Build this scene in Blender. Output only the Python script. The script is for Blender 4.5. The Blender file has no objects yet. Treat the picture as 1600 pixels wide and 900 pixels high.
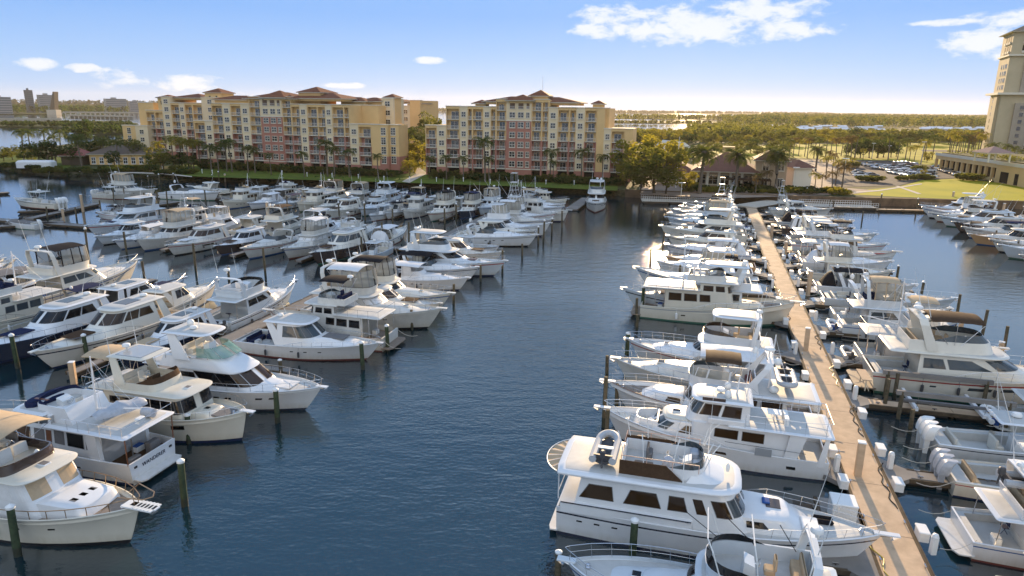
import bpy, math, random
from mathutils import Vector, Matrix
R_ = math.radians
rnd = random.Random(7)
SC = bpy.context.scene
COL = SC.collection

# ------------------------------------------------------------------ camera
CH, CF = 23.0, 1067.0
PITCH = math.atan((450 - 168.5) / CF)
ROLL = 0.0125
_f = Vector((0, math.cos(PITCH), -math.sin(PITCH)))
_u0 = Vector((0, math.sin(PITCH), math.cos(PITCH)))
_r0 = Vector((1, 0, 0))
_r = _r0 * math.cos(ROLL) + _u0 * math.sin(ROLL)
_u = _u0 * math.cos(ROLL) - _r0 * math.sin(ROLL)
cam = bpy.data.cameras.new('camera')
camo = bpy.data.objects.new('camera', cam); COL.objects.link(camo)
m = Matrix((( _r.x, _u.x, -_f.x, 0), (_r.y, _u.y, -_f.y, 0), (_r.z, _u.z, -_f.z, CH), (0, 0, 0, 1)))
camo.matrix_world = m
cam.sensor_width = 36; cam.lens = CF / 1600 * 36
cam.clip_start = 0.5; cam.clip_end = 30000
SC.camera = camo

# ------------------------------------------------------------------ sky, sun, exposure
SUN_AZ, SUN_EL = R_(13.9), R_(11.0)
sd = Vector((math.sin(SUN_AZ) * math.cos(SUN_EL), math.cos(SUN_AZ) * math.cos(SUN_EL), math.sin(SUN_EL)))
sun = bpy.data.lights.new('sun', 'SUN'); sun.energy = 4.9; sun.angle = R_(0.6); sun.color = (1.0, 0.72, 0.42)
so = bpy.data.objects.new('sun', sun); COL.objects.link(so)
so.rotation_euler = (-sd).to_track_quat('-Z', 'Y').to_euler()
so.location = (0, 0, 200)
SC.view_settings.view_transform = 'Standard'
SC.view_settings.look = 'None'
SC.view_settings.exposure = 1.1
SC.view_settings.gamma = 1
SC.view_settings.use_curve_mapping = False
HAZE = .000045
SC.cycles.caustics_reflective = False; SC.cycles.caustics_refractive = False
SC.cycles.volume_bounces = 0
SC.cycles.max_bounces = 6
SC.cycles.diffuse_bounces = 3
SC.cycles.glossy_bounces = 3
SC.cycles.transparent_max_bounces = 10
SC.cycles.sample_clamp_indirect = 4
SC.cycles.use_denoising = True

W = bpy.data.worlds.new('World'); SC.world = W; W.use_nodes = True
nt = W.node_tree; nt.nodes.clear()
def N(t, **k):
    n = nt.nodes.new(t)
    for a, b in k.items():
        if a.startswith('i_'): n.inputs[a[2:]].default_value = b
        elif a.startswith('n_'): n.inputs[int(a[2:])].default_value = b
        else: setattr(n, a, b)
    return n
L_ = lambda a, b: nt.links.new(a, b)
def M2(op, a, b=None, c=None):
    n = nt.nodes.new('ShaderNodeMath'); n.operation = op
    for i, v in enumerate((a, b, c)):
        if v is None: continue
        if isinstance(v, (int, float)): n.inputs[i].default_value = v
        else: L_(v, n.inputs[i])
    return n.outputs[0]
sky = N('ShaderNodeTexSky', sky_type='NISHITA', sun_disc=False, sun_elevation=SUN_EL, sun_rotation=SUN_AZ,
        altitude=0, air_density=1.2, dust_density=0.1, ozone_density=4.0)
tc = N('ShaderNodeTexCoord')
sep = N('ShaderNodeSeparateXYZ'); L_(tc.outputs['Generated'], sep.inputs[0])
grad = N('ShaderNodeValToRGB')
L_(sep.outputs[2], grad.inputs[0])
e = grad.color_ramp.elements
e[0].position = 0.0; e[0].color = (3.3, 4.75, 7.1, 1)
e[1].position = 1.0; e[1].color = (3.6, 5.0, 7.6, 1)
for p, c in ((0.05, (2.7, 4.3, 7.1, 1)), (0.12, (1.7, 3.4, 6.9, 1)), (0.145, (1.75, 3.45, 6.9, 1)), (0.175, (4.6, 6.1, 8.3, 1)), (0.30, (3.6, 5.3, 7.9, 1)), (0.5, (1.0, 2.2, 4.2, 1)), (.66, (1.1, 2.3, 4.3, 1)), (.82, (3.4, 4.8, 7.4, 1))):
    q = e.new(p); q.color = c
mix = N('ShaderNodeMix', data_type='RGBA'); mix.inputs[0].default_value = 0.92
L_(sky.outputs[0], mix.inputs[6]); L_(grad.outputs[0], mix.inputs[7])
# clouds: soft wisps at measured directions, broken up by noise
CL = [(1075, 38, 150, 30), (960, 25, 60, 18), (1200, 14, 90, 16), (1230, 48, 70, 13), (925, 48, 34, 13), (1545, 66, 55, 20), (1590, 28, 60, 12), (300, 130, 44, 12),
      (182, 123, 36, 13), (60, 100, 24, 8), (130, 106, 22, 6), (665, 94, 30, 6), (545, 134, 36, 5), (1490, 35, 50, 5)]
noi = N('ShaderNodeTexNoise', i_Scale=34.0, i_Detail=10.0, i_Roughness=0.60, i_Distortion=0.25)
mp = N('ShaderNodeMapping'); mp.inputs['Scale'].default_value = (1, 1, 2.2)
L_(tc.outputs['Generated'], mp.inputs[0]); L_(mp.outputs[0], noi.inputs[0])
tot = None
for px, py, rx, ry in CL:
    d = (_f * CF + _r * (px - 800) + _u * (450 - py)).normalized()
    az = math.atan2(d.x, d.y); el = math.asin(d.z)
    hx, hy = Vector((math.cos(az), -math.sin(az), 0)), Vector((-math.sin(az) * math.sin(el), -math.cos(az) * math.sin(el), math.cos(el)))
    def dot(v):
        n = nt.nodes.new('ShaderNodeVectorMath'); n.operation = 'DOT_PRODUCT'
        L_(tc.outputs['Generated'], n.inputs[0]); n.inputs[1].default_value = v; return n.outputs['Value']
    a = M2('MULTIPLY', dot(hx), CF * .84 / rx); b = M2('MULTIPLY', dot(hy), CF * .84 / ry)
    r2 = M2('ADD', M2('MULTIPLY', a, a), M2('MULTIPLY', b, b))
    g = M2('MULTIPLY', M2('SUBTRACT', 1.0, r2), M2('GREATER_THAN', dot(d), 0.0))
    g = M2('MAXIMUM', g, 0.0)
    tot = g if tot is None else M2('MAXIMUM', tot, g)
cm = M2('MULTIPLY', M2('MINIMUM', M2('MULTIPLY', tot, 6.0), 1.0), M2('ADD', M2('MULTIPLY', tot, .95), M2('MULTIPLY', M2('SUBTRACT', noi.outputs[0], .59), 2.8)))
cr = N('ShaderNodeMapRange'); cr.inputs[1].default_value = -0.05; cr.inputs[2].default_value = 0.75
cr.interpolation_type = 'SMOOTHSTEP'
L_(cm, cr.inputs[0])
mc = N('ShaderNodeMix', data_type='RGBA'); L_(M2('MULTIPLY', cr.outputs[0], 0.9), mc.inputs[0])
L_(mix.outputs[2], mc.inputs[6]); mc.inputs[7].default_value = (6.4, 6.7, 7.1, 1)
# added fill light: unseen sky behind the camera brightened to light camera-facing sides
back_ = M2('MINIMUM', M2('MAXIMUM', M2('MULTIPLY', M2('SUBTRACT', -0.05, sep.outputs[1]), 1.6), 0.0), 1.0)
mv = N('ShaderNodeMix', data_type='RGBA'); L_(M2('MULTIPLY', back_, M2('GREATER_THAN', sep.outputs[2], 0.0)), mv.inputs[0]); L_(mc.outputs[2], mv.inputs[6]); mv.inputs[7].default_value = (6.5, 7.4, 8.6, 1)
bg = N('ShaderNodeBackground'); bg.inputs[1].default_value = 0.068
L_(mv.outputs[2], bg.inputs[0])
wo = N('ShaderNodeOutputWorld'); L_(bg.outputs[0], wo.inputs[0])

# ------------------------------------------------------------------ pixel <-> ground helpers (measuring only)
def P(px, py, z=0.0):
    d = _f * CF + _r * (px - 800) + _u * (450 - py)
    t = (z - CH) / d.z
    return Vector((d.x * t, d.y * t, z))
def ZAT(x, y, py):
    # height at which the vertical line over (x, y) crosses picture row py
    lo, hi = -50.0, min(400.0, CH + .9 * y / math.tan(PITCH))
    for _ in range(50):
        mid = (lo + hi) / 2
        v = Vector((x, y, mid - CH)); yy = 450 - CF * v.dot(_u) / v.dot(_f)
        if yy > py: lo = mid
        else: hi = mid
    return (lo + hi) / 2
def ONLINE(A, B, px):
    # fraction along ground segment A-B seen in picture column px (at z of A)
    lo, hi = -0.5, 1.5
    for _ in range(50):
        mid = (lo + hi) / 2
        v = A + (B - A) * mid - Vector((0, 0, CH))
        xx = 800 + CF * v.dot(_r) / v.dot(_f)
        if xx < px: lo = mid
        else: hi = mid
    return (lo + hi) / 2

# ------------------------------------------------------------------ materials
MT = {}
def mat(name, col, rough=0.5, metal=0.0, noise=0.0, nscale=8.0, coat=0.0, bump=0.0, col2=None, alpha=None, trans=None, emit=None, spec=None, ior=None):
    if name in MT: return MT[name]
    m = bpy.data.materials.new(name); m.use_nodes = True
    t = m.node_tree; b = t.nodes['Principled BSDF']
    b.inputs['Base Color'].default_value = (*col, 1)
    b.inputs['Roughness'].default_value = rough
    b.inputs['Metallic'].default_value = metal
    if coat: b.inputs['Coat Weight'].default_value = coat; b.inputs['Coat Roughness'].default_value = 0.08
    if spec is None and rough >= .8: spec = .08
    if spec is not None: b.inputs['Specular IOR Level'].default_value = spec
    if ior: b.inputs['IOR'].default_value = ior
    if noise or col2 or bump:
        tx = t.nodes.new('ShaderNodeTexCoord'); n = t.nodes.new('ShaderNodeTexNoise')
        n.inputs['Scale'].default_value = nscale; n.inputs['Detail'].default_value = 5; n.inputs['Roughness'].default_value = 0.6
        t.links.new(tx.outputs['Object'], n.inputs[0])
        r = t.nodes.new('ShaderNodeValToRGB'); t.links.new(n.outputs[0], r.inputs[0])
        c2 = col2 or tuple(c * (1 - noise) for c in col)
        r.color_ramp.elements[0].position = 0.34; r.color_ramp.elements[0].color = (*c2, 1)
        r.color_ramp.elements[1].position = 0.66; r.color_ramp.elements[1].color = (*col, 1)
        t.links.new(r.outputs[0], b.inputs['Base Color'])
        if bump:
            bp = t.nodes.new('ShaderNodeBump'); bp.inputs['Strength'].default_value = bump; bp.inputs['Distance'].default_value = 0.05
            t.links.new(n.outputs[0], bp.inputs['Height']); t.links.new(bp.outputs[0], b.inputs['Normal'])
    if alpha is not None: b.inputs['Alpha'].default_value = alpha
    if trans:
        # leaf: reflects and lets light through
        o = t.nodes['Material Output']; tr = t.nodes.new('ShaderNodeBsdfTranslucent'); tr.inputs[0].default_value = (*trans, 1)
        mx = t.nodes.new('ShaderNodeMixShader'); mx.inputs[0].default_value = 0.45
        t.links.new(b.outputs[0], mx.inputs[1]); t.links.new(tr.outputs[0], mx.inputs[2]); t.links.new(mx.outputs[0], o.inputs[0])
    MT[name] = m
    return m
def planks(name, col, col2, width, axis=0, rough=0.6, line=0.06):
    if name in MT: return MT[name]
    m = mat(name, col, rough, noise=0.0, nscale=3.0, col2=col2, bump=0.15)
    t = m.node_tree; b = t.nodes['Principled BSDF']
    src = b.inputs['Base Color'].links[0].from_socket
    tx = t.nodes.new('ShaderNodeTexCoord'); s = t.nodes.new('ShaderNodeSeparateXYZ'); t.links.new(tx.outputs['Object'], s.inputs[0])
    a = t.nodes.new('ShaderNodeMath'); a.operation = 'DIVIDE'; t.links.new(s.outputs[axis], a.inputs[0]); a.inputs[1].default_value = width
    f = t.nodes.new('ShaderNodeMath'); f.operation = 'FRACT'; t.links.new(a.outputs[0], f.inputs[0])
    g = t.nodes.new('ShaderNodeMath'); g.operation = 'LESS_THAN'; t.links.new(f.outputs[0], g.inputs[0]); g.inputs[1].default_value = line
    x = t.nodes.new('ShaderNodeMix'); x.data_type = 'RGBA'; t.links.new(g.outputs[0], x.inputs[0]); t.links.new(src, x.inputs[6])
    x.inputs[7].default_value = (col2[0] * .35, col2[1] * .35, col2[2] * .35, 1)
    t.links.new(x.outputs[2], b.inputs['Base Color'])
    return m

gel = mat('gelcoat_white', (0.75, 0.76, 0.77), 0.28, noise=0.07, nscale=0.9, coat=0.4)
crm = mat('gelcoat_cream', (0.68, 0.64, 0.54), 0.28, noise=0.07, nscale=0.9, coat=0.4)
def stain(m):
    # brownish scum line that floating hulls carry just above the water
    t = m.node_tree; b = t.nodes['Principled BSDF']; src = b.inputs['Base Color'].links[0].from_socket
    tx = t.nodes.new('ShaderNodeTexCoord'); s = t.nodes.new('ShaderNodeSeparateXYZ'); t.links.new(tx.outputs['Object'], s.inputs[0])
    mp_ = t.nodes.new('ShaderNodeMapping'); mp_.inputs['Scale'].default_value = (2.2, 2.2, .35); t.links.new(tx.outputs['Object'], mp_.inputs[0])
    n = t.nodes.new('ShaderNodeTexNoise'); n.inputs['Scale'].default_value = 1.6; n.inputs['Detail'].default_value = 4; t.links.new(mp_.outputs[0], n.inputs[0])
    r = t.nodes.new('ShaderNodeMapRange'); t.links.new(s.outputs[2], r.inputs[0]); r.inputs[1].default_value = .1; r.inputs[2].default_value = .8; r.inputs[3].default_value = .85; r.inputs[4].default_value = 0.03
    q = t.nodes.new('ShaderNodeMath'); q.operation = 'MULTIPLY'; t.links.new(r.outputs[0], q.inputs[0]); t.links.new(n.outputs[0], q.inputs[1])
    x = t.nodes.new('ShaderNodeMix'); x.data_type = 'RGBA'; t.links.new(q.outputs[0], x.inputs[0]); t.links.new(src, x.inputs[6]); x.inputs[7].default_value = (.40, .34, .22, 1)
    t.links.new(x.outputs[2], b.inputs['Base Color'])
stain(gel); stain(crm)
gel_i = mat('gelcoat_ivory', (0.74, 0.70, 0.61), 0.28, noise=0.07, nscale=0.9, coat=0.4); gel_c = mat('gelcoat_cool', (0.62, 0.67, 0.71), 0.26, noise=0.07, nscale=0.9, coat=0.4); gel_o = mat('gelcoat_old', (0.66, 0.65, 0.61), 0.45, noise=0.16, nscale=1.6)
for m_ in (gel_i, gel_c, gel_o): stain(m_)
navy = mat('gelcoat_navy', (0.010, 0.018, 0.045), 0.15, coat=0.8)
brn = mat('gelcoat_brown', (0.055, 0.036, 0.028), 0.18, coat=0.7)
gry = mat('gelcoat_grey', (0.30, 0.32, 0.34), 0.25, coat=0.5)
tanh = mat('gelcoat_tan', (0.50, 0.30, 0.15), 0.3, coat=0.4)
bott = mat('bottom_paint', (0.02, 0.022, 0.03), 0.7)
redb = mat('bottom_paint_red', (0.14, 0.03, 0.02), 0.7)
deckm = mat('nonskid_deck', (0.52, 0.52, 0.50), 0.65, noise=0.10, nscale=2.5)
teak = planks('teak_deck', (0.28, 0.22, 0.17), (0.20, 0.155, 0.12), 0.08, axis=1)
glass = mat('tinted_glass', (0.006, 0.007, 0.009), 0.05, spec=0.42)
glassb = mat('brown_glass', (0.040, 0.022, 0.010), 0.06, spec=0.5)
glassg = mat('green_glass', (0.16, 0.30, 0.25), 0.05, spec=0.9, alpha=0.75)
glassc = mat('blue_grey_glass', (0.05, 0.065, 0.075), 0.05, spec=0.6)
vin = mat('clear_vinyl', (0.42, 0.40, 0.34), 0.15, alpha=0.6)
cblk = mat('black_canvas', (0.016, 0.016, 0.02), 0.85, noise=0.3)
ctan = mat('tan_canvas', (0.50, 0.38, 0.25), 0.85, noise=0.12, nscale=3)
cnav = mat('navy_canvas', (0.02, 0.03, 0.08), 0.85, noise=0.3)
cwht = mat('white_canvas', (0.72, 0.72, 0.72), 0.8, noise=0.1, nscale=3)
cbrn = mat('brown_canvas', (0.085, 0.05, 0.03), 0.85, noise=0.3)
cgry = mat('grey_canvas', (0.19, 0.185, 0.185), 0.85, noise=0.15)
chrome = mat('stainless_steel', (0.65, 0.65, 0.66), 0.22, metal=1.0)
alum = mat('white_pipe', (0.75, 0.75, 0.75), 0.35)
rub = mat('black_rubber', (0.02, 0.02, 0.02), 0.6)
dgry = mat('dark_grey_plastic', (0.06, 0.06, 0.065), 0.5)
lgry = mat('light_grey_rubber', (0.45, 0.46, 0.47), 0.5, noise=0.1)
seat = mat('vinyl_seat', (0.66, 0.62, 0.54), 0.5, noise=0.08)
wood = mat('varnished_wood', (0.17, 0.06, 0.025), 0.3)
redm = mat('red_paint', (0.35, 0.03, 0.02), 0.4)
bluc = mat('blue_cloth', (0.03, 0.09, 0.28), 0.8)
silv = mat('silver_tarp', (0.42, 0.45, 0.50), 0.35, noise=0.2, nscale=4, bump=0.6)
pile = mat('piling_wood', (0.16, 0.125, 0.085), 0.85, nscale=3, col2=(0.075, 0.07, 0.045), bump=0.5)
pileg = mat('piling_wet', (0.03, 0.035, 0.02), 0.6, noise=0.4)
white = mat('white_plastic', (0.78, 0.78, 0.76), 0.45, noise=0.05)
rope = mat('rope', (0.55, 0.50, 0.42), 0.8)

# ------------------------------------------------------------------ mesh builder
class MB:
    def __init__(s): s.v = []; s.f = []; s.m = []
    def add(s, vs, fs, mi=0):
        o = len(s.v); s.v += [tuple(v) for v in vs]
        for f in fs: s.f.append(tuple(i + o for i in f)); s.m.append(mi)
    def box(s, x0, x1, y0, y1, z0, z1, mi=0):
        s.add([(x0, y0, z0), (x1, y0, z0), (x1, y1, z0), (x0, y1, z0), (x0, y0, z1), (x1, y0, z1), (x1, y1, z1), (x0, y1, z1)],
              [(0, 3, 2, 1), (4, 5, 6, 7), (0, 1, 5, 4), (1, 2, 6, 5), (2, 3, 7, 6), (3, 0, 4, 7)], mi); return s
    def obox(s, c, ax, hl, hw, z0, z1, mi=0, top=1.0):
        # oriented box: centre c (x,y), unit axis ax, half length, half width
        n = (-ax[1], ax[0]); vs = []
        for z, k in ((z0, 1.0), (z1, top)):
            for a, b in ((-1, -1), (1, -1), (1, 1), (-1, 1)):
                vs.append((c[0] + (ax[0] * a * hl + n[0] * b * hw) * k, c[1] + (ax[1] * a * hl + n[1] * b * hw) * k, z))
        s.add(vs, [(0, 3, 2, 1), (4, 5, 6, 7), (0, 1, 5, 4), (1, 2, 6, 5), (2, 3, 7, 6), (3, 0, 4, 7)], mi); return s
    def rbox(s, x0, x1, y0, y1, z0, z1, r=0.05, mi=0):
        # box with chamfered vertical and top edges
        def ring(i, z): return [(x0 + i + r, y0 + i, z), (x1 - i - r, y0 + i, z), (x1 - i, y0 + i + r, z), (x1 - i, y1 - i - r, z), (x1 - i - r, y1 - i, z), (x0 + i + r, y1 - i, z), (x0 + i, y1 - i - r, z), (x0 + i, y0 + i + r, z)]
        s.loft([ring(0, z0), ring(0, z1 - r), ring(r, z1)], mi, cap=True); return s
    def loft(s, rings, mi=0, cap=False, closed=True, capb=None):
        n = len(rings[0]); vs = [p for r in rings for p in r]; fs = []
        for i in range(len(rings) - 1):
            for j in range(n if closed else n - 1):
                k = (j + 1) % n
                fs.append((i * n + j, i * n + k, (i + 1) * n + k, (i + 1) * n + j))
        if cap: fs.append(tuple((len(rings) - 1) * n + j for j in range(n)))
        if cap if capb is None else capb: fs.append(tuple(reversed(range(n))))
        s.add(vs, fs, mi); return s
    def tube(s, pts, r, n=6, mi=0, r1=None, cap=True):
        pts = [Vector(p) for p in pts]; rings = []
        for i, p in enumerate(pts):
            d = (pts[min(i + 1, len(pts) - 1)] - pts[max(i - 1, 0)])
            if d.length < 1e-6: d = Vector((0, 0, 1))
            d.normalize()
            a = d.cross(Vector((0, 0, 1)));
            if a.length < 0.05: a = d.cross(Vector((1, 0, 0)))
            a.normalize(); b = d.cross(a)
            rr = r if r1 is None else r + (r1 - r) * i / (len(pts) - 1)
            rings.append([tuple(p + a * math.cos(2 * math.pi * k / n) * rr + b * math.sin(2 * math.pi * k / n) * rr) for k in range(n)])
        s.loft(rings, mi, cap=cap); return s
    def lathe(s, prof, c=(0, 0, 0), n=10, mi=0, ax='z', sy=1.0):
        rings = []
        for r, h in prof:
            ring = []
            for k in range(n):
                a = 2 * math.pi * k / n; x, y = r * math.cos(a), r * math.sin(a) * sy
                ring.append((c[0] + x, c[1] + y, c[2] + h) if ax == 'z' else ((c[0] + h, c[1] + x, c[2] + y) if ax == 'x' else (c[0] + x, c[1] + h, c[2] + y)))
            rings.append(ring)
        s.loft(rings, mi, cap=True); return s
    def quad(s, a, b, c, d, mi=0): s.add([a, b, c, d], [(0, 1, 2, 3)], mi); return s
    def mesh(s, name, mats, smooth=False):
        me = bpy.data.meshes.new(name); me.from_pydata(s.v, [], s.f)
        if not isinstance(mats, (list, tuple)): mats = [mats]
        for m_ in mats: me.materials.append(m_)
        me.polygons.foreach_set('material_index', s.m)
        me.update()
        if smooth:
            me.polygons.foreach_set('use_smooth', [True] * len(me.polygons))
            try: me.set_sharp_from_angle(angle=R_(38))
            except Exception: pass
        return me
    def build(s, name, mats, parent=None, smooth=False):
        if not s.f: return None
        o = bpy.data.objects.new(name, s.mesh(name, mats, smooth)); COL.objects.link(o)
        if parent is not None: o.parent = parent
        return o
def tag(o, label=None, cat=None, group=None, kind=None):
    if label: o['label'] = label
    if cat: o['category'] = cat
    if group: o['group'] = group
    if kind: o['kind'] = kind
    return o
def empty(name, loc=(0, 0, 0), rz=0.0):
    o = bpy.data.objects.new(name, None); COL.objects.link(o); o.location = loc; o.rotation_euler = (0, 0, rz)
    o.empty_display_size = 0.5
    return o
KIDS = {}
def kids(o): return [c for c in COL.objects if c.parent == o]
def copy_tree(o, parent=None, kidmap=None):
    c = o.copy(); COL.objects.link(c); c.parent = parent
    for ch in list(o.children): copy_tree(ch, c)
    return c
def ordinal(n):
    w = ['first', 'second', 'third', 'fourth', 'fifth', 'sixth', 'seventh', 'eighth', 'ninth', 'tenth', 'eleventh', 'twelfth', 'thirteenth', 'fourteenth', 'fifteenth',
         'sixteenth', 'seventeenth', 'eighteenth', 'nineteenth', 'twentieth']
    t = {20: 'twenty', 30: 'thirty', 40: 'forty', 50: 'fifty', 60: 'sixty'}
    if n <= 20: return w[n - 1]
    if n % 10 == 0: return {30: 'thirtieth', 40: 'fortieth', 50: 'fiftieth', 60: 'sixtieth'}.get(n, '%dth' % n)
    return t.get(n // 10 * 10, '') + '-' + w[n % 10 - 1] if n < 70 else '%dth' % n

# ------------------------------------------------------------------ child registry (fast copies)
REG = {}
def reg(o):
    if o is not None and o.parent is not None: REG.setdefault(o.parent.as_pointer(), []).append(o)
    return o
_ob = MB.build
def _build(s, name, mats, parent=None, smooth=False): return reg(_ob(s, name, mats, parent, smooth))
MB.build = _build
def copy_tree(o, parent=None):
    c = o.copy(); COL.objects.link(c); c.parent = parent
    if parent is not None: reg(c)
    for ch in REG.get(o.as_pointer(), []): copy_tree(ch, c)
    return c
def place(o, name=None):  # give a copied mesh object to a parent with an offset
    return o

# ------------------------------------------------------------------ boats
frame_m = mat('window_gasket', (.13, .13, .13), .4)
class House:
    def __init__(s, x0, x1, w, zt, rf, ra, nose, tum, tp, zb, ex=0.62):
        s.__dict__.update(locals()); s.xn = x1 - nose
    def surf(s, sd, q, v):
        if q <= 1:
            x = s.x0 + (s.xn - s.x0) * q; y = s.w * (1 - s.tp * q * q)
        else:
            th = min(q - 1, 1) * math.pi / 2
            x = s.xn + s.nose * math.sin(th) ** (s.ex + .25); y = s.w * (1 - s.tp) * max(math.cos(th), 0) ** s.ex
        k = (s.x1 - s.rf - s.x0 - s.ra) / (s.x1 - s.x0)
        X = x + (s.x0 + s.ra + (x - s.x0) * k - x) * v
        zb = s.zb(x) if callable(s.zb) else s.zb
        return Vector((X, sd * y * (1 - s.tum * v), zb + (s.zt - zb) * v))
    def loop(s, v, nf=7, off=0.0):
        qs = [0, .25, .5, .75] + [1 + i / nf for i in range(nf + 1)]
        a = [s.surf(1, q, v) for q in qs]; b = [s.surf(-1, q, v) for q in reversed(qs[:-1])]
        return a + b
class Boat:
    def __init__(s, L=13, B=4.2, fs=1.1, fb=1.9, bul=0.12, hm=gel, bm=bott, stripe=None, boot=cnav, tm=0.5, flare=1.0, rake=0.11, p=2.1,
                 cock=None, cz=0.55, dm=deckm, step=None, trim=None, tr=0.0, capm=None):
        s.__dict__.update(locals()); s.Lw = L * (1 - rake)
        s.root = empty('motor_yacht')
        s.hull(); s.deck()
    def hb(s, t):
        a = 1 - 0.12 * (max(0, (0.35 - t) / 0.35)) ** 1.5
        if t > s.tm:
            u = (t - s.tm) / (1 - s.tm); a *= max(0.0, 1 - u ** s.p) ** 0.85
        return max(0.012, a) * s.B / 2
    def zs(s, t):
        z = s.fs + (s.fb - s.fs) * t ** 1.8
        if s.step and t >= s.step[0]: z += s.step[1] * min(1, (t - s.step[0]) / 0.06)
        return z
    def zd(s, x): return s.zs(min(1, max(0, x / s.L))) - s.bul
    def hp(s, t, k, sd=1, off=0.0):
        zs = s.zs(t); bs = s.hb(t); bw = bs * (0.93 - 0.42 * t ** 3)
        z = k * zs; y = bw + (bs - bw) * max(0, k) ** (1.3 + s.flare * t)
        if k < 0: z = k; y = bw * (1 + k)
        x = t * (s.Lw + (s.L - s.Lw) * max(0, min(1, k)) ** 0.85) + (1 - t) ** 8 * s.tr * max(0, z)
        return Vector((x, sd * (y + off), z))
    def hull(s):
        ks = [-0.5, 0.0, 0.10, 0.3, 0.55, 0.78, 0.84, 1.0]
        mi = [1, 2, 0, 0, 0, 3, 0, 4]
        ts = [0, .08, .2, .32, .44, .54, .62, .69, .755, .81, .86, .90, .935, .965, .985, 1.0]
        mb = MB()
        for sd in (1, -1):
            g = []
            for t in ts:
                r = [s.hp(t, k, sd) for k in ks]
                e = r[-1]; yi = max(0.004, abs(e.y) - 0.09) * sd
                r.append(Vector((e.x - (0.05 if t > .99 else 0), yi, e.z + 0.025))); r.append(Vector((e.x - (0.1 if t > .99 else 0), yi, e.z - s.bul - .02)))
                g.append(r)
            n = len(g[0]); vs = [p for r in g for p in r]
            for i in range(len(ts) - 1):
                for j in range(n - 1):
                    pass
            o = len(mb.v); mb.v += [tuple(p) for p in vs]
            for i in range(len(ts) - 1):
                for j in range(n - 1):
                    q = (o + i * n + j, o + (i + 1) * n + j, o + (i + 1) * n + j + 1, o + i * n + j + 1)
                    mb.f.append(q if sd < 0 else q[::-1]); mb.m.append(mi[j] if j < 8 else 0)
        n = len(ks) + 2
        half = [s.hp(0, k, 1) for k in ks]; oth = [s.hp(0, k, -1) for k in reversed(ks)]
        mb.add([half[0], half[1], oth[-2], oth[-1]], [(0, 3, 2, 1)], 1)
        mb.add(half[1:] + oth[:-1], [tuple(range(len(ks) * 2 - 2))], 0)
        # inner face and cap of the transom
        b = abs(half[-1].y); z = s.zs(0); x = half[-1].x
        mb.add([(x, b, z), (x, -b, z), (x + .1, -b + .05, z + .025), (x + .1, b - .05, z + .025), (x + .1, -b + .05, z - s.bul - .02), (x + .1, b - .05, z - s.bul - .02)], [(0, 1, 2, 3), (3, 2, 4, 5)], 0)
        mb.build('hull', [s.hm, s.bm, s.boot, s.stripe or s.hm, s.capm or s.hm], s.root, True)
    def deck(s):
        st = []
        c0, c1 = s.cock if s.cock else (None, None)
        xs = sorted(set([0.08] + [s.L * t for t in (.06, .12, .2, .3, .4, .5, .6, .68, .75, .81, .87, .92, .96, .985)]))
        for x in xs:
            if s.cock and c0 <= x <= c1: st.append((x, 1))
            else: st.append((x, 0))
        if s.cock: st += [(c0 - .001, 0), (c0, 1), (c1, 1), (c1 + .001, 0)]
        st = sorted(set(st)); rings = []
        for x, c in st:
            t = x / s.L; b = max(0.01, s.hb(t) - .085); z = s.zd(x)
            cw = min(0.32, b * .5); zc = s.cz if c else z + 0.03
            rings.append([(x, b, z), (x, b - cw, z + (0 if c else .01)), (x, b - cw - .01, zc), (x, 0, zc + (0 if c else .02)), (x, -b + cw + .01, zc), (x, -b + cw, z + (0 if c else .01)), (x, -b, z)])
        mb = MB(); mb.loft([r[::-1] for r in rings], 0, closed=False)
        mb.build('deck', [s.dm], s.root)
    def lines(s, moor=True):
        # stern lines down to the dock behind and a coiled hose, ice chest and folded chair aft
        for sd in ((1, -1) if moor else ()):
            a = Vector((.15, sd * s.hb(0) * .86, s.zs(0) + .05)); e_ = Vector((-1.9, sd * s.hb(0) * 1.05, .62)); mb = MB()
            mb.tube([a.lerp(e_, k / 5) + Vector((0, 0, -.35 * math.sin(math.pi * k / 5))) for k in range(6)], .022, 4); s.part('mooring_line', mb, [rope])
        z = s.cz if s.cock else s.zd(1)
        x = (s.cock[0] if s.cock else .6) + .9
        if s.L > 11:
            mb = MB(); mb.rbox(x, x + .45, -.95, -.25, z, z + .42, .04); mb.rbox(x + .01, x + .44, -.94, -.26, z + .42, z + .47, .03, 1); s.part('ice_chest', mb, [white, bluc if int(s.L * 2) % 3 == 0 else lgry])
            mb = MB(); mb.tube([(x + .9, .55, z), (x + 1.2, .6, z + .5), (x + 1.25, .6, z + .95)], .02, 4); mb.tube([(x + 1.3, .6, z), (x + .95, .6, z + .5)], .02, 4); mb.box(x + .9, x + 1.25, .35, .9, z + .48, z + .51); mb.box(x + 1.2, x + 1.24, .35, .9, z + .6, z + .98); s.part('deck_chair', mb, [cnav])
        hs = MB(); q = (s.L * .36, s.hb(.36) - .35, s.zd(s.L * .36) + .05); hs.tube([(q[0] + .17 * math.cos(a_ * .7), q[1] + .17 * math.sin(a_ * .7), q[2] + a_ * .006) for a_ in range(22)], .022, 4); s.part('coiled_rope', hs, [rope])
    def part(s, name, mb, mats, smooth=False, parent=None): return mb.build(name, mats, parent or s.root, smooth)
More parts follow.
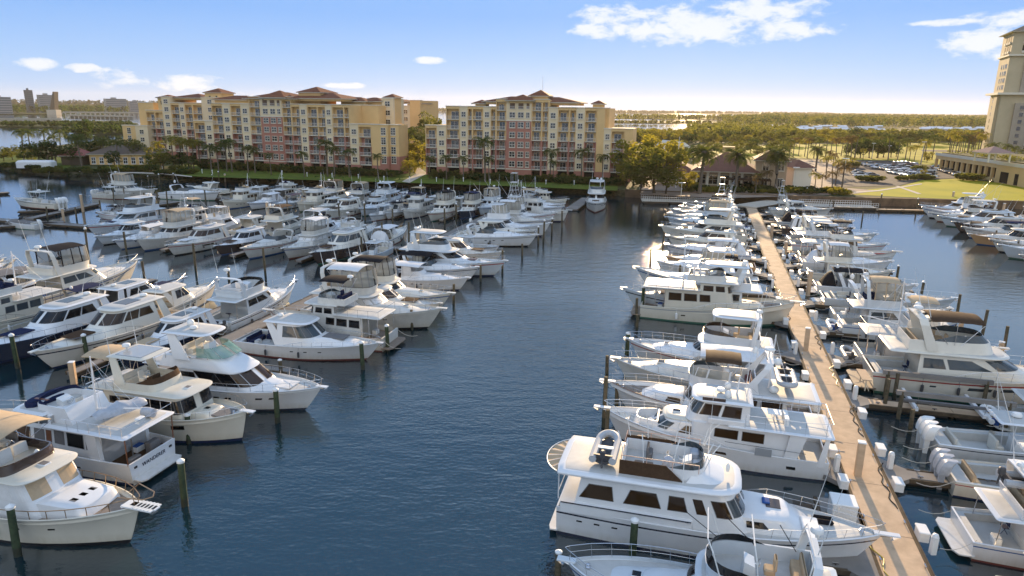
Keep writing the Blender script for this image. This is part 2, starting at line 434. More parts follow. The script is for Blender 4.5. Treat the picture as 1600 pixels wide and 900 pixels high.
    def house(s, x0, x1, w, zt, rf=0.6, ra=0.0, nose=0.8, tum=0.06, tp=0.05, m=None, zb=None, name='cabin', ex=0.62, wins=(), gm=None, bulge=0.0):
        H = House(x0, x1, w, zt, rf, ra, nose, tum, tp, zb if zb is not None else (lambda x: s.zd(x) - .04), ex)
        mb = MB(); rings = [H.loop(0), H.loop(.5), H.loop(1)]
        mb.loft(rings, 0)
        top = H.loop(1); c = sum(top, Vector()) / len(top)
        r2 = [Vector((c.x + (p.x - c.x) * .93, p.y * .9, p.z + .06 + bulge * .6)) for p in top]
        r3 = [Vector((c.x + (p.x - c.x) * .5, p.y * .5, p.z + .09 + bulge)) for p in top]
        mb.loft([top, r2, r3], 0, cap=True, capb=False)
        a, b = H.loop(0), H.loop(1); mb.quad(a[0], b[0], b[-1], a[-1])
        s.H = H; H.obj = s.part(name, mb, [m or (s.hm if s.hm in (gel, crm) else gel)], True)
        for wv in wins: s.win(H, *wv[:4], sk=wv[4] if len(wv) > 4 else 0, m=(wv[5] if len(wv) > 5 else None) or gm or glass)
        return H
    def win(s, H, qa, qb, va, vb, sk=0, m=glass, sk2=None, both=True, name='window'):
        sk2 = sk if sk2 is None else sk2
        nq = max(2, int(abs(qb - qa) * 9) + 1); nv = 3
        for sd in ((1, -1) if both else (1,)):
            g = []
            for j in range(nv + 1):
                f = j / nv; v = va + (vb - va) * f; row = []
                for i in range(nq + 1):
                    q = (qa + sk * f) + ((qb + sk2 * f) - (qa + sk * f)) * i / nq
                    e = 1e-3; q = min(max(q, 0.001), 1.999)
                    p = H.surf(sd, q, v); du = H.surf(sd, q + (e if q < 1.99 else -e), v) - p; dv = H.surf(sd, q, v + e) - p
                    if q >= 1.99: du = -du
                    nrm = du.cross(dv) * (-sd) * (-1)
                    if nrm.length > 0: nrm.normalize()
                    if nrm.y * sd < -0.2: nrm = -nrm
                    if q > 1.5 and nrm.x < 0: nrm = -nrm
                    row.append((p, nrm))
                g.append(row)
            mb = MB(); W_ = nq + 1
            vs = [p + n * .014 for r in g for p, n in r]
            fs = [(j * W_ + i, j * W_ + i + 1, (j + 1) * W_ + i + 1, (j + 1) * W_ + i) for j in range(nv) for i in range(nq)]
            if sd > 0: fs = [f[::-1] for f in fs]
            mb.add(vs, fs)
            loop = [(0, i) for i in range(nq + 1)] + [(j, nq) for j in range(1, nv + 1)] + [(nv, i) for i in range(nq - 1, -1, -1)] + [(j, 0) for j in range(nv - 1, 0, -1)]
            o = [g[j][i][0] + g[j][i][1] * .014 for j, i in loop]; inn = [g[j][i][0] - g[j][i][1] * .02 for j, i in loop]
            mb.loft([inn, o], 0)
            if name.startswith(('wind', 'side', 'salon', 'pilot', 'front', 'wrap', 'deckh', 'forward')):
                # dark gasket round the pane, and mullions in long panes
                c_ = [p + n * .02 for p, n in (g[j][i] for j, i in loop)]; ce = sum(c_, Vector()) / len(c_)
                mb.loft([c_, [p + (ce - p).normalized() * .045 for p in c_]], 1)
                k = max(1, round(abs(qb - qa) * (2.2 if qb <= 1.01 else 2.6)))
                for a_ in range(1, k):
                    i = round(a_ * nq / k)
                    if 0 < i < nq:
                        col = [g[j][i] for j in range(nv + 1)]; d_ = (g[1][i + 1][0] - g[1][i][0]).normalized() * .028
                        mb.loft([[p + n * .024 - d_ for p, n in col], [p + n * .024 + d_ for p, n in col]], 1, closed=False)
            s.part(name, mb, [m, frame_m], False, getattr(H, 'obj', None))
    def hwin(s, t0, t1, k0, k1, m=glass, sk=0.0, name='hull_window', both=True):
        for sd in ((1, -1) if both else (1,)):
            mb = MB(); n = 5; a = [s.hp(t0 + (t1 - t0) * i / n, k0, sd, .012) for i in range(n + 1)]; b = [s.hp(t0 + sk + (t1 - t0) * i / n, k1, sd, .012) for i in range(n + 1)]
            r = a + b[::-1]; r2 = [Vector((p.x, p.y - sd * .05, p.z)) for p in r]
            for i in range(n): mb.quad(a[i], a[i + 1], b[i + 1], b[i])
            mb.loft([r2, r], 0); s.part(name, mb, [m])
    def ports(s, ts, k=0.55, sz=0.16):
        for t in ts:
            dt = sz * 1.4 / s.L; s.hwin(t - dt, t + dt, k - sz * .4 / s.zs(t), k + sz * .4 / s.zs(t), glass, name='porthole')
    def roof(s, x0, x1, w, z, th=0.12, nose=0.8, m=None, name='roof', camber=0.08, tp=0.03, ex=.6, raft=0.25, zb_f=0.0):
        H = House(x0, x1, w, z, 0, 0, nose, 0, tp, z, ex)
        def lp(k, zz):
            qs = [0, .02, .25, .5, .75] + [1 + i / 7 for i in range(8)]; pts = []
            xm = (x0 + x1) / 2
            for q in qs:
                p = H.surf(1, q, 0); y = p.y
                if q == 0: y -= raft
                x = p.x + (raft * .0)
                pts.append(Vector((xm + (x - xm) * (1 - (1 - k) * w * 2 / (x1 - x0)), y * k, zz + zb_f * (x - xm) / (x1 - x0))))
            return pts + [Vector((p.x, -p.y, p.z)) for p in reversed(pts[:-1])]
        mb = MB(); mb.loft([lp(.96, z), lp(1, z + th * .35), lp(1, z + th * .65), lp(.96, z + th), lp(.84, z + th + camber * .45)], 0, cap=True, capb=True); mb.f.pop(-2); mb.m.pop(-2)
        mb.loft([lp(.84, z + th + camber * .45), lp(.82, z + th + camber * .5 + .012), lp(.45, z + th + camber + .012)], 1, cap=True, capb=False)
        return s.part(name, mb, [m or gel, deckm if m in (None, gel) else m], True)
    def tub(s, x0, x1, w, z, h, nose=0.8, rf=0.3, tum=0.04, m=None, floor=None, name='flybridge', th=0.1, tp=.05, ra=0.0, zb_back=True):
        H = House(x0, x1, w, z + h, rf, ra, nose, tum, tp, z)
        mb = MB(); a, b = H.loop(0), H.loop(1); c = sum(b, Vector()) / len(b)
        ins = [Vector((p.x - math.copysign(th, p.x - c.x), p.y * (1 - th / w), p.z)) for p in b]
        fl = [Vector((p.x, p.y, z + .03)) for p in ins]
        mb.loft([a, b, ins, fl], 0)
        mb.add(fl, [tuple(range(len(fl)))], 1)
        s.tubo = s.part(name, mb, [m or gel, floor or deckm], True); return H
    def tubewin(s, H, qa, h, m=None, inn=0.10, lean=-.25, name='windscreen', qb=2.0):
        # open wind screen standing on the rim of a tub
        qs = [qa + (qb - qa) * i / 10 for i in range(11)]
        a = [H.surf(1, q, 1) for q in qs]; a = a + [Vector((p.x, -p.y, p.z)) for p in reversed(a[:-1] if qb >= 2 else a)]
        if qb < 2: return
        a = [Vector((p.x - .03, p.y * .985, p.z - .02)) for p in a]
        b = [Vector((p.x + lean * h, p.y * (1 - .06 * h), p.z + h)) for p in a]
        n = len(a); b = [Vector((p.x, p.y, a[i].z + (p.z - a[i].z) * (1 if 2 < i < n - 3 else (i if i <= 2 else n - 1 - i) / 3 + .05))) for i, p in enumerate(b)]
        c = [p + Vector((-.02, 0, 0)) for p in b]; d = [p + Vector((-.02, 0, 0)) for p in a]
        mb = MB(); mb.loft([a, b, c, d], 0, closed=False); s.part(name, mb, [m or glass], False, getattr(s, 'tubo', None))
    def bimini(s, x0, x1, w, z, m=ctan, zb=None, camber=.22, name='bimini_top', legs=3, th=.04, droop=.06, lm=None):
        mb = MB(); nx, ny = 8, 8; g = []
        for lay in (0, 1):
            for i in range(nx + 1):
                for j in range(ny + 1):
                    u, v = i / nx * 2 - 1, j / ny * 2 - 1
                    zz = z + camber * (1 - v * v) + .06 * (1 - u * u) - droop * (abs(math.sin(i * math.pi / 2 * 1.0)) * .4) + (th if lay else 0)
                    g.append((x0 + (x1 - x0) * i / nx, w * v, zz))
        n = (nx + 1) * (ny + 1); fs = []
        for i in range(nx):
            for j in range(ny):
                a = i * (ny + 1) + j; fs.append((a, a + 1, a + ny + 2, a + ny + 1)); fs.append((n + a, n + a + ny + 1, n + a + ny + 2, n + a + 1))
        def edge(l): return [fs.append((l[k], l[k + 1], l[k + 1] + n, l[k] + n)) for k in range(len(l) - 1)]
        edge([j for j in range(ny + 1)]); edge([nx * (ny + 1) + j for j in range(ny, -1, -1)]); edge([i * (ny + 1) for i in range(nx, -1, -1)]); edge([i * (ny + 1) + ny for i in range(nx + 1)])
        mb.add(g, fs); s.part(name, mb, [m], True)
        if zb is not None:
            xm = (x0 + x1) / 2
            for sd in (1, -1):
                fr = MB()
                for i in range(legs):
                    xt = x0 + (x1 - x0) * i / (legs - 1); fr.tube([(xm + (xt - xm) * .25, sd * w * .98, zb), (xt, sd * w * .97, z)], .018, 5)
                s.part('canopy_frame', fr, [lm or chrome])
    def encl(s, H, z1, qa=0.0, qb=2.0, posts=(0, .35, .7, 1.0, 1.35, 1.7), m=vin, fm=cblk, lean=0.0):
        # clear vinyl curtains between a tub rim and its canopy
        G = House(H.x0 + H.ra, H.x1 - H.rf, H.w * (1 - H.tum), z1, .25 + lean, 0.05, H.nose * .9, .02, H.tp, H.zt, H.ex)
        ps = [p for p in posts if qa <= p <= qb] + [qb]
        for a, b in zip(ps[:-1], ps[1:]):
            s.win(G, a + .02, b - .02, .04, .96, m=m, name='clear_curtain')
            s.win(G, a - .018, a + .018, 0, 1, m=fm, name='curtain_frame')
        return G
    def arch(s, x, w, z0, z1, rake=0.6, wid=0.35, m=None, name='radar_arch', tw=.82, th=.09):
        mb = MB(); pts = [(x, w, z0), (x - rake * .8, w * .95, z0 + (z1 - z0) * .8), (x - rake * .95, w * tw, z1 - .03), (x - rake, w * .4, z1 + .04), (x - rake, -w * .4, z1 + .04), (x - rake * .95, -w * tw, z1 - .03), (x - rake * .8, -w * .95, z0 + (z1 - z0) * .8), (x, -w, z0)]
        rings = []
        for i, p in enumerate(pts):
            k = 1.3 if i in (0, 7) else 1.0
            yy = th if i in (0, 1, 6, 7) else 0; zz = 0 if i in (0, 1, 6, 7) else th
            sg = 1 if p[1] > 0 else -1
            if i in (0, 1): o = (0, -th, 0)
            elif i in (6, 7): o = (0, th, 0)
            elif i in (2, 5): o = (0, -sg * th * .7, -th * .7)
            else: o = (0, 0, -th)
            hw = wid / 2 * k
            rings.append([(p[0] - hw, p[1], p[2]), (p[0] + hw, p[1], p[2]), (p[0] + hw, p[1] + o[1], p[2] + o[2]), (p[0] - hw, p[1] + o[1], p[2] + o[2])])
        mb.loft(rings, 0, cap=True); s.part(name, mb, [m or gel])
        return (x - rake, z1 + .06)
    def rail(s, t0=.4, t1=.985, h=.62, inset=.12, sp=None, m=chrome, r=.017, mid=False):
        mb = MB(); n = max(6, int((t1 - t0) * s.L / (sp or 0.95)))
        for sd in (1, -1):
            top = []
            for i in range(n + 1):
                t = t0 + (t1 - t0) * i / n; b = max(.05, s.hb(t) - inset); z = s.zs(t); x = s.hp(t, 1).x
                hh = h * (min(1, .15 + i * .5)); out = .10 * t
                top.append((x + .1 * t, sd * (b + out), z + hh)); mb.tube([(x, sd * b, z - .02), top[-1]], r * .8, 4)
            mb.tube(top, r, 5)
            if mid: mb.tube([(p[0] - .03, p[1] - sd * .03, p[2] - h * .45) for p in top[2:]], r * .6, 4)
            if sd > 0: tip = top[-1]
        mb.tube([(tip[0], tip[1], tip[2]), (tip[0] + .22, 0, tip[2]), (tip[0], -tip[1], tip[2])], r, 5)
        s.part('bow_rail', mb, [m])
    def pulpit(s, l=.7):
        z = s.zs(1); mb = MB(); mb.rbox(s.L - .5, s.L + l, -.2, .2, z - .02, z + .06, .02); bp_ = s.part('bow_pulpit', mb, [gel])
        a = MB(); a.tube([(s.L + l - .1, 0, z - .06), (s.L - .15, 0, z - .22)], .035, 5); a.add([(s.L + l + .05, 0, z - .1), (s.L + l - .35, .2, z - .22), (s.L + l - .45, 0, z - .42), (s.L + l - .35, -.2, z - .22)], [(0, 1, 2), (0, 2, 3), (1, 0, 3), (1, 3, 2)])
        s.part('anchor', a, [chrome], False, bp_)
        w_ = MB(); w_.lathe([(.14, 0), (.14, .14), (.07, .17), (.10, .28), (.02, .3)], (s.L - 1.15, 0, s.zd(s.L - 1.15)), 8); s.part('windlass', w_, [chrome])
    def hatch(s, x, y=0, z=None, l=.55, w=.5, m=None):
        z = s.zd(x) + .05 if z is None else z
        mb = MB(); mb.rbox(x - l / 2, x + l / 2, y - w / 2, y + w / 2, z - .04, z + .05, .04, 0); mb.rbox(x - l / 2 + .05, x + l / 2 - .05, y - w / 2 + .05, y + w / 2 - .05, z + .045, z + .06, .01, 1)
        s.part('deck_hatch', mb, [gel, m or glass])
    def radar(s, x, z, y=0, r=.32, post=.3):
        mb = MB(); mb.tube([(x, y, z - .05), (x, y, z + post)], .07, 6); mb.lathe([(r * .7, 0), (r, .05), (r, .16), (r * .8, .24), (r * .2, .27)], (x, y, z + post), 12); s.part('radar_dome', mb, [white], True)
    def sat(s, x, z, y=0, r=.22):
        mb = MB(); mb.lathe([(r * .6, 0), (r * .9, .1), (r, .25), (r * .85, .42), (r * .45, .52), (.01, .56)], (x, y, z), 10); s.part('satellite_dome', mb, [white], True)
    def antenna(s, x, y, z, h=2.6, lean=-.15):
        mb = MB(); mb.tube([(x, y, z), (x + lean * h * .3, y, z + h * .3)], .028, 5); mb.tube([(x + lean * h * .3, y, z + h * .3), (x + lean * h, y, z + h)], .02, 4, r1=.008); s.part('antenna', mb, [white])
    def mast(s, x, z, h=4, y=0, boom=None, m=None, spread=True):
        mb = MB(); mb.tube([(x, y, z), (x - .12, y, z + h)], .085, 7, r1=.04)
        if spread: mb.tube([(x - .06, y - .55, z + h * .6), (x - .06, y + .55, z + h * .6)], .03, 5)
        s.part('mast', mb, [m or alum], True)
        if boom:
            b = MB(); b.tube([(x, y, z + .6), (x + boom, y, z + 1.1)], .05, 6); b.tube([(x - .1, y, z + h * .95), (x + boom * .95, y, z + 1.12)], .01, 4); s.part('boom', b, [m or alum])
        st = MB()
        for dx, dy in ((-1.6, 1), (-1.6, -1), (1.8, 0)): st.tube([(x - .12, y, z + h * .95), (x + dx, y + dy, z)], .01, 4)
        s.part('stays', st, [chrome])
    def platform(s, l=.9, w=None, z=.28, m=None):
        w = (w or s.B * .88) / 2; mb = MB(); mb.loft([[(.1, w, zz), (-l * .75, w, zz), (-l, w * .8, zz), (-l, -w * .8, zz), (-l * .75, -w, zz), (.1, -w, zz)] for zz in (z, z + .09)], 0, cap=True); s.part('swim_platform', mb, [m or gel])
    def seats(s, lst, m=None):
        for x0, x1, y0, y1, z, bk in lst:
            mb = MB(); mb.rbox(x0, x1, y0, y1, z, z + .45, .06)
            if bk: mb.rbox(*{'a': (x0, x0 + .16, y0, y1), 'f': (x1 - .16, x1, y0, y1), 'l': (x0, x1, y1 - .16, y1), 'r': (x0, x1, y0, y0 + .16)}[bk], z + .4, z + .85, .05)
            s.part('seat', mb, [m or seat])
    def helm(s, x, y, z, m=None, h=1.0):
        mb = MB(); mb.loft([[(x - .3, y - .45, z), (x + .35, y - .45, z), (x + .35, y + .45, z), (x - .3, y + .45, z)], [(x - .2, y - .42, z + h * .85), (x + .3, y - .42, z + h * 1.05), (x + .3, y + .42, z + h * 1.05), (x - .2, y + .42, z + h * .85)]], 0, cap=True)
        hc = s.part('helm_console', mb, [m or gel])
        w_ = MB(); n = 12; c = (x - .38, y, z + h * .78)
        w_.tube([(c[0] - .08 * math.sin(2 * math.pi * k / n), c[1] + .22 * math.cos(2 * math.pi * k / n), c[2] + .22 * math.sin(2 * math.pi * k / n)) for k in range(n + 1)], .018, 4); w_.tube([c, (x - .2, y, c[2])], .03, 4)
        s.part('steering_wheel', w_, [chrome], False, hc)
        k_ = MB(); k_.rbox(x - 1.15, x - .65, y - .28, y + .28, z + .35, z + .62, .06); k_.rbox(x - 1.2, x - 1.05, y - .28, y + .28, z + .6, z + 1.15, .05); k_.tube([(x - .9, y, z), (x - .9, y, z + .4)], .06, 6)
        s.part('helm_seat', k_, [seat])
    def dinghy(s, x, y, z, rz=0, l=3.0, m=None, cover=False, motor=True):
        # carried tender: lies on this boat but can be lifted away -> its own thing, made by the caller
        return None
    def outboards(s, n, m=None, sc=.78, tilt=0.0, z=None):
        z = s.zs(0) * .75 if z is None else z
        for i in range(n):
            y = (i - (n - 1) / 2) * .68 * sc; mb = MB()
            def T(p):
                X, Y, Z = p; c, sn = math.cos(tilt), math.sin(tilt); X, Y, Z = X * sc, Y * sc, Z * sc; return (-.2 + X * c - Z * sn, y + Y, z + X * sn + Z * c)
            prof = [(-.5, .1, .20), (-.48, .35, .24), (-.42, .62, .25), (-.32, .85, .22), (-.15, .97, .14)]
            rings = [[T((px + dx * .9, dy * w * 2, pz)) for dx, dy in ((.0, -.5), (.12, -.62), (.5, -.62), (.62, -.4), (.62, .4), (.5, .62), (.12, .62), (.0, .5))] for px, pz, w in prof]
            rings = [[(a * 1, b, c) for a, b, c in r] for r in rings]
            mb.loft(rings, 0, cap=True)
            mb.loft([[T((a, b, .12)) for a, b in ((-.42, -.1), (-.1, -.12), (-.1, .12), (-.42, .1))], [T((a, b, -.95)) for a, b in ((-.38, -.05), (-.16, -.06), (-.16, .06), (-.38, .05))]], 1, cap=True)
            mb.loft([[T((a, b, -.93)) for a, b in ((-.6, -.02), (-.05, -.07), (-.05, .07), (-.6, .02))], [T((a, b, -1.05)) for a, b in ((-.6, -.02), (-.05, -.07), (-.05, .07), (-.6, .02))]], 1, cap=True)
            s.part('outboard_motor', mb, [m or white, m or white], True)
    def fender(s, t, sd=1, m=None):
        p = s.hp(t, .8, sd, .14); mb = MB(); mb.lathe([(.03, 0), (.11, .06), (.12, .3), (.11, .52), (.03, .58)], (p.x, p.y, p.z - .75), 8); mb.tube([(p.x, p.y, p.z - .2), (p.x, p.y - sd * .1, s.zs(t))], .012, 4); s.part('fender', mb, [m or dgry], True)
    def cushion(s, x0, x1, w, z, m, name='sun_pad'):
        mb = MB(); mb.rbox(x0, x1, -w, w, z, z + .09, .04); s.part(name, mb, [m])
    def cover(s, x0, x1, w, z0, z1, m, name='canvas_cover', x2=None):
        mb = MB(); n = 8
        rings = []
        for i in range(n + 1):
            u = i / n; x = x0 + (x1 - x0) * u; h = z0 + (z1 - z0) * (math.sin(math.pi * min(1, u * 1.25 + .1) * .5) if u < .8 else (1 - (u - .8) * 4 * .9))
            rings.append([(x, w * math.cos(a), z0 - .02 + max(.05, h - z0) * math.sin(a) ** .6) for a in [math.pi * k / 8 for k in range(9)]])
        mb.loft(rings, 0, closed=False, cap=False); mb.add(rings[0], [tuple(range(9))]); mb.add(rings[-1], [tuple(range(8, -1, -1))]); s.part(name, mb, [m], True)
def tender(m=lgry, floor=dgry, l=2.9, w=1.5, motor=True, name='inflatable_dinghy'):
    r = empty(name); mb = MB(); k = .21; pts = []
    for i in range(15):
        a = -math.pi / 2 + math.pi * i / 14
        pts.append((l * .28 + l * .27 * math.cos(a), (w / 2 - k) * math.sin(a), .28 + .12 * math.cos(a)))
    mb.tube([(-l * .48, -(w / 2 - k), .28)] + pts + [(-l * .48, w / 2 - k, .28)], k, 8)
    mb.build('tube', [m], r, True)
    f = MB(); f.loft([[(-l * .44, -w * .36, .16), (l * .3, -w * .33, .16), (l * .5, 0, .2), (l * .3, w * .33, .16), (-l * .44, w * .36, .16)], [(-l * .44, -w * .1, -.02), (l * .25, -w * .08, -.02), (l * .42, 0, .05), (l * .25, w * .08, -.02), (-l * .44, w * .1, -.02)]], 0, cap=True); f.build('floor', [floor], r)
    t = MB(); t.box(-l * .42, -l * .38, -w * .34, w * .34, .1, .5); t.build('transom_board', [floor], r)
    b = MB(); b.rbox(-l * .1, l * .0, -w * .36, w * .36, .38, .44, .02); b.build('thwart', [white], r)
    if motor:
        o = MB(); o.rbox(-l * .5 - .12, -l * .5 + .2, -.13, .13, .5, .9, .06); o.tube([(-l * .5, 0, .5), (-l * .5 - .08, 0, -.1)], .05, 6); o.build('outboard_motor', [dgry], r)
    return r

# ------------------------------------------------------------------ boat types (each builds one boat; repeats are copied)
def express(L=12.5, hm=gel, stripe=None, top='hard', cv=cblk, gm=glass, win='shades', rail=True, pads=None, ports=True, sunroof=False, **k):
    b = Boat(L=L, B=L * .315, fs=1.2, fb=1.85, bul=.10, hm=hm, stripe=stripe, flare=.8, cock=(.5, L * .36), cz=.55, tm=.45, p=2.0, tr=-.25, **k)
    # raised foredeck running into the windshield
    b.house(L * .40, L * .88, L * .118, b.zd(L * .6) + .04 * L, rf=L * .16, ra=0, nose=L * .20, tum=.25, tp=.25, name='foredeck_cabin', ex=.7)
    zt = b.zd(L * .6) + .04 * L; hh_ = .078 * L
    H = b.house(L * .30, L * .62, L * .132, zt + hh_, rf=L * .125, ra=.2, nose=L * .13, tum=.22, tp=.06, m=gel, zb=lambda x: b.zd(x) - .02, name='cockpit_coaming') if top == 'hard' else None
    if top == 'hard':
        z2 = zt + hh_
        b.win(H, .30, .98, .42, .93, sk=.06, sk2=-.02, m=gm, name='side_window'); b.win(H, 1.0, 1.985, .40, .93, m=gm, name='windshield')
        b.roof(L * .20, L * .535, L * .108, z2 + .02, th=.13, nose=L * .09, camber=.12, raft=.4, name='hardtop')
        if sunroof: 
            mb = MB(); mb.rbox(L * .33, L * .44, -.75, .75, z2 + .2, z2 + .275, .04); b.part('sunroof', mb, [gm])
        b.radar(L * .27, z2 + .15, 0, .3, .12); b.antenna(L * .28, .9, z2 + .1, 2.2, -.4)
        for sd in (1, -1):
            mb = MB(); mb.loft([[(L * .30, sd * L * .128, b.zd(3)), (L * .38, sd * L * .128, b.zd(3)), (L * .38, sd * L * .12, b.zd(3)), (L * .30, sd * L * .12, b.zd(3))], [(L * .22, sd * L * .10, z2 + .05), (L * .27, sd * L * .10, z2 + .05), (L * .27, sd * L * .092, z2 + .05), (L * .22, sd * L * .092, z2 + .05)]], 0, cap=True); b.part('hardtop_leg', mb, [gel])
    else:
        T = b.tub(L * .30, L * .60, L * .135, b.zd(L * .4) - .02, .42 + .12, nose=L * .14, rf=L * .06, tum=.12, tp=.06, name='cockpit_coaming', floor=deckm)
        b.tubewin(T, .45, .62, gm if gm != glass else glassc, lean=-.95, name='windshield')
        zc = b.zd(L * .4) + 1.75
        if top in ('canvas', 'full'):
            b.bimini(L * .14, L * .50, L * .125, zc, cv, zb=b.zd(4), camber=.2, name='canvas_top')
            if top == 'full':
                b.encl(T, zc + .05, 0.0, 1.0, posts=(0, .3, .65), fm=cv, m=vin if win == 'shades' else cv)
                b.cover(.5, L * .18, L * .12, b.zd(1) + .02, zc - .2, cv, name='aft_canvas')
        b.arch(L * .27, L * .135, b.zd(4) - .05, zc + (.02 if top != 'open' else -.25), .9, .4)
        b.sat(L * .27 - .9, zc + .1, 0, .2); b.antenna(L * .2, .9, zc, 2, -.3)
    zz = b.zd(L * .66) + .6
    b.helm(L * .40, -.7, .6, gel); b.seats([(.7, 1.3, -1.3, 1.3, .55, 'a'), (1.4, L * .25, L * .07, L * .105, .55, 'l')])
    b.hatch(L * .72, 0, b.H.zt + .05 if top != 'hard' else zt + .03, .6, .6)
    if pads: b.cushion(L * .60, L * .76, .75, zt + .02, pads)
    if ports: b.ports([.45, .55, .65], .62, .13)
    if rail: b.rail(.38, .985, .5)
    b.platform(1.1, m=teak if pads else None); b.pulpit(.35)
    for t in (.25, .5): b.fender(t, 1); b.fender(t, -1)
    b.lines(); return b
def coupe(L=14, hm=gel, stripe=None, gm=glass, sun=True, mask=None, back=True, **k):
    # hard-topped sport yacht with long wrap-round glass
    b = Boat(L=L, B=L * .30, fs=1.35, fb=2.0, bul=.12, hm=hm, stripe=stripe, flare=.9, cock=(.6, L * .22), cz=.75, tm=.45, p=2.0, tr=-.3, **k)
    z1 = b.zd(L * .62) + .55
    b.house(L * .45, L * .88, L * .115, z1, rf=L * .17, nose=L * .2, tum=.28, tp=.25, name='foredeck_cabin', ex=.7)
    H = b.house(L * .20, L * .66, L * .128, z1 + .088 * L, rf=L * .17, ra=.35, nose=L * .16, tum=.20, tp=.08, m=gel, name='salon', bulge=.05)
    b.win(H, .12, .62, .52, .88, sk=.10, sk2=0, m=gm, name='side_window'); b.win(H, .66, 1.10, .50, .88, sk=-.02, m=gm, name='side_window'); b.win(H, 1.15, 1.98, .47, .90, m=gm, name='windshield')
    b.roof(L * .12, L * .51, L * .110, z1 + .088 * L, th=.12, nose=L * .10, camber=.13, raft=.5, name='hardtop')
    if sun:
        mb = MB(); mb.rbox(L * .27, L * .40, -.8, .8, z1 + .088 * L + .18, z1 + .088 * L + .27, .04); b.part('sunroof', mb, [mask or glass])
    for sd in (1, -1):
        mb = MB(); mb.loft([[(L * .10, sd * L * .132, b.zd(2)), (L * .17, sd * L * .132, b.zd(2)), (L * .17, sd * L * .124, b.zd(2)), (L * .10, sd * L * .124, b.zd(2))], [(L * .15, sd * L * .10, z1 + .088 * L + .03), (L * .20, sd * L * .10, z1 + .088 * L + .03), (L * .20, sd * L * .092, z1 + .088 * L + .03), (L * .15, sd * L * .092, z1 + .088 * L + .03)]], 0, cap=True); b.part('hardtop_leg', mb, [gel])
    b.radar(L * .2, z1 + .088 * L + .13, 0, .33, .15); b.antenna(L * .18, 1.0, z1 + .088 * L + .1, 2.6, -.35); b.antenna(L * .18, -1.0, z1 + .088 * L + .1, 2.2, -.35)
    b.hwin(.42, .60, .52, .68, glass, .02); b.ports([.72], .62, .13)
    b.cushion(L * .64, L * .78, .85, z1 + .02, cgry if not mask else cbrn, 'sun_pad')
    b.rail(.36, .985, .55); b.platform(1.3, m=teak); b.pulpit(.3); b.seats([(.8, 1.5, -1.5, 1.5, .75, 'a')])
    for t in (.2, .4, .6): b.fender(t, 1); b.fender(t, -1)
    b.lines(); return b
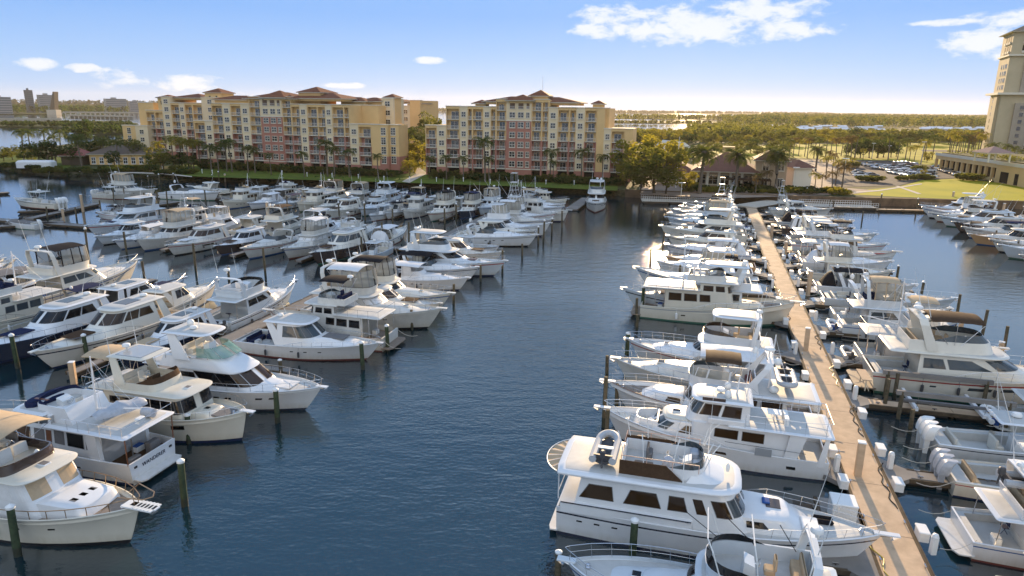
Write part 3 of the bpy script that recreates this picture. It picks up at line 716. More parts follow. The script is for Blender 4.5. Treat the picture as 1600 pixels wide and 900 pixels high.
def sedan(L=13.5, hm=gel, stripe=None, bim='bim', cv=cblk, gm=glassb, curt=True, nose_=.85, step=None, dk=None, boatcover=None, hoops=False, **k):
    # flybridge cruiser with a cockpit aft
    b = Boat(L=L, B=L * .325, fs=1.25, fb=2.05, bul=.16, hm=hm, stripe=stripe, flare=1.1, cock=(.5, L * .20), cz=.65, tm=.48, tr=-.1, **k)
    z1 = b.zd(L * .65) + .50
    b.house(L * .50, L * .86, L * .115, z1, rf=L * .14, nose=L * .17, tum=.25, tp=.22, name='foredeck_cabin', ex=.7)
    zs_ = b.zd(L * .35) + 1.55
    H = b.house(L * .20, L * .63, L * .130, zs_, rf=L * .12, ra=.05, nose=L * .10, tum=.10, tp=.05, name='salon')
    b.win(H, .08, .46, .48, .86, m=gm, name='side_window'); b.win(H, .49, .93, .48, .86, sk=0, sk2=-.10, m=gm, name='side_window'); b.win(H, 1.06, 1.50, .55, .90, m=gm, name='windshield'); b.win(H, 1.54, 1.985, .55, .90, m=gm, name='windshield')
    b.roof(L * .06, L * .54, L * .137, zs_, th=.12, nose=L * .09, camber=.02, raft=.15, name='flybridge_deck')
    T = b.tub(L * .16, L * .50, L * .118, zs_ + .12, .72, nose=L * .12, rf=-.15, tum=-.04, tp=.10, ra=-.2)
    b.tubewin(T, .75, .38, glass, lean=-.6)
    b.helm(L * .36, 0, zs_ + .15, gel, .85); b.seats([(L * .18, L * .18 + .55, -L * .09, L * .09, zs_ + .15, 'a'), (L * .22, L * .30, L * .06, L * .10, zs_ + .15, 'l')])
    z2 = zs_ + 2.35
    if bim == 'bim': b.bimini(L * .20, L * .44, L * .112, z2, cv, zb=zs_ + .8)
    if bim == 'hard': b.roof(L * .17, L * .46, L * .112, z2, th=.10, nose=L * .08, camber=.06, raft=.2, name='hardtop')
    if curt and bim: b.encl(T, z2 + .03, 0.2, 2.0, fm=cv if cv != cwht else cgry)
    if bim == 'hard' and not curt:
        for sd in (1, -1):
            for x in (L * .2, L * .4): mb = MB(); mb.tube([(x, sd * L * .105, zs_ + .7), (x - .05, sd * L * .10, z2 + .02)], .03, 5); b.part('hardtop_post', mb, [chrome])
    b.arch(L * .20, L * .128, zs_ + .1, z2 + .12 if bim != None else zs_ + 2.0, .5, .38)
    b.radar(L * .2 - .5, z2 + .2, 0, .3, .15); b.antenna(L * .2 - .4, L * .09, z2 + .1, 3, -.2); b.antenna(L * .2 - .4, -L * .09, z2 + .1, 2.6, -.2)
    if boatcover: b.cover(L * .52, L * .6, .6, z1, z1 + .4, boatcover)
    for sd in (1, -1): posts = MB(); posts.tube([(L * .075, sd * L * .125, b.zd(1)), (L * .085, sd * L * .125, zs_ + .02)], .03, 5); b.part('overhang_post', posts, [chrome])
    if hoops:
        for x, l in ((L * .20, -.3), (L * .34, .3), (L * .46, .7)):
            hp = MB(); hp.tube([(x, -L * .11, zs_ + .8), (x + l * .6, -L * .108, zs_ + 1.9), (x + l, -L * .09, zs_ + 2.35), (x + l, L * .09, zs_ + 2.35), (x + l * .6, L * .108, zs_ + 1.9), (x, L * .11, zs_ + .8)], .035, 5); b.part('canopy_hoop', hp, [white])
            st = MB(); st.tube([(x, -L * .105, zs_ + .8), (x + l + 1.2, -L * .1, zs_ + 2.0)], .02, 4); b.part('frame_strut', st, [cblk])
    b.hatch(L * .74, 0, z1 + .02); b.rail(.34, .985, .65, mid=L > 13); b.platform(1.0, m=teak if dk else None); b.pulpit(.5); b.ports([.5, .58, .66], .62, .13)
    for t in (.2, .45): b.fender(t, 1); b.fender(t, -1)
    b.lines(); return b
def bigsedan(L=17, hm=gel, stripe=None, top='hard', cv=cblk, gm=glass, rakehull=True, **k):
    # large raked flybridge motor yacht, long wrap windows
    b = Boat(L=L, B=L * .285, fs=1.6, fb=2.4, bul=.2, hm=hm, stripe=stripe, flare=1.0, cock=(.6, L * .17), cz=.95, tm=.45, tr=-.2, **k)
    z1 = b.zd(L * .62) + .45
    b.house(L * .52, L * .86, L * .105, z1, rf=L * .14, nose=L * .17, tum=.25, tp=.22, name='foredeck_cabin', ex=.7)
    zs_ = b.zd(L * .35) + 1.75
    H = b.house(L * .17, L * .70, L * .118, zs_, rf=L * .19, ra=.1, nose=L * .14, tum=.14, tp=.06, name='salon')
    b.win(H, .06, .36, .45, .84, m=gm, name='side_window'); b.win(H, .40, .95, .45, .84, sk=.02, sk2=-.15, m=gm, name='side_window'); b.win(H, 1.04, 1.98, .50, .90, m=gm, name='windshield')
    b.roof(L * .04, L * .56, L * .124, zs_, th=.14, nose=L * .12, camber=.03, raft=.3, name='flybridge_deck')
    T = b.tub(L * .12, L * .50, L * .108, zs_ + .12, .85, nose=L * .14, rf=.4, tum=.06, tp=.12)
    b.tubewin(T, .6, .5, glassc, lean=-1.0)
    b.helm(L * .36, -.6, zs_ + .15); b.seats([(L * .15, L * .19, -1.5, 1.5, zs_ + .15, 'a'), (L * .24, L * .32, .9, 1.6, zs_ + .15, 'l')])
    z2 = zs_ + 2.5
    if top == 'hard': b.roof(L * .14, L * .44, L * .10, z2, th=.12, nose=L * .09, camber=.08, raft=.5, name='hardtop')
    if top == 'bim': b.bimini(L * .2, L * .42, L * .10, z2 - .1, cv, zb=zs_ + .8)
    b.arch(L * .22, L * .112, zs_ + .3, z2 + .04, .9, .6)
    b.radar(L * .22 - .9, z2 + .15, 0, .34, .2); b.sat(L * .22 - .7, z2 + .12, .9, .25); b.antenna(L * .2, -1.2, z2 + .1, 3, -.3); b.antenna(L * .2, 1.3, z2 + .1, 3, -.3)
    b.hatch(L * .76, 0, z1 + .02); b.cushion(L * .66, L * .73, .8, z1 + .02, cgry); b.rail(.3, .985, .7, mid=True); b.platform(1.4, m=teak); b.pulpit(.4)
    b.hwin(.40, .50, .55, .68); b.hwin(.54, .64, .57, .70); b.ports([.25, .72, .78], .62, .15)
    for t in (.2, .35, .5): b.fender(t, 1); b.fender(t, -1)
    b.lines(); return b
def trawler(L=13, hm=gel, stripe=None, cv=ctan, bim=True, mast=True, gm=glass, tanroof=False, boatdeck=True, fb=2.35, capm=None, **k):
    b = Boat(L=L, B=L * .33, fs=1.25, fb=fb, bul=.45, hm=hm, stripe=stripe, flare=1.2, cock=None, tm=.52, p=2.5, rake=.075, capm=capm, dm=teak if hm == crm or capm else deckm, **k)
    zs_ = b.zd(L * .3) + 2.05
    H = b.house(L * .16, L * .60, L * .118, zs_, rf=.25, ra=.0, nose=.5, tum=.04, tp=.03, name='salon', ex=.5)
    for a, c in ((.06, .28), (.32, .54), (.58, .76)): b.win(H, a, c, .50, .84, m=gm, name='side_window')
    P_ = b.house(L * .38, L * .62, L * .112, zs_ + .75, rf=.55, ra=.1, nose=.45, tum=.06, tp=.03, name='pilothouse', ex=.45)
    for a, c in ((.12, .5), (.58, .92), (1.06, 1.38), (1.42, 1.98)): b.win(P_, a, c, .68, .92, m=gm, name='pilothouse_window')
    b.house(L * .58, L * .82, L * .09, b.zd(L * .7) + .5, rf=.5, nose=.8, tum=.12, tp=.2, name='trunk_cabin')
    for x in (L * .68, L * .74): b.hatch(x, 0, b.zd(L * .7) + .54, .45, .45)
    b.roof(L * .01, L * .40, L * .145, zs_, th=.10, nose=.3, camber=.03, raft=.2, name='boat_deck')
    b.roof(L * .36, L * .645, L * .122, zs_ + .75, th=.09, nose=.5, camber=.05, raft=.1, name='pilothouse_roof')
    T = b.tub(L * .30, L * .55, L * .105, zs_ + .84, .6, nose=.6, rf=.1, tum=.02, tp=.06)
    b.tubewin(T, .7, .3, glassc, lean=-.5)
    b.helm(L * .46, 0, zs_ + .86, gel, .75); b.seats([(L * .33, L * .37, -1, 1, zs_ + .86, 'a')])
    if bim: b.bimini(L * .30, L * .50, L * .105, zs_ + 2.95, cv, zb=zs_ + 1.4, camber=.15)
    if mast: b.mast(L * .27, zs_ + .1, 4.6, 0, boom=-3.0)
    b.radar(L * .30, zs_ + 3.0 if bim else zs_ + 1.5, 0, .28, .2)
    b.rail(.35, .985, .55, mid=True)
    pr = MB()
    for sd in (1, -1):
        for x in (L * .03, L * .10, L * .16): pr.tube([(x, sd * L * .135, b.zd(1)), (x, sd * L * .135, zs_ + .02)], .035, 5)
        pr.tube([(L * .02, sd * L * .142, zs_ + .75), (L * .36, sd * L * .14, zs_ + .75)], .018, 5); 
        for x in (.02, .1, .18, .26, .35): pr.tube([(L * x, sd * L * .142, zs_ + .1), (L * x, sd * L * .142, zs_ + .75)], .014, 4)
    pr.tube([(L * .02, -L * .142, zs_ + .75), (L * .02, L * .142, zs_ + .75)], .018, 5)
    b.part('boat_deck_rail', pr, [chrome]); b.platform(.9, m=teak); b.pulpit(.8); b.ports([.3, .62, .7, .78], .5, .14)
    for t in (.25, .5): b.fender(t, 1, white); b.fender(t, -1, white)
    b.lines(); return b
def sportfish(L=15, tower=True, hm=gel, gm=glass, stripe=None, **k):
    b = Boat(L=L, B=L * .30, fs=1.05, fb=2.5, bul=.12, hm=hm, stripe=stripe, flare=1.5, cock=(.4, L * .27), cz=.5, tm=.5, p=2.1, **k)
    z1 = b.zd(L * .58) + .35
    b.house(L * .45, L * .78, L * .115, z1 + .15, rf=L * .18, nose=L * .14, tum=.25, tp=.2, name='foredeck_cabin', ex=.7)
    zs_ = b.zd(L * .35) + 1.75
    H = b.house(L * .27, L * .60, L * .128, zs_, rf=L * .14, ra=0, nose=L * .08, tum=.10, tp=.05, name='salon')
    b.win(H, .10, .97, .52, .84, sk=0, sk2=-.12, m=gm, name='side_window'); b.win(H, 1.05, 1.98, .56, .84, m=gm, name='windshield')
    b.roof(L * .20, L * .50, L * .13, zs_, th=.12, nose=L * .07, camber=.02, name='flybridge_deck')
    T = b.tub(L * .24, L * .49, L * .112, zs_ + .12, .85, nose=L * .10, rf=.1, tum=.02, tp=.08)
    z2 = zs_ + 2.4; b.roof(L * .24, L * .42, L * .105, z2, th=.09, nose=.8, camber=.05, name='hardtop')
    b.encl(T, z2 + .02, .35, 2.0, posts=(.35, .7, 1.0, 1.35, 1.7), fm=cwht); b.helm(L * .31, 0, zs_ + .15)
    mb = MB()
    if tower:
        zt = z2 + 3.0
        for sd in (1, -1):
            for x, xt in ((L * .22, L * .29), (L * .42, L * .345)): mb.tube([(x, sd * L * .12, zs_ + .1), (xt, sd * L * .055, zt)], .04, 6)
            for f in (.3, .5, .7, .86):
                xa, xb = L * .22 + L * .07 * f, L * .42 - L * .075 * f; y = sd * (L * .12 - L * .065 * f); z = zs_ + .1 + (zt - zs_ - .1) * f; mb.tube([(xa, y, z), (xb, y, z)], .025, 5)
        for f in (.5, .7, .86):
            for x in (L * .22 + L * .07 * f, L * .42 - L * .075 * f):
                y = (L * .12 - L * .065 * f); z = zs_ + .1 + (zt - zs_ - .1) * f; mb.tube([(x, -y, z), (x, y, z)], .025, 5)
        b.part('tuna_tower', mb, [alum]); r = MB(); r.rbox(L * .27, L * .37, -.95, .95, zt, zt + .08, .02); r.rbox(L * .275, L * .365, -.8, .8, zt + 1.9, zt + 1.96, .02)
        for sx in (.28, .36):
            for sy in (-.75, .75): r.tube([(L * sx, sy, zt), (L * sx, sy, zt + 1.9)], .025, 5)
        b.part('tower_platform', r, [gel])
    for sd in (1, -1): o = MB(); o.tube([(L * .40, sd * L * .125, zs_ + .2), (L * .10, sd * (L * .125 + 1.6), zs_ + 6.2)], .035, 5, r1=.012); b.part('outrigger', o, [alum])
    b.seats([(L * .08, L * .13, -.35, .35, .55, 'f')], white); b.radar(L * .27, z2 + .1, 0, .3, .1); b.antenna(L * .25, 1.2, z2 + .1, 3, -.15)
    b.rail(.45, .985, .6); b.pulpit(.4); b.ports([], .6)
    for t in (.15, .35): b.fender(t, 1); b.fender(t, -1)
    b.lines(); return b
def console(L=9.5, n=3, hm=gel, top=True, mm=white, cv=None, stripe=None, covered=False, toprail=False, ttm=None, **k):
    b = Boat(L=L, B=L * .30, fs=.95, fb=1.35, bul=.08, hm=hm, stripe=stripe, flare=1.0, cock=(.8, L * .80), cz=.4, tm=.5, p=2.2, **k)
    c = MB(); x0 = L * .42
    c.loft([[(x0, -.55, .4), (x0 + 1.4, -.5, .4), (x0 + 1.4, .5, .4), (x0, .55, .4)], [(x0 + .05, -.52, 1.45), (x0 + .95, -.42, 1.6), (x0 + .95, .42, 1.6), (x0 + .05, .52, 1.45)]], 0, cap=True); b.part('centre_console', c, [gel])
    w_ = MB(); w_.loft([[(x0 + 1.0, -.45, 1.45), (x0 + 1.04, -.45, 1.45), (x0 + 1.04, .45, 1.45), (x0 + 1.0, .45, 1.45)], [(x0 + .6, -.42, 2.15), (x0 + .64, -.42, 2.15), (x0 + .64, .42, 2.15), (x0 + .6, .42, 2.15)]], 0, cap=True); b.part('windscreen', w_, [glassc])
    b.seats([(x0 - 1.0, x0 - .5, -.6, .6, .45, 'a'), (L * .66, L * .76, -.5, .5, .4, None), (.95, 1.4, -L * .09, L * .09, .4, 'a')])
    if top:
        z = 2.55; b.roof(x0 - 1.2, x0 + 1.5, 1.15, z, th=.07, nose=.4, camber=.05, m=ttm or gel, name='t_top')
        for sd in (1, -1):
            f = MB()
            for x in (x0 - .2, x0 + 1.1): f.tube([(x, sd * .65, .42), (x - .05, sd * .72, 1.6), (x - .1, sd * .95, z)], .03, 5)
            f.tube([(x0 - .25, sd * .85, 1.9), (x0 + 1.0, sd * .85, 1.9)], .022, 5); b.part('t_top_frame', f, [alum])
        for i in range(5): f = MB(); f.tube([(x0 - 1.2, -.8 + i * .4, z + .05), (x0 - 1.45, -.8 + i * .4, z + .45)], .025, 4); b.part('rod_holder', f, [alum])
        b.radar(x0, z + .1, 0, .28, .06); b.antenna(x0 - .6, .9, z + .08, 2.4, -.2); b.antenna(x0 - .6, -.9, z + .08, 3.2, -.4)
    if covered: b.cover(1, L * .92, L * .12, b.zd(2), 1.75, cv or cgry)
    b.outboards(n, mm, 1.0, z=.85); b.rail(.62, .97, .35)
    b.lines(); return b
def pilothouse_yacht(L=17):
    # raised-pilothouse motor yacht: salon aft, raised glazed pilothouse amidships, open flybridge aft, cockpit under overhang
    b = Boat(L=L, B=4.9, fs=1.5, fb=2.7, bul=.38, flare=1.2, cock=None, tm=.5, p=2.3, rake=.10, boot=navy, dm=deckm)
    z1 = b.zd(L * .30) + 2.0
    H = b.house(L * .17, L * .60, 1.98, z1, rf=.1, ra=0, nose=.5, tum=.05, tp=.02, name='salon', ex=.5)
    b.win(H, .26, .50, .50, .86, m=glassb, name='salon_window'); b.win(H, .54, .80, .50, .86, m=glassb, name='salon_window')
    F = b.house(L * .48, L * .80, 1.86, b.zd(L * .66) + 1.25, rf=1.6, nose=1.6, tum=.12, tp=.08, name='forward_salon', ex=.6)
    b.win(F, .10, .42, .42, .86, m=glassb, name='forward_window'); b.win(F, .46, .84, .42, .86, sk=0, sk2=-.05, m=glassb, name='forward_window'); b.win(F, 1.12, 1.5, .40, .90, m=glassc, name='windshield'); b.win(F, 1.56, 1.97, .40, .90, m=glassc, name='windshield')
    b.roof(L * .50, L * .725, 1.45, b.zd(L * .66) + 1.30, th=.10, nose=1.5, m=crm, camber=.06, name='portuguese_roof'); b.hatch(L * .66, 0, b.zd(L * .66) + 1.48, .7, .55)
    # low breakwater seat in front
    T = b.tub(L * .74, L * .86, 1.35, b.zd(L * .8) - .02, .75, nose=.8, rf=.25, tum=.1, name='portuguese_bridge', tp=.15)
    b.cushion(L * .875, L * .93, .55, b.zd(L * .9) + .03, crm, 'bow_seat')
    Pz = z1 + 1.55
    Q = b.house(L * .34, L * .62, 1.72, Pz, rf=.9, ra=.05, nose=.9, tum=.10, tp=.04, name='pilothouse', zb=z1 - .1, ex=.55)
    b.win(Q, .18, .58, .38, .90, m=glassb, name='pilothouse_window'); b.win(Q, .64, 1.08, .38, .90, m=glassb, name='pilothouse_window'); b.win(Q, 1.14, 1.55, .38, .92, m=glassc, name='windshield'); b.win(Q, 1.60, 1.98, .38, .92, m=glassc, name='windshield')
    b.roof(L * .33, L * .60, 1.82, Pz, th=.14, nose=1.0, camber=.10, name='pilothouse_roof', raft=.2)
    b.roof(-.2, L * .44, 2.28, z1, th=.12, nose=.3, camber=.01, name='boat_deck', raft=.3)
    lk = MB(); lk.rbox(L * .36, L * .52, 1.0, 2.05, z1 + .12, z1 + .5, .05); lk.rbox(L * .36, L * .52, -2.05, -1.0, z1 + .12, z1 + .5, .05); b.part('deck_lockers', lk, [gel])
    rl = MB(); zz = z1 + .12
    pts = [(L * .36, 2.12), (L * .1, 2.12), (.0, 1.9), (0, -1.9), (L * .1, -2.12), (L * .36, -2.12)]
    rl.tube([(x, y, zz + .95) for x, y in pts], .022, 5); rl.tube([(x, y, zz + .5) for x, y in pts], .014, 4)
    for i in range(5):
        for sd in (1, -1): rl.tube([(L * .36 - i * L * .085 * .98, sd * 2.12, zz), (L * .36 - i * L * .085 * .98, sd * 2.12, zz + .95)], .016, 4)
    for y in (-1.2, 0, 1.2): rl.tube([(0, y, zz), (0, y, zz + .95)], .016, 4)
    b.part('boat_deck_rail', rl, [chrome])
    tb = MB(); tb.rbox(L * .2, L * .26, -.5, .5, zz + .6, zz + .66, .02); tb.tube([(L * .23, 0, zz), (L * .23, 0, zz + .6)], .05, 6); tb.rbox(L * .17, L * .19, -.9, .9, zz, zz + .55, .03); b.part('deck_table', tb, [white])
    # raked side wings of the aft deck
    for sd in (1, -1):
        w_ = MB(); w_.loft([[(L * .02, sd * 2.2, b.zd(1)), (L * .05, sd * 2.2, b.zd(1)), (L * .05, sd * 2.12, b.zd(1)), (L * .02, sd * 2.12, b.zd(1))], [(.15, sd * 2.2, z1), (.45, sd * 2.2, z1), (.45, sd * 2.12, z1), (.15, sd * 2.12, z1)]], 0, cap=True)
        w_.loft([[(L * .14, sd * 2.15, b.zd(1)), (L * .19, sd * 2.15, b.zd(1)), (L * .19, sd * 2.05, b.zd(1)), (L * .14, sd * 2.05, b.zd(1))], [(L * .10, sd * 2.15, z1), (L * .17, sd * 2.15, z1), (L * .17, sd * 2.05, z1), (L * .10, sd * 2.05, z1)]], 0, cap=True)
        b.part('deck_support', w_, [gel])
    mp_ = (L * .40, Pz + .2); b.mast(L * .40, Pz + .1, 1.6, spread=True); b.radar(L * .47, Pz + .2, 0, .34, .12); b.sat(L * .44, Pz + .22, .9, .26); b.sat(L * .44, Pz + .22, -.9, .26)
    sg = MB(); sg.rbox(L * .45, L * .55, 1.62, 1.70, Pz + .15, Pz + .38, .02); b.part('name_board', sg, [brn])
    for y in (.9, -.9): b.antenna(L * .36, y, Pz + .15, 4.8, -.05)
    b.rail(.42, .985, .6, mid=True, m=gel, r=.025); b.platform(1.3, 4.5, m=gry); b.pulpit(.9)
    for a, c in ((.44, .49), (.56, .61), (.66, .71)): b.hwin(a, c, .66, .78, glassb)
    b.hwin(.14, .18, .45, .6); 
    g = MB(); p = b.hp(.3, .9, 1); g.box(L * .24, L * .31, 2.40, 2.44, b.zs(.3) - .1, b.zs(.3) + .45); b.part('boarding_gate', g, [gry])
    v_ = MB(); v_.tube([(L * .1, 2.3, b.zs(.1) + .55), (L * .44, 2.35, b.zs(.3) + .6)], .02, 5); v_.tube([(L * .1, -2.3, b.zs(.1) + .55), (L * .44, -2.35, b.zs(.3) + .6)], .02, 5); b.part('side_rail', v_, [chrome])
    b.lines(); return b
def aftdeck_yacht(L=19):
    # old-style motor yacht with full-width enclosed aft deck and open flybridge under bare canopy hoops
    b = Boat(L=L, B=5.2, fs=2.0, fb=2.35, bul=.1, flare=1.0, cock=None, tm=.50, p=2.1, rake=.09, boot=navy, stripe=navy)
    z0 = b.zd(3)
    A = b.house(.25, L * .44, 2.5, z0 + .62, rf=0, ra=.0, nose=.3, tum=.01, tp=0, name='raised_topside', ex=.5)
    zt = z0 + 2.5
    H = b.house(1.0, L * .62, 2.3, zt, rf=1.35, ra=.5, nose=1.5, tum=.06, tp=.02, name='deckhouse', ex=.55)
    for a, c, s1, s2 in ((.02, .27, .05, -.02), (.335, .60, .05, -.02), (.64, .78, .03, -.0)): b.win(H, a, c, .42, .80, sk=s1, sk2=s2, m=glassb, name='deckhouse_window')
    b.win(H, .84, .91, .42, .80, m=glassb, name='door_window'); b.win(H, .97, 1.25, .40, .82, m=glassb, name='windshield'); b.win(H, 1.3, 1.62, .42, .84, m=glassc, name='windshield'); b.win(H, 1.66, 1.98, .42, .84, m=glassc, name='windshield')
    b.house(L * .58, L * .80, 1.85, b.zd(L * .7) + .85, rf=1.4, nose=1.2, tum=.12, tp=.10, name='forward_trunk')
    b.win(b.H, .12, .62, .42, .82, sk2=-.06, m=glass, name='trunk_window')
    mb = MB(); z = b.zd(L * .7) + .93; mb.rbox(L * .655, L * .70, -.2, .9, z, z + .06, .03); b.part('smoked_hatch', mb, [brn]); c = MB(); c.rbox(L * .645, L * .668, .1, .75, z + .05, z + .16, .04); b.part('folded_towel', c, [bluc])
    bx = MB(); bx.rbox(L * .76, L * .81, -1.3, .1, b.zd(L * .78) + .03, b.zd(L * .78) + .55, .05); b.part('deck_box', bx, [white])
    fd = MB()
    for i in range(2): fd.lathe([(.03, 0), (.15, .08), (.16, 1.1), (.03, 1.2)], (L * .80 + i * .0, .3 + i * .45, b.zd(L * .8) + .2), 8, ax='x')
    b.part('deck_fenders', fd, [cblk])
    b.roof(-.1, L * .575, 2.62, zt, th=.26, nose=2.6, camber=.04, name='flybridge_deck', raft=1.0, ex=.5)
    T = b.tub(L * .20, L * .46, 1.75, zt + .24, .78, nose=1.2, rf=.0, tum=.02, tp=.06, floor=brn)
    b.house(L * .40, L * .54, 1.9, zt + .72, rf=1.8, ra=.4, nose=1.6, tum=.2, tp=.1, zb=zt + .2, name='flybridge_brow', ex=.6)
    b.tubewin(T, .80, .45, glassc, lean=-.3)
    for sd in (1, -1):
        sc_ = MB(); sc_.loft([[(L * .195, sd * 1.84, zt + .22), (L * .40, sd * 1.84, zt + .22), (L * .34, sd * 1.80, zt + 1.2), (L * .195, sd * 1.80, zt + 1.2)], [(L * .195, sd * 1.77, zt + .22), (L * .40, sd * 1.77, zt + .22), (L * .34, sd * 1.76, zt + 1.2), (L * .195, sd * 1.76, zt + 1.2)]], 0, cap=True); b.part('side_curtain', sc_, [cbrn])
    # fan-shaped ribbed awning over the stern
    aw = MB(); n = 9
    for i in range(n):
        a0, a1 = math.pi / 2 + math.pi * i / n, math.pi / 2 + math.pi * (i + 1) / n
        am = (a0 + a1) / 2; z = zt + .10
        q = [(.9, 0, z + .12), (.7 + 1.75 * math.cos(a0), 2.45 * math.sin(a0), z - .05), (.7 + 1.72 * math.cos(am), 2.42 * math.sin(am), z - .12), (.7 + 1.75 * math.cos(a1), 2.45 * math.sin(a1), z - .05)]
        aw.add(q, [(0, 1, 2), (0, 2, 3)]); aw.add([(x, y, w - .05) for x, y, w in q], [(0, 2, 1), (0, 3, 2)])
        aw.add([q[1], q[2], (q[2][0], q[2][1], q[2][2] - .05), (q[1][0], q[1][1], q[1][2] - .05)], [(0, 1, 2, 3)]); aw.add([q[2], q[3], (q[3][0], q[3][1], q[3][2] - .05), (q[2][0], q[2][1], q[2][2] - .05)], [(0, 1, 2, 3)])
    b.part('stern_awning', aw, [ctan]); am_ = MB()
    am_.tube([(.7 + 1.78 * math.cos(a), 2.48 * math.sin(a), zt + .05) for a in [math.pi / 2 + math.pi * i / 18 for i in range(19)]], .03, 5)
    for i in range(n + 1):
        a = math.pi / 2 + math.pi * i / n; am_.tube([(.9, 0, zt + .25), (.7 + 1.76 * math.cos(a), 2.46 * math.sin(a), zt + .07)], .018, 4)
    b.part('awning_frame', am_, [white])
    # flybridge rails, ladder, bare canopy hoops
    fr = MB(); zz = zt + .26; y = 1.78; rp = [(L * .44, y), (L * .20, y), (L * .20, -y), (L * .44, -y)]
    fr.tube([(a, c, zz + 1.25) for a, c in rp], .03, 5)
    for a, c in rp + [(L * .28, y), (L * .36, y), (L * .28, -y), (L * .36, -y), (L * .20, 0)]: fr.tube([(a, c, zz + .7), (a, c, zz + 1.25)], .022, 4)
    b.part('flybridge_rail', fr, [mat('copper_tint_pipe', (.62, .40, .30), .3)])
    for x, l in ((L * .21, -.5), (L * .27, -.2), (L * .36, .3), (L * .45, .5), (L * .455, .8)):
        for sd in (1, -1): hp = MB(); hp.tube([(x, sd * 1.75, zz + .9), (x + l * .5, sd * 1.72, zz + 2.1), (x + l, sd * 1.45, zz + 2.65)], .032, 5); b.part('canopy_hoop', hp, [white])
    gr = MB()
    for i in range(7): gr.tube([(L * .205, -1.2 + i * .25, zz), (L * .205, -1.2 + i * .25, zz + 1.3)], .02, 4)
    for i in range(4): gr.tube([(L * .205, -1.2, zz + .3 + i * .3), (L * .205, .4, zz + .3 + i * .3)], .02, 4)
    b.part('ladder_rail', gr, [white])
    b.helm(L * .40, -.4, zt + .28, white); b.seats([(L * .27, L * .29, .4, 1.4, zt + .28, 'a'), (L * .24, L * .30, -1.5, -.7, zt + .28, 'r')], cgry)
    sv = MB(); sv.lathe([(.01, 0), (.35, .05), (.42, .5), (.28, 1.0), (.05, 1.15)], (L * .345, -.9, zt + .3), 9); b.part('wrapped_seat', sv, [silv], True)
    w3 = MB(); w3.rbox(L * .41, L * .44, .4, 1.3, zt + .3, zt + 1.2, .1); b.part('covered_grill', w3, [silv])
    cvr = MB(); cvr.rbox(L * .225, L * .265, 1.9, 2.35, zt + .25, zt + 1.05, .1); b.part('life_raft', cvr, [brn])
    b.antenna(L * .405, 1.9, zt + .2, 7.0, -.02); b.antenna(L * .395, -1.9, zt + .2, 7.0, -.02); b.sat(L * .53, zt + .5, .0, .12); b.antenna(L * .47, 2.2, zt + .2, 4.5, .0)
    b.rail(.56, .985, .7, mid=True); b.platform(.5, 4.6); b.pulpit(.9)
    rg = MB()
    for sd in (1, -1): rg.tube([(.1, sd * 2.3, z0 + .7), (.1, sd * 2.3, z0 + 2.4)], .04, 5)
    rg.tube([(.1, -2.3, z0 + 1.2), (.1, 2.3, z0 + 1.2)], .03, 5); b.part('stern_posts', rg, [gel])
    b.ports([.08, .14, .20], .62, .13)
    g = MB()
    for sd in (1, -1): g.box(.3, L * .43, sd * 2.51 - .03, sd * 2.51 + .03, z0 + .60, z0 + .65)
    b.part('rub_rail', g, [navy])
    b.lines(False); return b
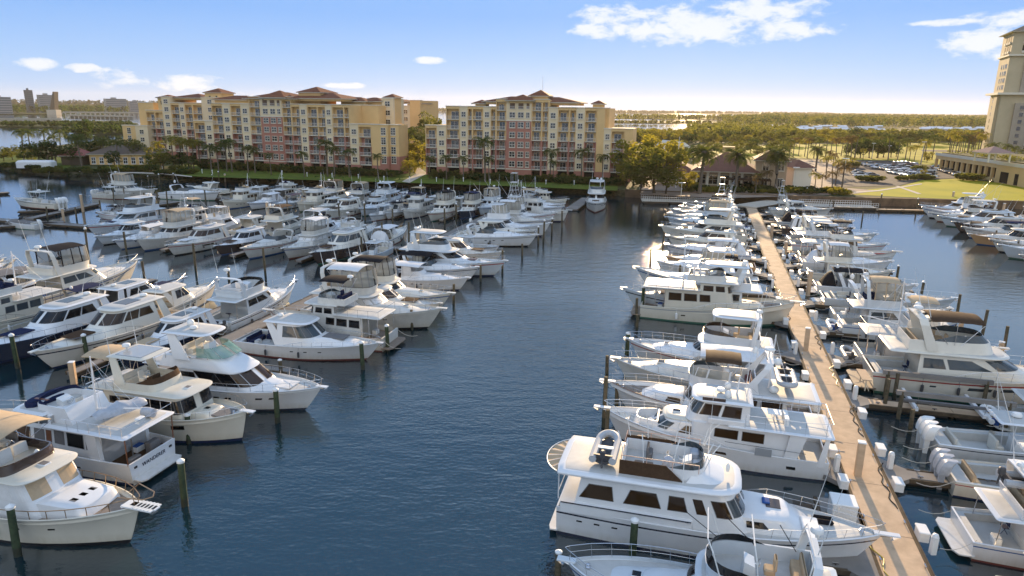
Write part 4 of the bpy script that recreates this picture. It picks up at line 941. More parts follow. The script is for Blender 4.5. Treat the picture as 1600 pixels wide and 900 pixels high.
def europa(L=16.5):
    # sedan trawler: overhanging boat deck aft, raised flybridge with brown canopy, arch
    b = Boat(L=L, B=4.9, fs=1.5, fb=2.5, bul=.35, hm=gel, flare=1.2, tm=.5, p=2.3, stripe=navy, capm=wood, dm=teak)
    z1 = b.zd(L * .3) + 2.05
    H = b.house(L * .14, L * .64, 1.85, z1, rf=1.0, nose=1.1, tum=.06, tp=.03, name='salon', ex=.55)
    b.win(H, .05, .30, .45, .86, m=glassb, name='salon_window'); b.win(H, .34, .58, .45, .86, m=glassb, name='salon_window')
    b.win(H, .66, .78, .42, .86, m=glassb, name='door_window'); b.win(H, .83, 1.4, .45, .86, m=glassb, name='wrap_window'); b.win(H, 1.45, 1.98, .45, .86, m=glassb, name='windshield')
    b.house(L * .62, L * .84, 1.4, b.zd(L * .73) + .6, rf=1.0, nose=1.0, tum=.15, tp=.15, name='trunk_cabin'); b.hatch(L * .72, 0, b.zd(L * .73) + .63, .8, .7, crm)
    b.win(b.H, .1, .6, .3, .8, m=glassb, name='trunk_window')
    b.roof(-.1, L * .42, 2.3, z1, th=.12, nose=.3, camber=.01, name='boat_deck')
    b.roof(L * .3, L * .60, 2.0, z1, th=.14, nose=1.4, camber=.03, name='flybridge_deck')
    T = b.tub(L * .27, L * .60, 1.75, z1 + .12, .85, nose=1.6, rf=-.1, tum=-.03, tp=.12, ra=.2)
    b.tubewin(T, .8, .45, glassc, lean=-.6)
    z2 = z1 + 2.45
    b.bimini(L * .36, L * .53, 1.5, z2 - .15, cbrn, zb=z1 + .9, camber=.2); b.encl(T, z1 + 1.75, .55, 1.9, posts=(.55, 1.0, 1.4), fm=cwht, m=vin)
    b.arch(L * .33, 1.85, z1 + .3, z2 + .3, 1.7, .5); b.radar(L * .33 - 1.6, z2 + .3, 0, .42, .5); b.sat(L * .2, z2 + .1, 1.2, .3); b.sat(L * .2, z1 + .15, .9, .38); b.mast(L * .22, z1 + .1, 4.5)
    b.helm(L * .42, -.5, z1 + .15); b.seats([(L * .30, L * .33, -1.4, 1.4, z1 + .15, 'a')], mat('maroon_cushion', (.12, .02, .02), .7))
    for y in (1.4, -1.4): b.antenna(L * .30, y, z2, 4.5, -.05)
    b.rail(.4, .985, .65, mid=True); b.platform(1.0, m=teak); b.pulpit(.9)
    pr = MB()
    for sd in (1, -1):
        pr.tube([(.15, sd * 2.1, b.zd(1)), (.0, sd * 2.15, z1)], .05, 6); pr.tube([(L * .13, sd * 2.1, b.zd(1)), (L * .12, sd * 2.15, z1)], .05, 6)
    b.part('deck_posts', pr, [gel]); b.ports([.2, .3, .62, .7, .78], .5, .15)
    b.sat(L * .13, z1 + .14, -.6, .3)
    b.lines(); return b
def pilothouse_trawler(L=13.5):
    # small pilothouse trawler, open hardtop on raised flybridge, big dark wrap windows
    b = Boat(L=L, B=4.5, fs=1.5, fb=2.35, bul=.30, hm=crm, flare=1.0, tm=.52, p=2.6, rake=.05, boot=cnav)
    z1 = b.zd(L * .35) + 2.0
    H = b.house(L * .16, L * .70, 1.95, z1, rf=.45, ra=0, nose=.7, tum=.05, tp=.03, name='salon', ex=.5)
    b.win(H, .08, .44, .30, .84, sk=.0, sk2=.1, m=glass, name='salon_window'); b.win(H, .52, 1.06, .36, .90, sk=.05, sk2=0, m=glass, name='pilothouse_window'); b.win(H, 1.08, 1.5, .36, .90, m=glass, name='windshield'); b.win(H, 1.52, 1.98, .36, .90, m=glass, name='windshield')
    b.roof(L * .05, L * .71, 2.0, z1, th=.14, nose=1.0, m=crm, camber=.05, name='cabin_roof')
    b.hatch(L * .62, 0, z1 + .2, .5, .5, cgry)
    T = b.tub(L * .22, L * .52, 1.75, z1 + .12, .55, nose=.9, rf=.15, tum=.03, tp=.06, m=crm)
    b.tubewin(T, .75, .42, cbrn, lean=-.4)
    z2 = z1 + 2.35
    b.roof(L * .18, L * .44, 1.55, z2, th=.08, nose=.4, camber=.05, name='hardtop', m=crm)
    g = MB(); g.rbox(L * .22, L * .40, -1.15, 1.15, z2 + .12, z2 + .17, .03); b.part('hardtop_panel', g, [gry])
    for sd in (1, -1):
        w_ = MB(); w_.loft([[(L * .24, sd * 1.75, z1 + .5), (L * .31, sd * 1.75, z1 + .5), (L * .31, sd * 1.66, z1 + .5), (L * .24, sd * 1.66, z1 + .5)], [(L * .20, sd * 1.5, z2 + .02), (L * .25, sd * 1.5, z2 + .02), (L * .25, sd * 1.42, z2 + .02), (L * .20, sd * 1.42, z2 + .02)]], 0, cap=True); b.part('hardtop_leg', w_, [crm])
    b.bimini(L * .00, L * .20, 1.5, z2 - .25, ctan, zb=z1 + .2, name='aft_awning', legs=2)
    b.helm(L * .42, -.5, z1 + .15, cbrn, .9); b.seats([(L * .25, L * .28, -1.2, 1.2, z1 + .15, 'a')])
    b.radar(L * .22, z2 + .1, 0, .3, .25); b.antenna(L * .2, 1.3, z2 + .05, 3, -.1); b.antenna(L * .2, -1.3, z2 + .05, 3, -.1)
    rl = MB()
    for sd in (1, -1):
        rl.tube([(.3, sd * 1.95, z1 + .85), (L * .24, sd * 1.95, z1 + .85)], .022, 5)
        for i in range(5): rl.tube([(.3 + i * L * .055, sd * 1.95, z1 + .1), (.3 + i * L * .055, sd * 1.95, z1 + .85)], .016, 4)
    rl.tube([(.3, -1.95, z1 + .85), (.3, 1.95, z1 + .85)], .022, 5); b.part('boat_deck_rail', rl, [chrome])
    b.house(L * .68, L * .84, 1.2, b.zd(L * .76) + .35, rf=.5, nose=.6, tum=.15, tp=.1, name='trunk_cabin'); b.hatch(L * .74, 0, b.zd(L * .76) + .38, .5, .5, cgry); b.cushion(L * .79, L * .90, .75, b.zd(L * .8) + .16, cgry)
    b.rail(.20, .985, .55, mid=False); b.platform(1.0); b.pulpit(.7)
    b.hwin(.42, .455, .62, .74); b.hwin(.62, .70, .58, .76)
    pr = MB()
    for sd in (1, -1): pr.tube([(.5, sd * 1.9, b.zd(1)), (.5, sd * 1.9, z1)], .05, 6)
    b.part('deck_posts', pr, [crm])
    b.lines(); return b
def motor_cruiser_green(L=15.5):
    # white flybridge yacht, smooth moulded brow, green-tinted bridge windscreen, hardtop on arch
    b = Boat(L=L, B=4.8, fs=1.55, fb=2.15, bul=.16, flare=.9, cock=(.6, L * .16), cz=.9, tm=.48, boot=navy)
    z0 = b.zd(L * .6)
    b.house(L * .58, L * .88, 1.6, z0 + .35, rf=1.8, nose=1.9, tum=.3, tp=.2, name='foredeck_cabin', ex=.7)
    z1 = b.zd(L * .35) + 1.55
    H = b.house(L * .17, L * .70, 2.0, z1, rf=1.9, nose=1.8, tum=.10, tp=.05, name='salon', ex=.6)
    b.win(H, .55, 1.16, .26, .92, sk=-.12, sk2=.05, m=glass, name='side_window'); b.win(H, .10, .44, .45, .84, m=glass, name='side_window'); b.win(H, 1.18, 1.56, .26, .92, m=glassb, name='windshield'); b.win(H, 1.58, 1.98, .26, .92, m=glassb, name='windshield')
    D = b.house(L * .10, L * .60, 1.90, z1 + .85, rf=2.2, ra=.4, nose=2.2, tum=.14, tp=.08, zb=z1 - .02, name='flybridge', ex=.6)
    rec = MB(); rec.rbox(L * .14, L * .36, -1.35, 1.35, z1 + .86, z1 + .97, .05); b.part('bridge_deck', rec, [deckm])
    G = House(L * .28, L * .50, 1.62, z1 + 1.62, 1.35, .25, 1.5, .14, .04, z1 + .84, .6)
    for a, c in ((.42, .98), (1.0, 1.48), (1.52, 1.985)): b.win(G, a, c, .08, .98, m=glassg, name='bridge_windscreen')
    b.win(G, .0, .98, 0, .09, m=chrome, name='windscreen_frame'); 
    z2 = z1 + 2.55
    b.roof(L * .12, L * .40, 1.6, z2, th=.12, nose=1.1, m=gel, camber=.08, name='hardtop', raft=.5)
    for sd in (1, -1):
        w_ = MB(); w_.loft([[(L * .20, sd * 1.9, z1 + .7), (L * .30, sd * 1.9, z1 + .7), (L * .30, sd * 1.78, z1 + .7), (L * .20, sd * 1.78, z1 + .7)], [(L * .15, sd * 1.45, z2 + .03), (L * .20, sd * 1.45, z2 + .03), (L * .20, sd * 1.35, z2 + .03), (L * .15, sd * 1.35, z2 + .03)]], 0, cap=True); b.part('hardtop_leg', w_, [gel])
    b.helm(L * .36, -.5, z1 + .9); b.seats([(L * .24, L * .28, -1.1, 1.1, z1 + .9, 'a')])
    b.sat(L * .20, z2 + .15, .5, .3); b.radar(L * .26, z2 + .12, -.3, .3, .1); b.antenna(L * .28, 0, z2 + .1, 2.8, 0); b.antenna(L * .12, 1.5, z2, 4, -.1)
    rl = MB(); pts = [(L * .14, 1.7), (.3, 1.7), (.1, 1.3), (.1, -1.3), (.3, -1.7), (L * .14, -1.7)]
    rl.tube([(x, y, z1 + 1.5) for x, y in pts], .025, 5)
    for x, y in pts + [(L * .07, 1.7), (L * .07, -1.7), (.1, 0)]: rl.tube([(x, y, z1), (x, y, z1 + 1.5)], .018, 4)
    b.part('aft_rail', rl, [chrome]); b.roof(-.1, L * .2, 1.95, z1 - .02, th=.1, nose=.3, camber=.01, name='overhang_deck')
    b.rail(.34, .99, .65, mid=True, m=chrome, r=.022); b.platform(1.2); b.pulpit(.5); b.ports([.42, .48, .55, .72, .79], .64, .2); b.cushion(L * .74, L * .84, .8, z0 + .3, cwht)
    b.lines(); return b
def canopy_trawler(L=15.0):
    # nearest trawler: canvas-curtained pilothouse, long tan bimini, teak foredeck, bow pulpit
    b = Boat(L=L, B=4.7, fs=1.4, fb=2.45, bul=.28, flare=1.3, tm=.50, p=2.2, rake=.07, dm=teak, boot=mat('boot_black', (.01, .01, .012), .4), hm=crm)
    z1 = b.zd(L * .68) + .75
    F = b.house(L * .50, L * .84, 1.55, z1, rf=.35, ra=0, nose=.5, tum=.06, tp=.12, name='trunk_cabin', ex=.45, m=gel)
    for y in (-.62, 0, .62): b.hatch(L * .745, y, z1 + .03, .55, .42, cgry)
    z2 = b.zd(L * .4) + 2.25
    H = b.house(L * .14, L * .66, 1.9, z2, rf=1.0, nose=.8, tum=.05, tp=.03, name='pilothouse', ex=.45, m=gel)
    for a, c, m_ in ((.10, .3, vin), (.34, .52, glass), (.56, .72, cwht), (.745, .95, cwht), (1.06, 1.5, cwht), (1.54, 1.98, ctan)): b.win(H, a, c, .50, .92, m=m_, name='curtained_window')
    b.roof(L * .12, L * .63, 2.05, z2, th=.13, nose=.9, camber=.07, name='pilothouse_roof', m=crm)
    b.hatch(L * .56, .2, z2 + .2, .6, .5, cgry); b.sat(L * .50, z2 + .2, .6, .18)
    T = b.tub(L * .18, L * .53, 1.75, z2 + .12, .6, nose=.6, rf=.1, tum=.02, tp=.04, m=brn, floor=deckm); 
    b.helm(L * .40, -.4, z2 + .15, white, .8); b.helm(L * .38, .8, z2 + .15, white, .6); b.seats([(L * .2, L * .24, -1.3, 1.3, z2 + .15, 'a'), (L * .27, L * .34, .9, 1.5, z2 + .15, 'l')], cgry)
    b.bimini(L * .16, L * .50, 1.85, z2 + 2.0, ctan, zb=z2 + .6, camber=.35, legs=4, droop=.05)
    b.rail(.30, .985, .55, mid=False, m=mat('bronze_rail', (.30, .20, .12), .3, metal=.6), r=.028)
    pp = MB(); z = b.zs(1)
    pp.rbox(L - .9, L + 1.1, -.42, .42, z - .02, z + .06, .02)
    for i in range(5): pp.box(L - .1 + i * .24, L - .02 + i * .24, -.4, .4, z + .06, z + .09)
    b.part('bow_pulpit_platform', pp, [white]); b.pulpit(1.2)
    ar = MB()
    for sd in (1, -1): ar.tube([(L - 1.6, sd * .95, z), (L - .6, sd * .75, z + .8), (L + .7, sd * .42, z + .7), (L + 1.0, 0, z + .7)], .035, 5)
    b.part('pulpit_rail', ar, [mat('bronze_rail', (.3, .2, .12), .3, metal=.6)])
    b.ports([.58, .72], .62, .14); b.fender(.48, -1, gry); b.fender(.40, 1, gry); b.platform(.8)
    b.lines(); return b
def wanderer(L=13.5):
    # cockpit trawler seen from the quarter: long boat deck with mast and covered dinghy, name on the transom
    b = Boat(L=L, B=4.5, fs=1.45, fb=2.5, bul=.55, flare=1.1, tm=.5, p=2.3, rake=.08, dm=cbrn)
    z1 = b.zd(L * .3) + 2.15
    H = b.house(L * .16, L * .62, 1.75, z1, rf=.25, nose=.4, tum=.02, tp=.02, name='salon', ex=.45)
    for a, c, m_ in ((.05, .22, cgry), (.25, .48, glass), (.52, .66, cgry), (.70, .78, wood), (.80, .95, cgry), (1.05, 1.98, glassc)): b.win(H, a, c, .42, .86, m=m_, name='side_window')
    b.roof(-.15, L * .50, 2.22, z1, th=.12, nose=.5, camber=.03, name='boat_deck', m=gel)
    b.roof(L * .46, L * .68, 2.0, z1 + .65, th=.12, nose=.6, camber=.04, name='pilothouse_roof')
    Pz = b.house(L * .44, L * .66, 1.8, z1 + .65, rf=.4, nose=.5, tum=.04, tp=.02, name='pilothouse', zb=z1 - .3, ex=.45)
    for a, c in ((.1, .4), (.45, .8), (1.05, 1.98)): b.win(Pz, a, c, .35, .88, m=glassc, name='pilothouse_window')
    T = b.tub(L * .33, L * .58, 1.55, z1 + .15, 1.05, nose=.8, rf=.2, tum=.03, tp=.06, ra=.5); b.tubewin(T, .75, .3, cnav, lean=-.3)
    b.helm(L * .48, 0, z1 + .2, white); b.seats([(L * .38, L * .41, -1.1, 1.1, z1 + .2, 'a'), (L * .43, L * .48, .8, 1.3, z1 + .2, 'l')], white)
    nv = MB(); nv.loft([[(L * .60 + .5 * math.cos(a) * k, 1.5 * math.sin(a), z1 + .77 + h) for a in [math.pi * 2 * i / 12 for i in range(12)]] for k, h in ((1.5, 0), (1.5, .25), (.9, .4))], 0, cap=True); b.part('folded_canvas', nv, [cnav])
    b.mast(L * .30, z1 + .1, 4.2, 0, boom=-3.6)
    rb = MB(); rb.rbox(L * .50, L * .58, .9, 1.1, z1 + .088 * L + .18, z1 + 1.36, .02); b.part('wooden_nameboard', rb, [wood])
    rl = MB(); zz = z1 + .12; pts = [(L * .34, 2.1), (.05, 2.1), (-.1, 1.9), (-.1, -1.9), (.05, -2.1), (L * .34, -2.1)]
    rl.tube([(x, y, zz + .7) for x, y in pts], .022, 5)
    for i in range(6):
        for sd in (1, -1): rl.tube([(.1 + i * L * .062, sd * 2.1, zz), (.1 + i * L * .062, sd * 2.1, zz + .7)], .015, 4)
    b.part('boat_deck_rail', rl, [chrome]); lr = MB(); lr.lathe([(.05, 0), (.3, .08), (.34, .5), (.3, .92), (.05, 1.0)], (.3, -.9, zz + .38), 10, ax='x'); b.part('life_raft', lr, [silv], True)
    gr = MB(); gr.rbox(-.1, .25, .3, .9, zz + .45, zz + .8, .06); b.part('rail_locker', gr, [white])
    for sd in (1, -1):
        w_ = MB(); w_.loft([[(L * .15, sd * 2.05, b.zd(1)), (L * .21, sd * 2.05, b.zd(1)), (L * .21, sd * 1.75, b.zd(1)), (L * .15, sd * 1.75, b.zd(1))], [(L * .17, sd * 2.05, z1), (L * .23, sd * 2.05, z1), (L * .23, sd * 1.75, z1), (L * .17, sd * 1.75, z1)]], 0, cap=True); b.part('deck_support', w_, [gel])
        p_ = MB(); p_.tube([(.1, sd * 1.95, b.zs(0) - .1), (.05, sd * 2.0, z1)], .04, 6); b.part('deck_post', p_, [wood])
    ckp = MB(); ckp.rbox(.6, 1.1, -1.4, -.5, b.zd(1), b.zd(1) + .75, .05); ckp.tube([(1.4, .2, b.zd(1)), (1.3, .3, b.zd(1) + 1.3)], .05, 5); ckp.rbox(.5, .9, .4, 1.3, b.zd(1), b.zd(1) + .5, .05); b.part('cockpit_gear', ckp, [cgry])
    b.rail(.45, .985, .65, mid=True); b.platform(.75, 3.6, .3); b.pulpit(.8); b.ports([.3, .45, .6], .5, .14)
    cu = bpy.data.curves.new('transom_name', 'FONT'); cu.body = 'WANDERER'; cu.size = .36; cu.extrude = .008; cu.align_x = 'CENTER'; cu.align_y = 'CENTER'; cu.space_character = 1.05; cu.shear = 0.12
    to = bpy.data.objects.new('transom_name', cu); COL.objects.link(to)
    dg = bpy.context.evaluated_depsgraph_get(); me = bpy.data.meshes.new_from_object(to.evaluated_get(dg)); bpy.data.objects.remove(to)
    me.materials.clear(); me.materials.append(navy); o = bpy.data.objects.new('transom_name', me); COL.objects.link(o); o.parent = b.root; reg(o)
    o.rotation_euler = (math.pi / 2, 0, -math.pi / 2); o.location = (-.02, 0, 1.0)
    for sy in (-1.5, 1.5):
        hh = MB(); hh.rbox(-.05, .02, sy - .12, sy + .12, 1.05, 1.18, .02); b.part('fairlead', hh, [rub])
    b.lines(False); return b

# ------------------------------------------------------------------ the setting: water, land, far shore
G = 1.8
O0 = P(1410, 880, .6); AX = R_(15.5)
DV = Vector((math.sin(AX), math.cos(AX), 0)); EV = Vector((math.cos(AX), -math.sin(AX), 0))
def DE(d, e, z=0.0): v = O0 + DV * d + EV * e; return Vector((v.x, v.y, z))

def water_mat():
    m = bpy.data.materials.new('water'); m.use_nodes = True; t = m.node_tree; b = t.nodes['Principled BSDF']
    b.inputs['Base Color'].default_value = (0.003, 0.019, 0.028, 1); b.inputs['Roughness'].default_value = 0.055
    b.inputs['IOR'].default_value = 2.15; b.inputs['Specular IOR Level'].default_value = .5
    tx = t.nodes.new('ShaderNodeTexCoord'); 
    def nz(sc, sx, sy, det, rz=0.0):
        mp = t.nodes.new('ShaderNodeMapping'); mp.inputs['Scale'].default_value = (sx, sy, 1); mp.inputs['Rotation'].default_value = (0, 0, rz)
        n = t.nodes.new('ShaderNodeTexNoise'); n.inputs['Scale'].default_value = sc; n.inputs['Detail'].default_value = det; n.inputs['Roughness'].default_value = .55
        t.links.new(tx.outputs['Object'], mp.inputs[0]); t.links.new(mp.outputs[0], n.inputs[0]); return n.outputs[0]
    a = nz(2.4, 1, 1.5, 3, .3); c = nz(.35, 1, 2.2, 2, -.4); patch = nz(.018, 1, 1.4, 3)
    ad = t.nodes.new('ShaderNodeMath'); ad.operation = 'MULTIPLY_ADD'; t.links.new(c, ad.inputs[0]); ad.inputs[1].default_value = 1.8; t.links.new(a, ad.inputs[2])
    # wind ruffles the open channel; water between the docks lies calmer
    def lin(v, off):
        n = t.nodes.new('ShaderNodeVectorMath'); n.operation = 'DOT_PRODUCT'; t.links.new(tx.outputs['Object'], n.inputs[0]); n.inputs[1].default_value = v
        k = t.nodes.new('ShaderNodeMath'); k.operation = 'SUBTRACT'; t.links.new(n.outputs['Value'], k.inputs[0]); k.inputs[1].default_value = off; return k.outputs[0]
    def mr(a_, f0, f1, t0, t1):
        n = t.nodes.new('ShaderNodeMapRange'); n.interpolation_type = 'SMOOTHSTEP'; t.links.new(a_, n.inputs[0])
        for i_, v_ in enumerate((f0, f1, t0, t1)): n.inputs[i_ + 1].default_value = v_
        return n.outputs[0]
    def mu(a_, b_, op='MULTIPLY'):
        n = t.nodes.new('ShaderNodeMath'); n.operation = op; t.links.new(a_, n.inputs[0])
        if isinstance(b_, float): n.inputs[1].default_value = b_
        else: t.links.new(b_, n.inputs[1])
        return n.outputs[0]
    le = lin(EV, EV.dot(O0)); ld = lin(DV, DV.dot(O0))
    ch = mu(mu(mr(le, -52, -36, 0, 1), mr(le, -22, -10, 1, 0)), mr(ld, 45, 110, 1, .25))
    stv = mu(mu(ch, mr(patch, .38, .62, .45, 1.0)), .52)
    st = type('o', (), {})(); st.outputs = [mu(stv, .10, 'ADD')]
    bp = t.nodes.new('ShaderNodeBump'); bp.inputs['Distance'].default_value = .09; t.links.new(st.outputs[0], bp.inputs['Strength']); t.links.new(ad.outputs[0], bp.inputs['Height'])
    t.links.new(bp.outputs[0], b.inputs['Normal'])
    return m
WM = water_mat()
def sheet(name, pts, z, mt, lab=None, kind='structure', thick=None):
    mb = MB(); n = len(pts)
    top = [(p[0], p[1], z) for p in pts]
    mb.add(top, [tuple(range(n))])
    if thick: 
        bot = [(p[0], p[1], z - thick) for p in pts]; mb.loft([bot, top], 0)
    o = mb.build(name, [mt]); 
    # make the top face look up
    me = o.data
    if me.polygons[0].normal.z < 0: me.flip_normals()
    tag(o, lab, kind=kind); return o
mb = MB(); mb.add([(-12000, -200, 0), (12000, -200, 0), (12000, 14000, 0), (-12000, 14000, 0)], [(0, 1, 2, 3)])
tag(mb.build('water', [WM]), kind='structure')
mb = MB(); mb.add([(-12000, -200, -3.5), (12000, -200, -3.5), (12000, 14000, -3.5), (-12000, 14000, -3.5)], [(0, 1, 2, 3)])
tag(mb.build('seabed', [mat('seabed', (.03, .035, .02), .9)]), kind='structure')

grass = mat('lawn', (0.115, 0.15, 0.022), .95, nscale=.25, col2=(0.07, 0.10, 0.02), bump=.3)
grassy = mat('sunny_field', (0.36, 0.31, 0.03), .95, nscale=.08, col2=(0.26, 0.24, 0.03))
scrub = mat('scrub_ground', (0.085, 0.085, 0.035), .95, nscale=.08, col2=(0.045, 0.055, 0.022), bump=.4)
asph = mat('asphalt', (0.085, 0.08, 0.078), .9, noise=.2, nscale=.5)
pave = mat('pink_paving', (0.30, 0.23, 0.18), .85, noise=.2, nscale=.4)
bankm = mat('rock_bank', (0.10, 0.085, 0.05), .95, nscale=1.2, col2=(0.03, 0.033, 0.016), bump=1.0)
seaw = mat('seawall_concrete', (0.20, 0.13, 0.08), .9, nscale=.6, col2=(0.11, 0.075, 0.05), bump=.3)
conc = mat('pale_concrete', (0.50, 0.44, 0.36), .85, noise=.12, nscale=.8)

# shoreline of the marina basin, measured along the water's edge
shore = [P(x, y, 0) for x, y in ((-420, 262), (-200, 258), (0, 264), (25, 269), (60, 272.5), (110, 275), (200, 277.5), (260, 282), (330, 284), (437, 286), (600, 291), (800, 298.5), (930, 305), (1000, 309), (1130, 314), (1250, 318.5), (1370, 322), (1600, 327), (1800, 334), (2300, 352))]
back = [P(x, y, 0) for x, y in ((2600, 330), (2600, 197), (1560, 184.6), (1230, 182), (1185, 188), (1125, 199), (1070, 212), (985, 216), (900, 217), (700, 216), (420, 206), (240, 208), (190, 222), (120, 228), (70, 236), (0, 243), (-150, 246), (-420, 250))]
edge = []
for i in range(len(shore) - 1):
    for k in range(6):
        p = shore[i].lerp(shore[i + 1], k / 6); edge.append(p)
edge.append(shore[-1])
loop = edge + back
inset = []
for i, p in enumerate(edge):
    q = Vector((p.x, p.y, G)); w = 5.5 if p.x < 30 else .6
    q.y += w + (rnd.uniform(-.8, .8) if w > 1 else 0); inset.append(q)
bk = [Vector((p.x, p.y, G)) for p in back]
mb = MB(); n = len(inset)
mb.add(inset + bk, [tuple(range(n + len(bk)))]); land = mb.build('ground', [scrub])
if land.data.polygons[0].normal.z < 0: land.data.flip_normals()
tag(land, kind='structure')
# rock bank / seawall as a strip between water and land
mb = MB(); rows = []
for i in range(n):
    a = edge[i]; b = inset[i]; r = []
    for k in range(6):
        f = k / 5; v = a.lerp(b, f); v.z = -.6 + (G + .62) * min(1, f * 1.15) ** (.8) if b.y - a.y > 2 else (-.6 + (G + .6) * f)
        if b.y - a.y > 2 and 0 < k < 5: v += Vector((rnd.uniform(-.4, .4), rnd.uniform(-.5, .5), rnd.uniform(-.25, .25)))
        r.append(v)
    rows.append(r)
cut = next(i for i in range(n) if edge[i].x >= 30)
mb.loft(rows[:cut + 1], 0, closed=False); tag(mb.build('rocky_bank', [bankm]), kind='structure')
mb = MB()
def thick_strip(rws):
    out = []
    for r in rws:
        a, b = r[0], r[-1]; y0 = a.y
        out.append([(a.x, y0, -1.5), (a.x, y0, G + .25), (a.x, y0 + .9, G + .25), (a.x, y0 + .9, -1.5)])
    return out
mb.loft(thick_strip(rows[cut:]), 0, cap=True); o = mb.build('seawall', [seaw]); tag(o, 'brown concrete seawall holding the lawn above the marina water', 'seawall')
def patch(name, px, mt, z=.02):
    pts = [P(x, y, G) for x, y in px]
    return sheet(name, pts, G + z, mt)
patch('lawn', ((262, 273.5), (330, 277), (437, 280), (600, 284.5), (800, 291), (965, 298), (965, 268), (640, 255), (300, 250)), grass, .03)
patch('lawn', ((-100, 256), (0, 256), (60, 264), (105, 266), (120, 248), (0, 240), (-100, 240)), grass, .03)
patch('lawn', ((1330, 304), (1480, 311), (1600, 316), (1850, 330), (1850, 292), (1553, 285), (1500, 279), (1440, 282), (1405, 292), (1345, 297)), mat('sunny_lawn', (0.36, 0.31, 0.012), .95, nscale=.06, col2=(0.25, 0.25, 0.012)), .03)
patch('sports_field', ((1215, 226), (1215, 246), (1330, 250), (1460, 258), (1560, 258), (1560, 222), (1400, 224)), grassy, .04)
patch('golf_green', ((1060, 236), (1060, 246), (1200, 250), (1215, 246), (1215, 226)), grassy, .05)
patch('car_park', ((1300, 293), (1405, 290), (1440, 281), (1500, 278), (1455, 262), (1400, 251), (1325, 250), (1305, 262)), asph, .06)
patch('paved_plaza', ((1000, 304), (1130, 310), (1330, 304), (1372, 298), (1300, 292), (1305, 262), (1330, 250), (1240, 250), (1215, 275), (1062, 275), (1040, 226), (1062, 225), (1000, 224)), pave, .05)
patch('path', ((100, 268), (250, 272), (300, 277), (300, 275.6), (262, 271), (110, 266)), conc, .07)
patch('path', ((1398, 291), (1403, 290.5), (1440, 303), (1434, 303.6)), conc, .07)
patch('path', ((1330, 300.5), (1372, 297.2), (1440, 287), (1441, 288.2), (1374, 299), (1331, 302)), conc, .075)
patch('path', ((628, 284), (650, 272), (640, 262), (652, 260), (668, 271), (640, 286)), conc, .07)
patch('road', ((1440, 234), (1440, 236.5), (1620, 241), (1620, 238)), asph, .08)
# far land: strips of shore in the bay and the distant shore
def island(name, px, mt, h=1.2):
    pts = [P(x, y, 0) for x, y in px]; return sheet(name, pts, h, mt, thick=h + .5)
island('causeway_island', ((-200, 190.5), (60, 190.5), (185, 190.5), (215, 194), (225, 209), (130, 209), (90, 200), (-200, 198)), scrub)
island('far_peninsula', ((-400, 177), (90, 179), (96, 175.5), (205, 175.5), (300, 173), (300, 170), (-400, 167.5)), scrub)
island('low_island', ((950, 185.2), (1060, 187), (1200, 188), (1230, 185), (1100, 183), (970, 182.4)), scrub)
island('sand_bar', ((950, 191.5), (1050, 193.5), (1120, 193), (1120, 191), (1000, 190)), scrub)
island('sand_spit', ((1064, 206), (1120, 205), (1130, 197), (1075, 197.5)), scrub)
far = [P(x, y, 0) for x, y in ((-900, 160), (0, 166.5), (300, 171), (660, 173.8), (950, 176.2), (1230, 179.5), (1560, 184), (2600, 196))]
mb = MB(); a = [(p.x, p.y, 0) for p in far]; b_ = [(p.x, p.y, 2.5) for p in far]; c_ = [(p.x * 3, p.y + 9000, 2.5) for p in far]
mb.loft([a, b_, c_], 0, closed=False); o = mb.build('far_shore', [scrub]); tag(o, kind='structure')

# ------------------------------------------------------------------ foliage
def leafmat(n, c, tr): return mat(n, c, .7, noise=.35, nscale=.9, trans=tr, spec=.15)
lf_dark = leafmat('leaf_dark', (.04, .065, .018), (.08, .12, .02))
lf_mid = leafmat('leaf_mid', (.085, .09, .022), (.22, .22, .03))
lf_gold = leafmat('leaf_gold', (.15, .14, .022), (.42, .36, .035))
lf_palm = leafmat('leaf_palm', (.06, .085, .02), (.16, .18, .03))
lf_dry = leafmat('leaf_dry', (.12, .08, .03), (.2, .13, .03))
bark = mat('bark', (.13, .10, .07), .9, noise=.4, nscale=4)
palmb = mat('palm_bark', (.17, .14, .11), .9, noise=.35, nscale=5)
def leafcloud(mb, c, r, n, sz, rg, flat=.75):
    for _ in range(n):
        d = Vector((rg.gauss(0, 1), rg.gauss(0, 1), rg.gauss(0, 1))); d.normalize(); k = rg.uniform(.45, 1.0) ** .5
        p = Vector((c[0] + d.x * r * k, c[1] + d.y * r * k, c[2] + d.z * r * k * flat)); s = sz * rg.uniform(.6, 1.35)
        a = Vector((rg.gauss(0, 1), rg.gauss(0, 1), rg.gauss(0, .6))).normalized(); b = a.cross(Vector((rg.gauss(0, 1), rg.gauss(0, 1), rg.gauss(0, 1)))).normalized()
        mb.add([p - a * s, p + b * s * .55, p + a * s, p - b * s * .55], [(0, 1, 2, 3)])
def broad_meshes(seed, n=1500, sz=.30, spread=.42, clumps=15):
    rg = random.Random(seed); t = MB(); H = 1.0; c = MB()
    t.tube([(0, 0, -.02), (.02, .01, .2), (0, .02, .42)], .035, 7, r1=.02)
    cs = []
    for i in range(clumps):
        a = rg.uniform(0, 6.28); rr = rg.uniform(.1, 1) ** .6 * spread; z = rg.uniform(.28, .86)
        rr *= math.sin(min(1, max(.15, (z - .15) / .8)) * math.pi) ** .4 if z < .9 else .4
        cs.append((math.cos(a) * rr, math.sin(a) * rr, z)); 
    for k in cs:
        t.tube([(0, .02, .34), (k[0] * .5, k[1] * .5, .34 + (k[2] - .34) * .6), (k[0] * .9, k[1] * .9, k[2])], .013, 4, r1=.004)
    for k in cs: leafcloud(c, k, rg.uniform(.12, .21), n // clumps, sz * .075, rg)
    return t.mesh('trunk', [bark]), c
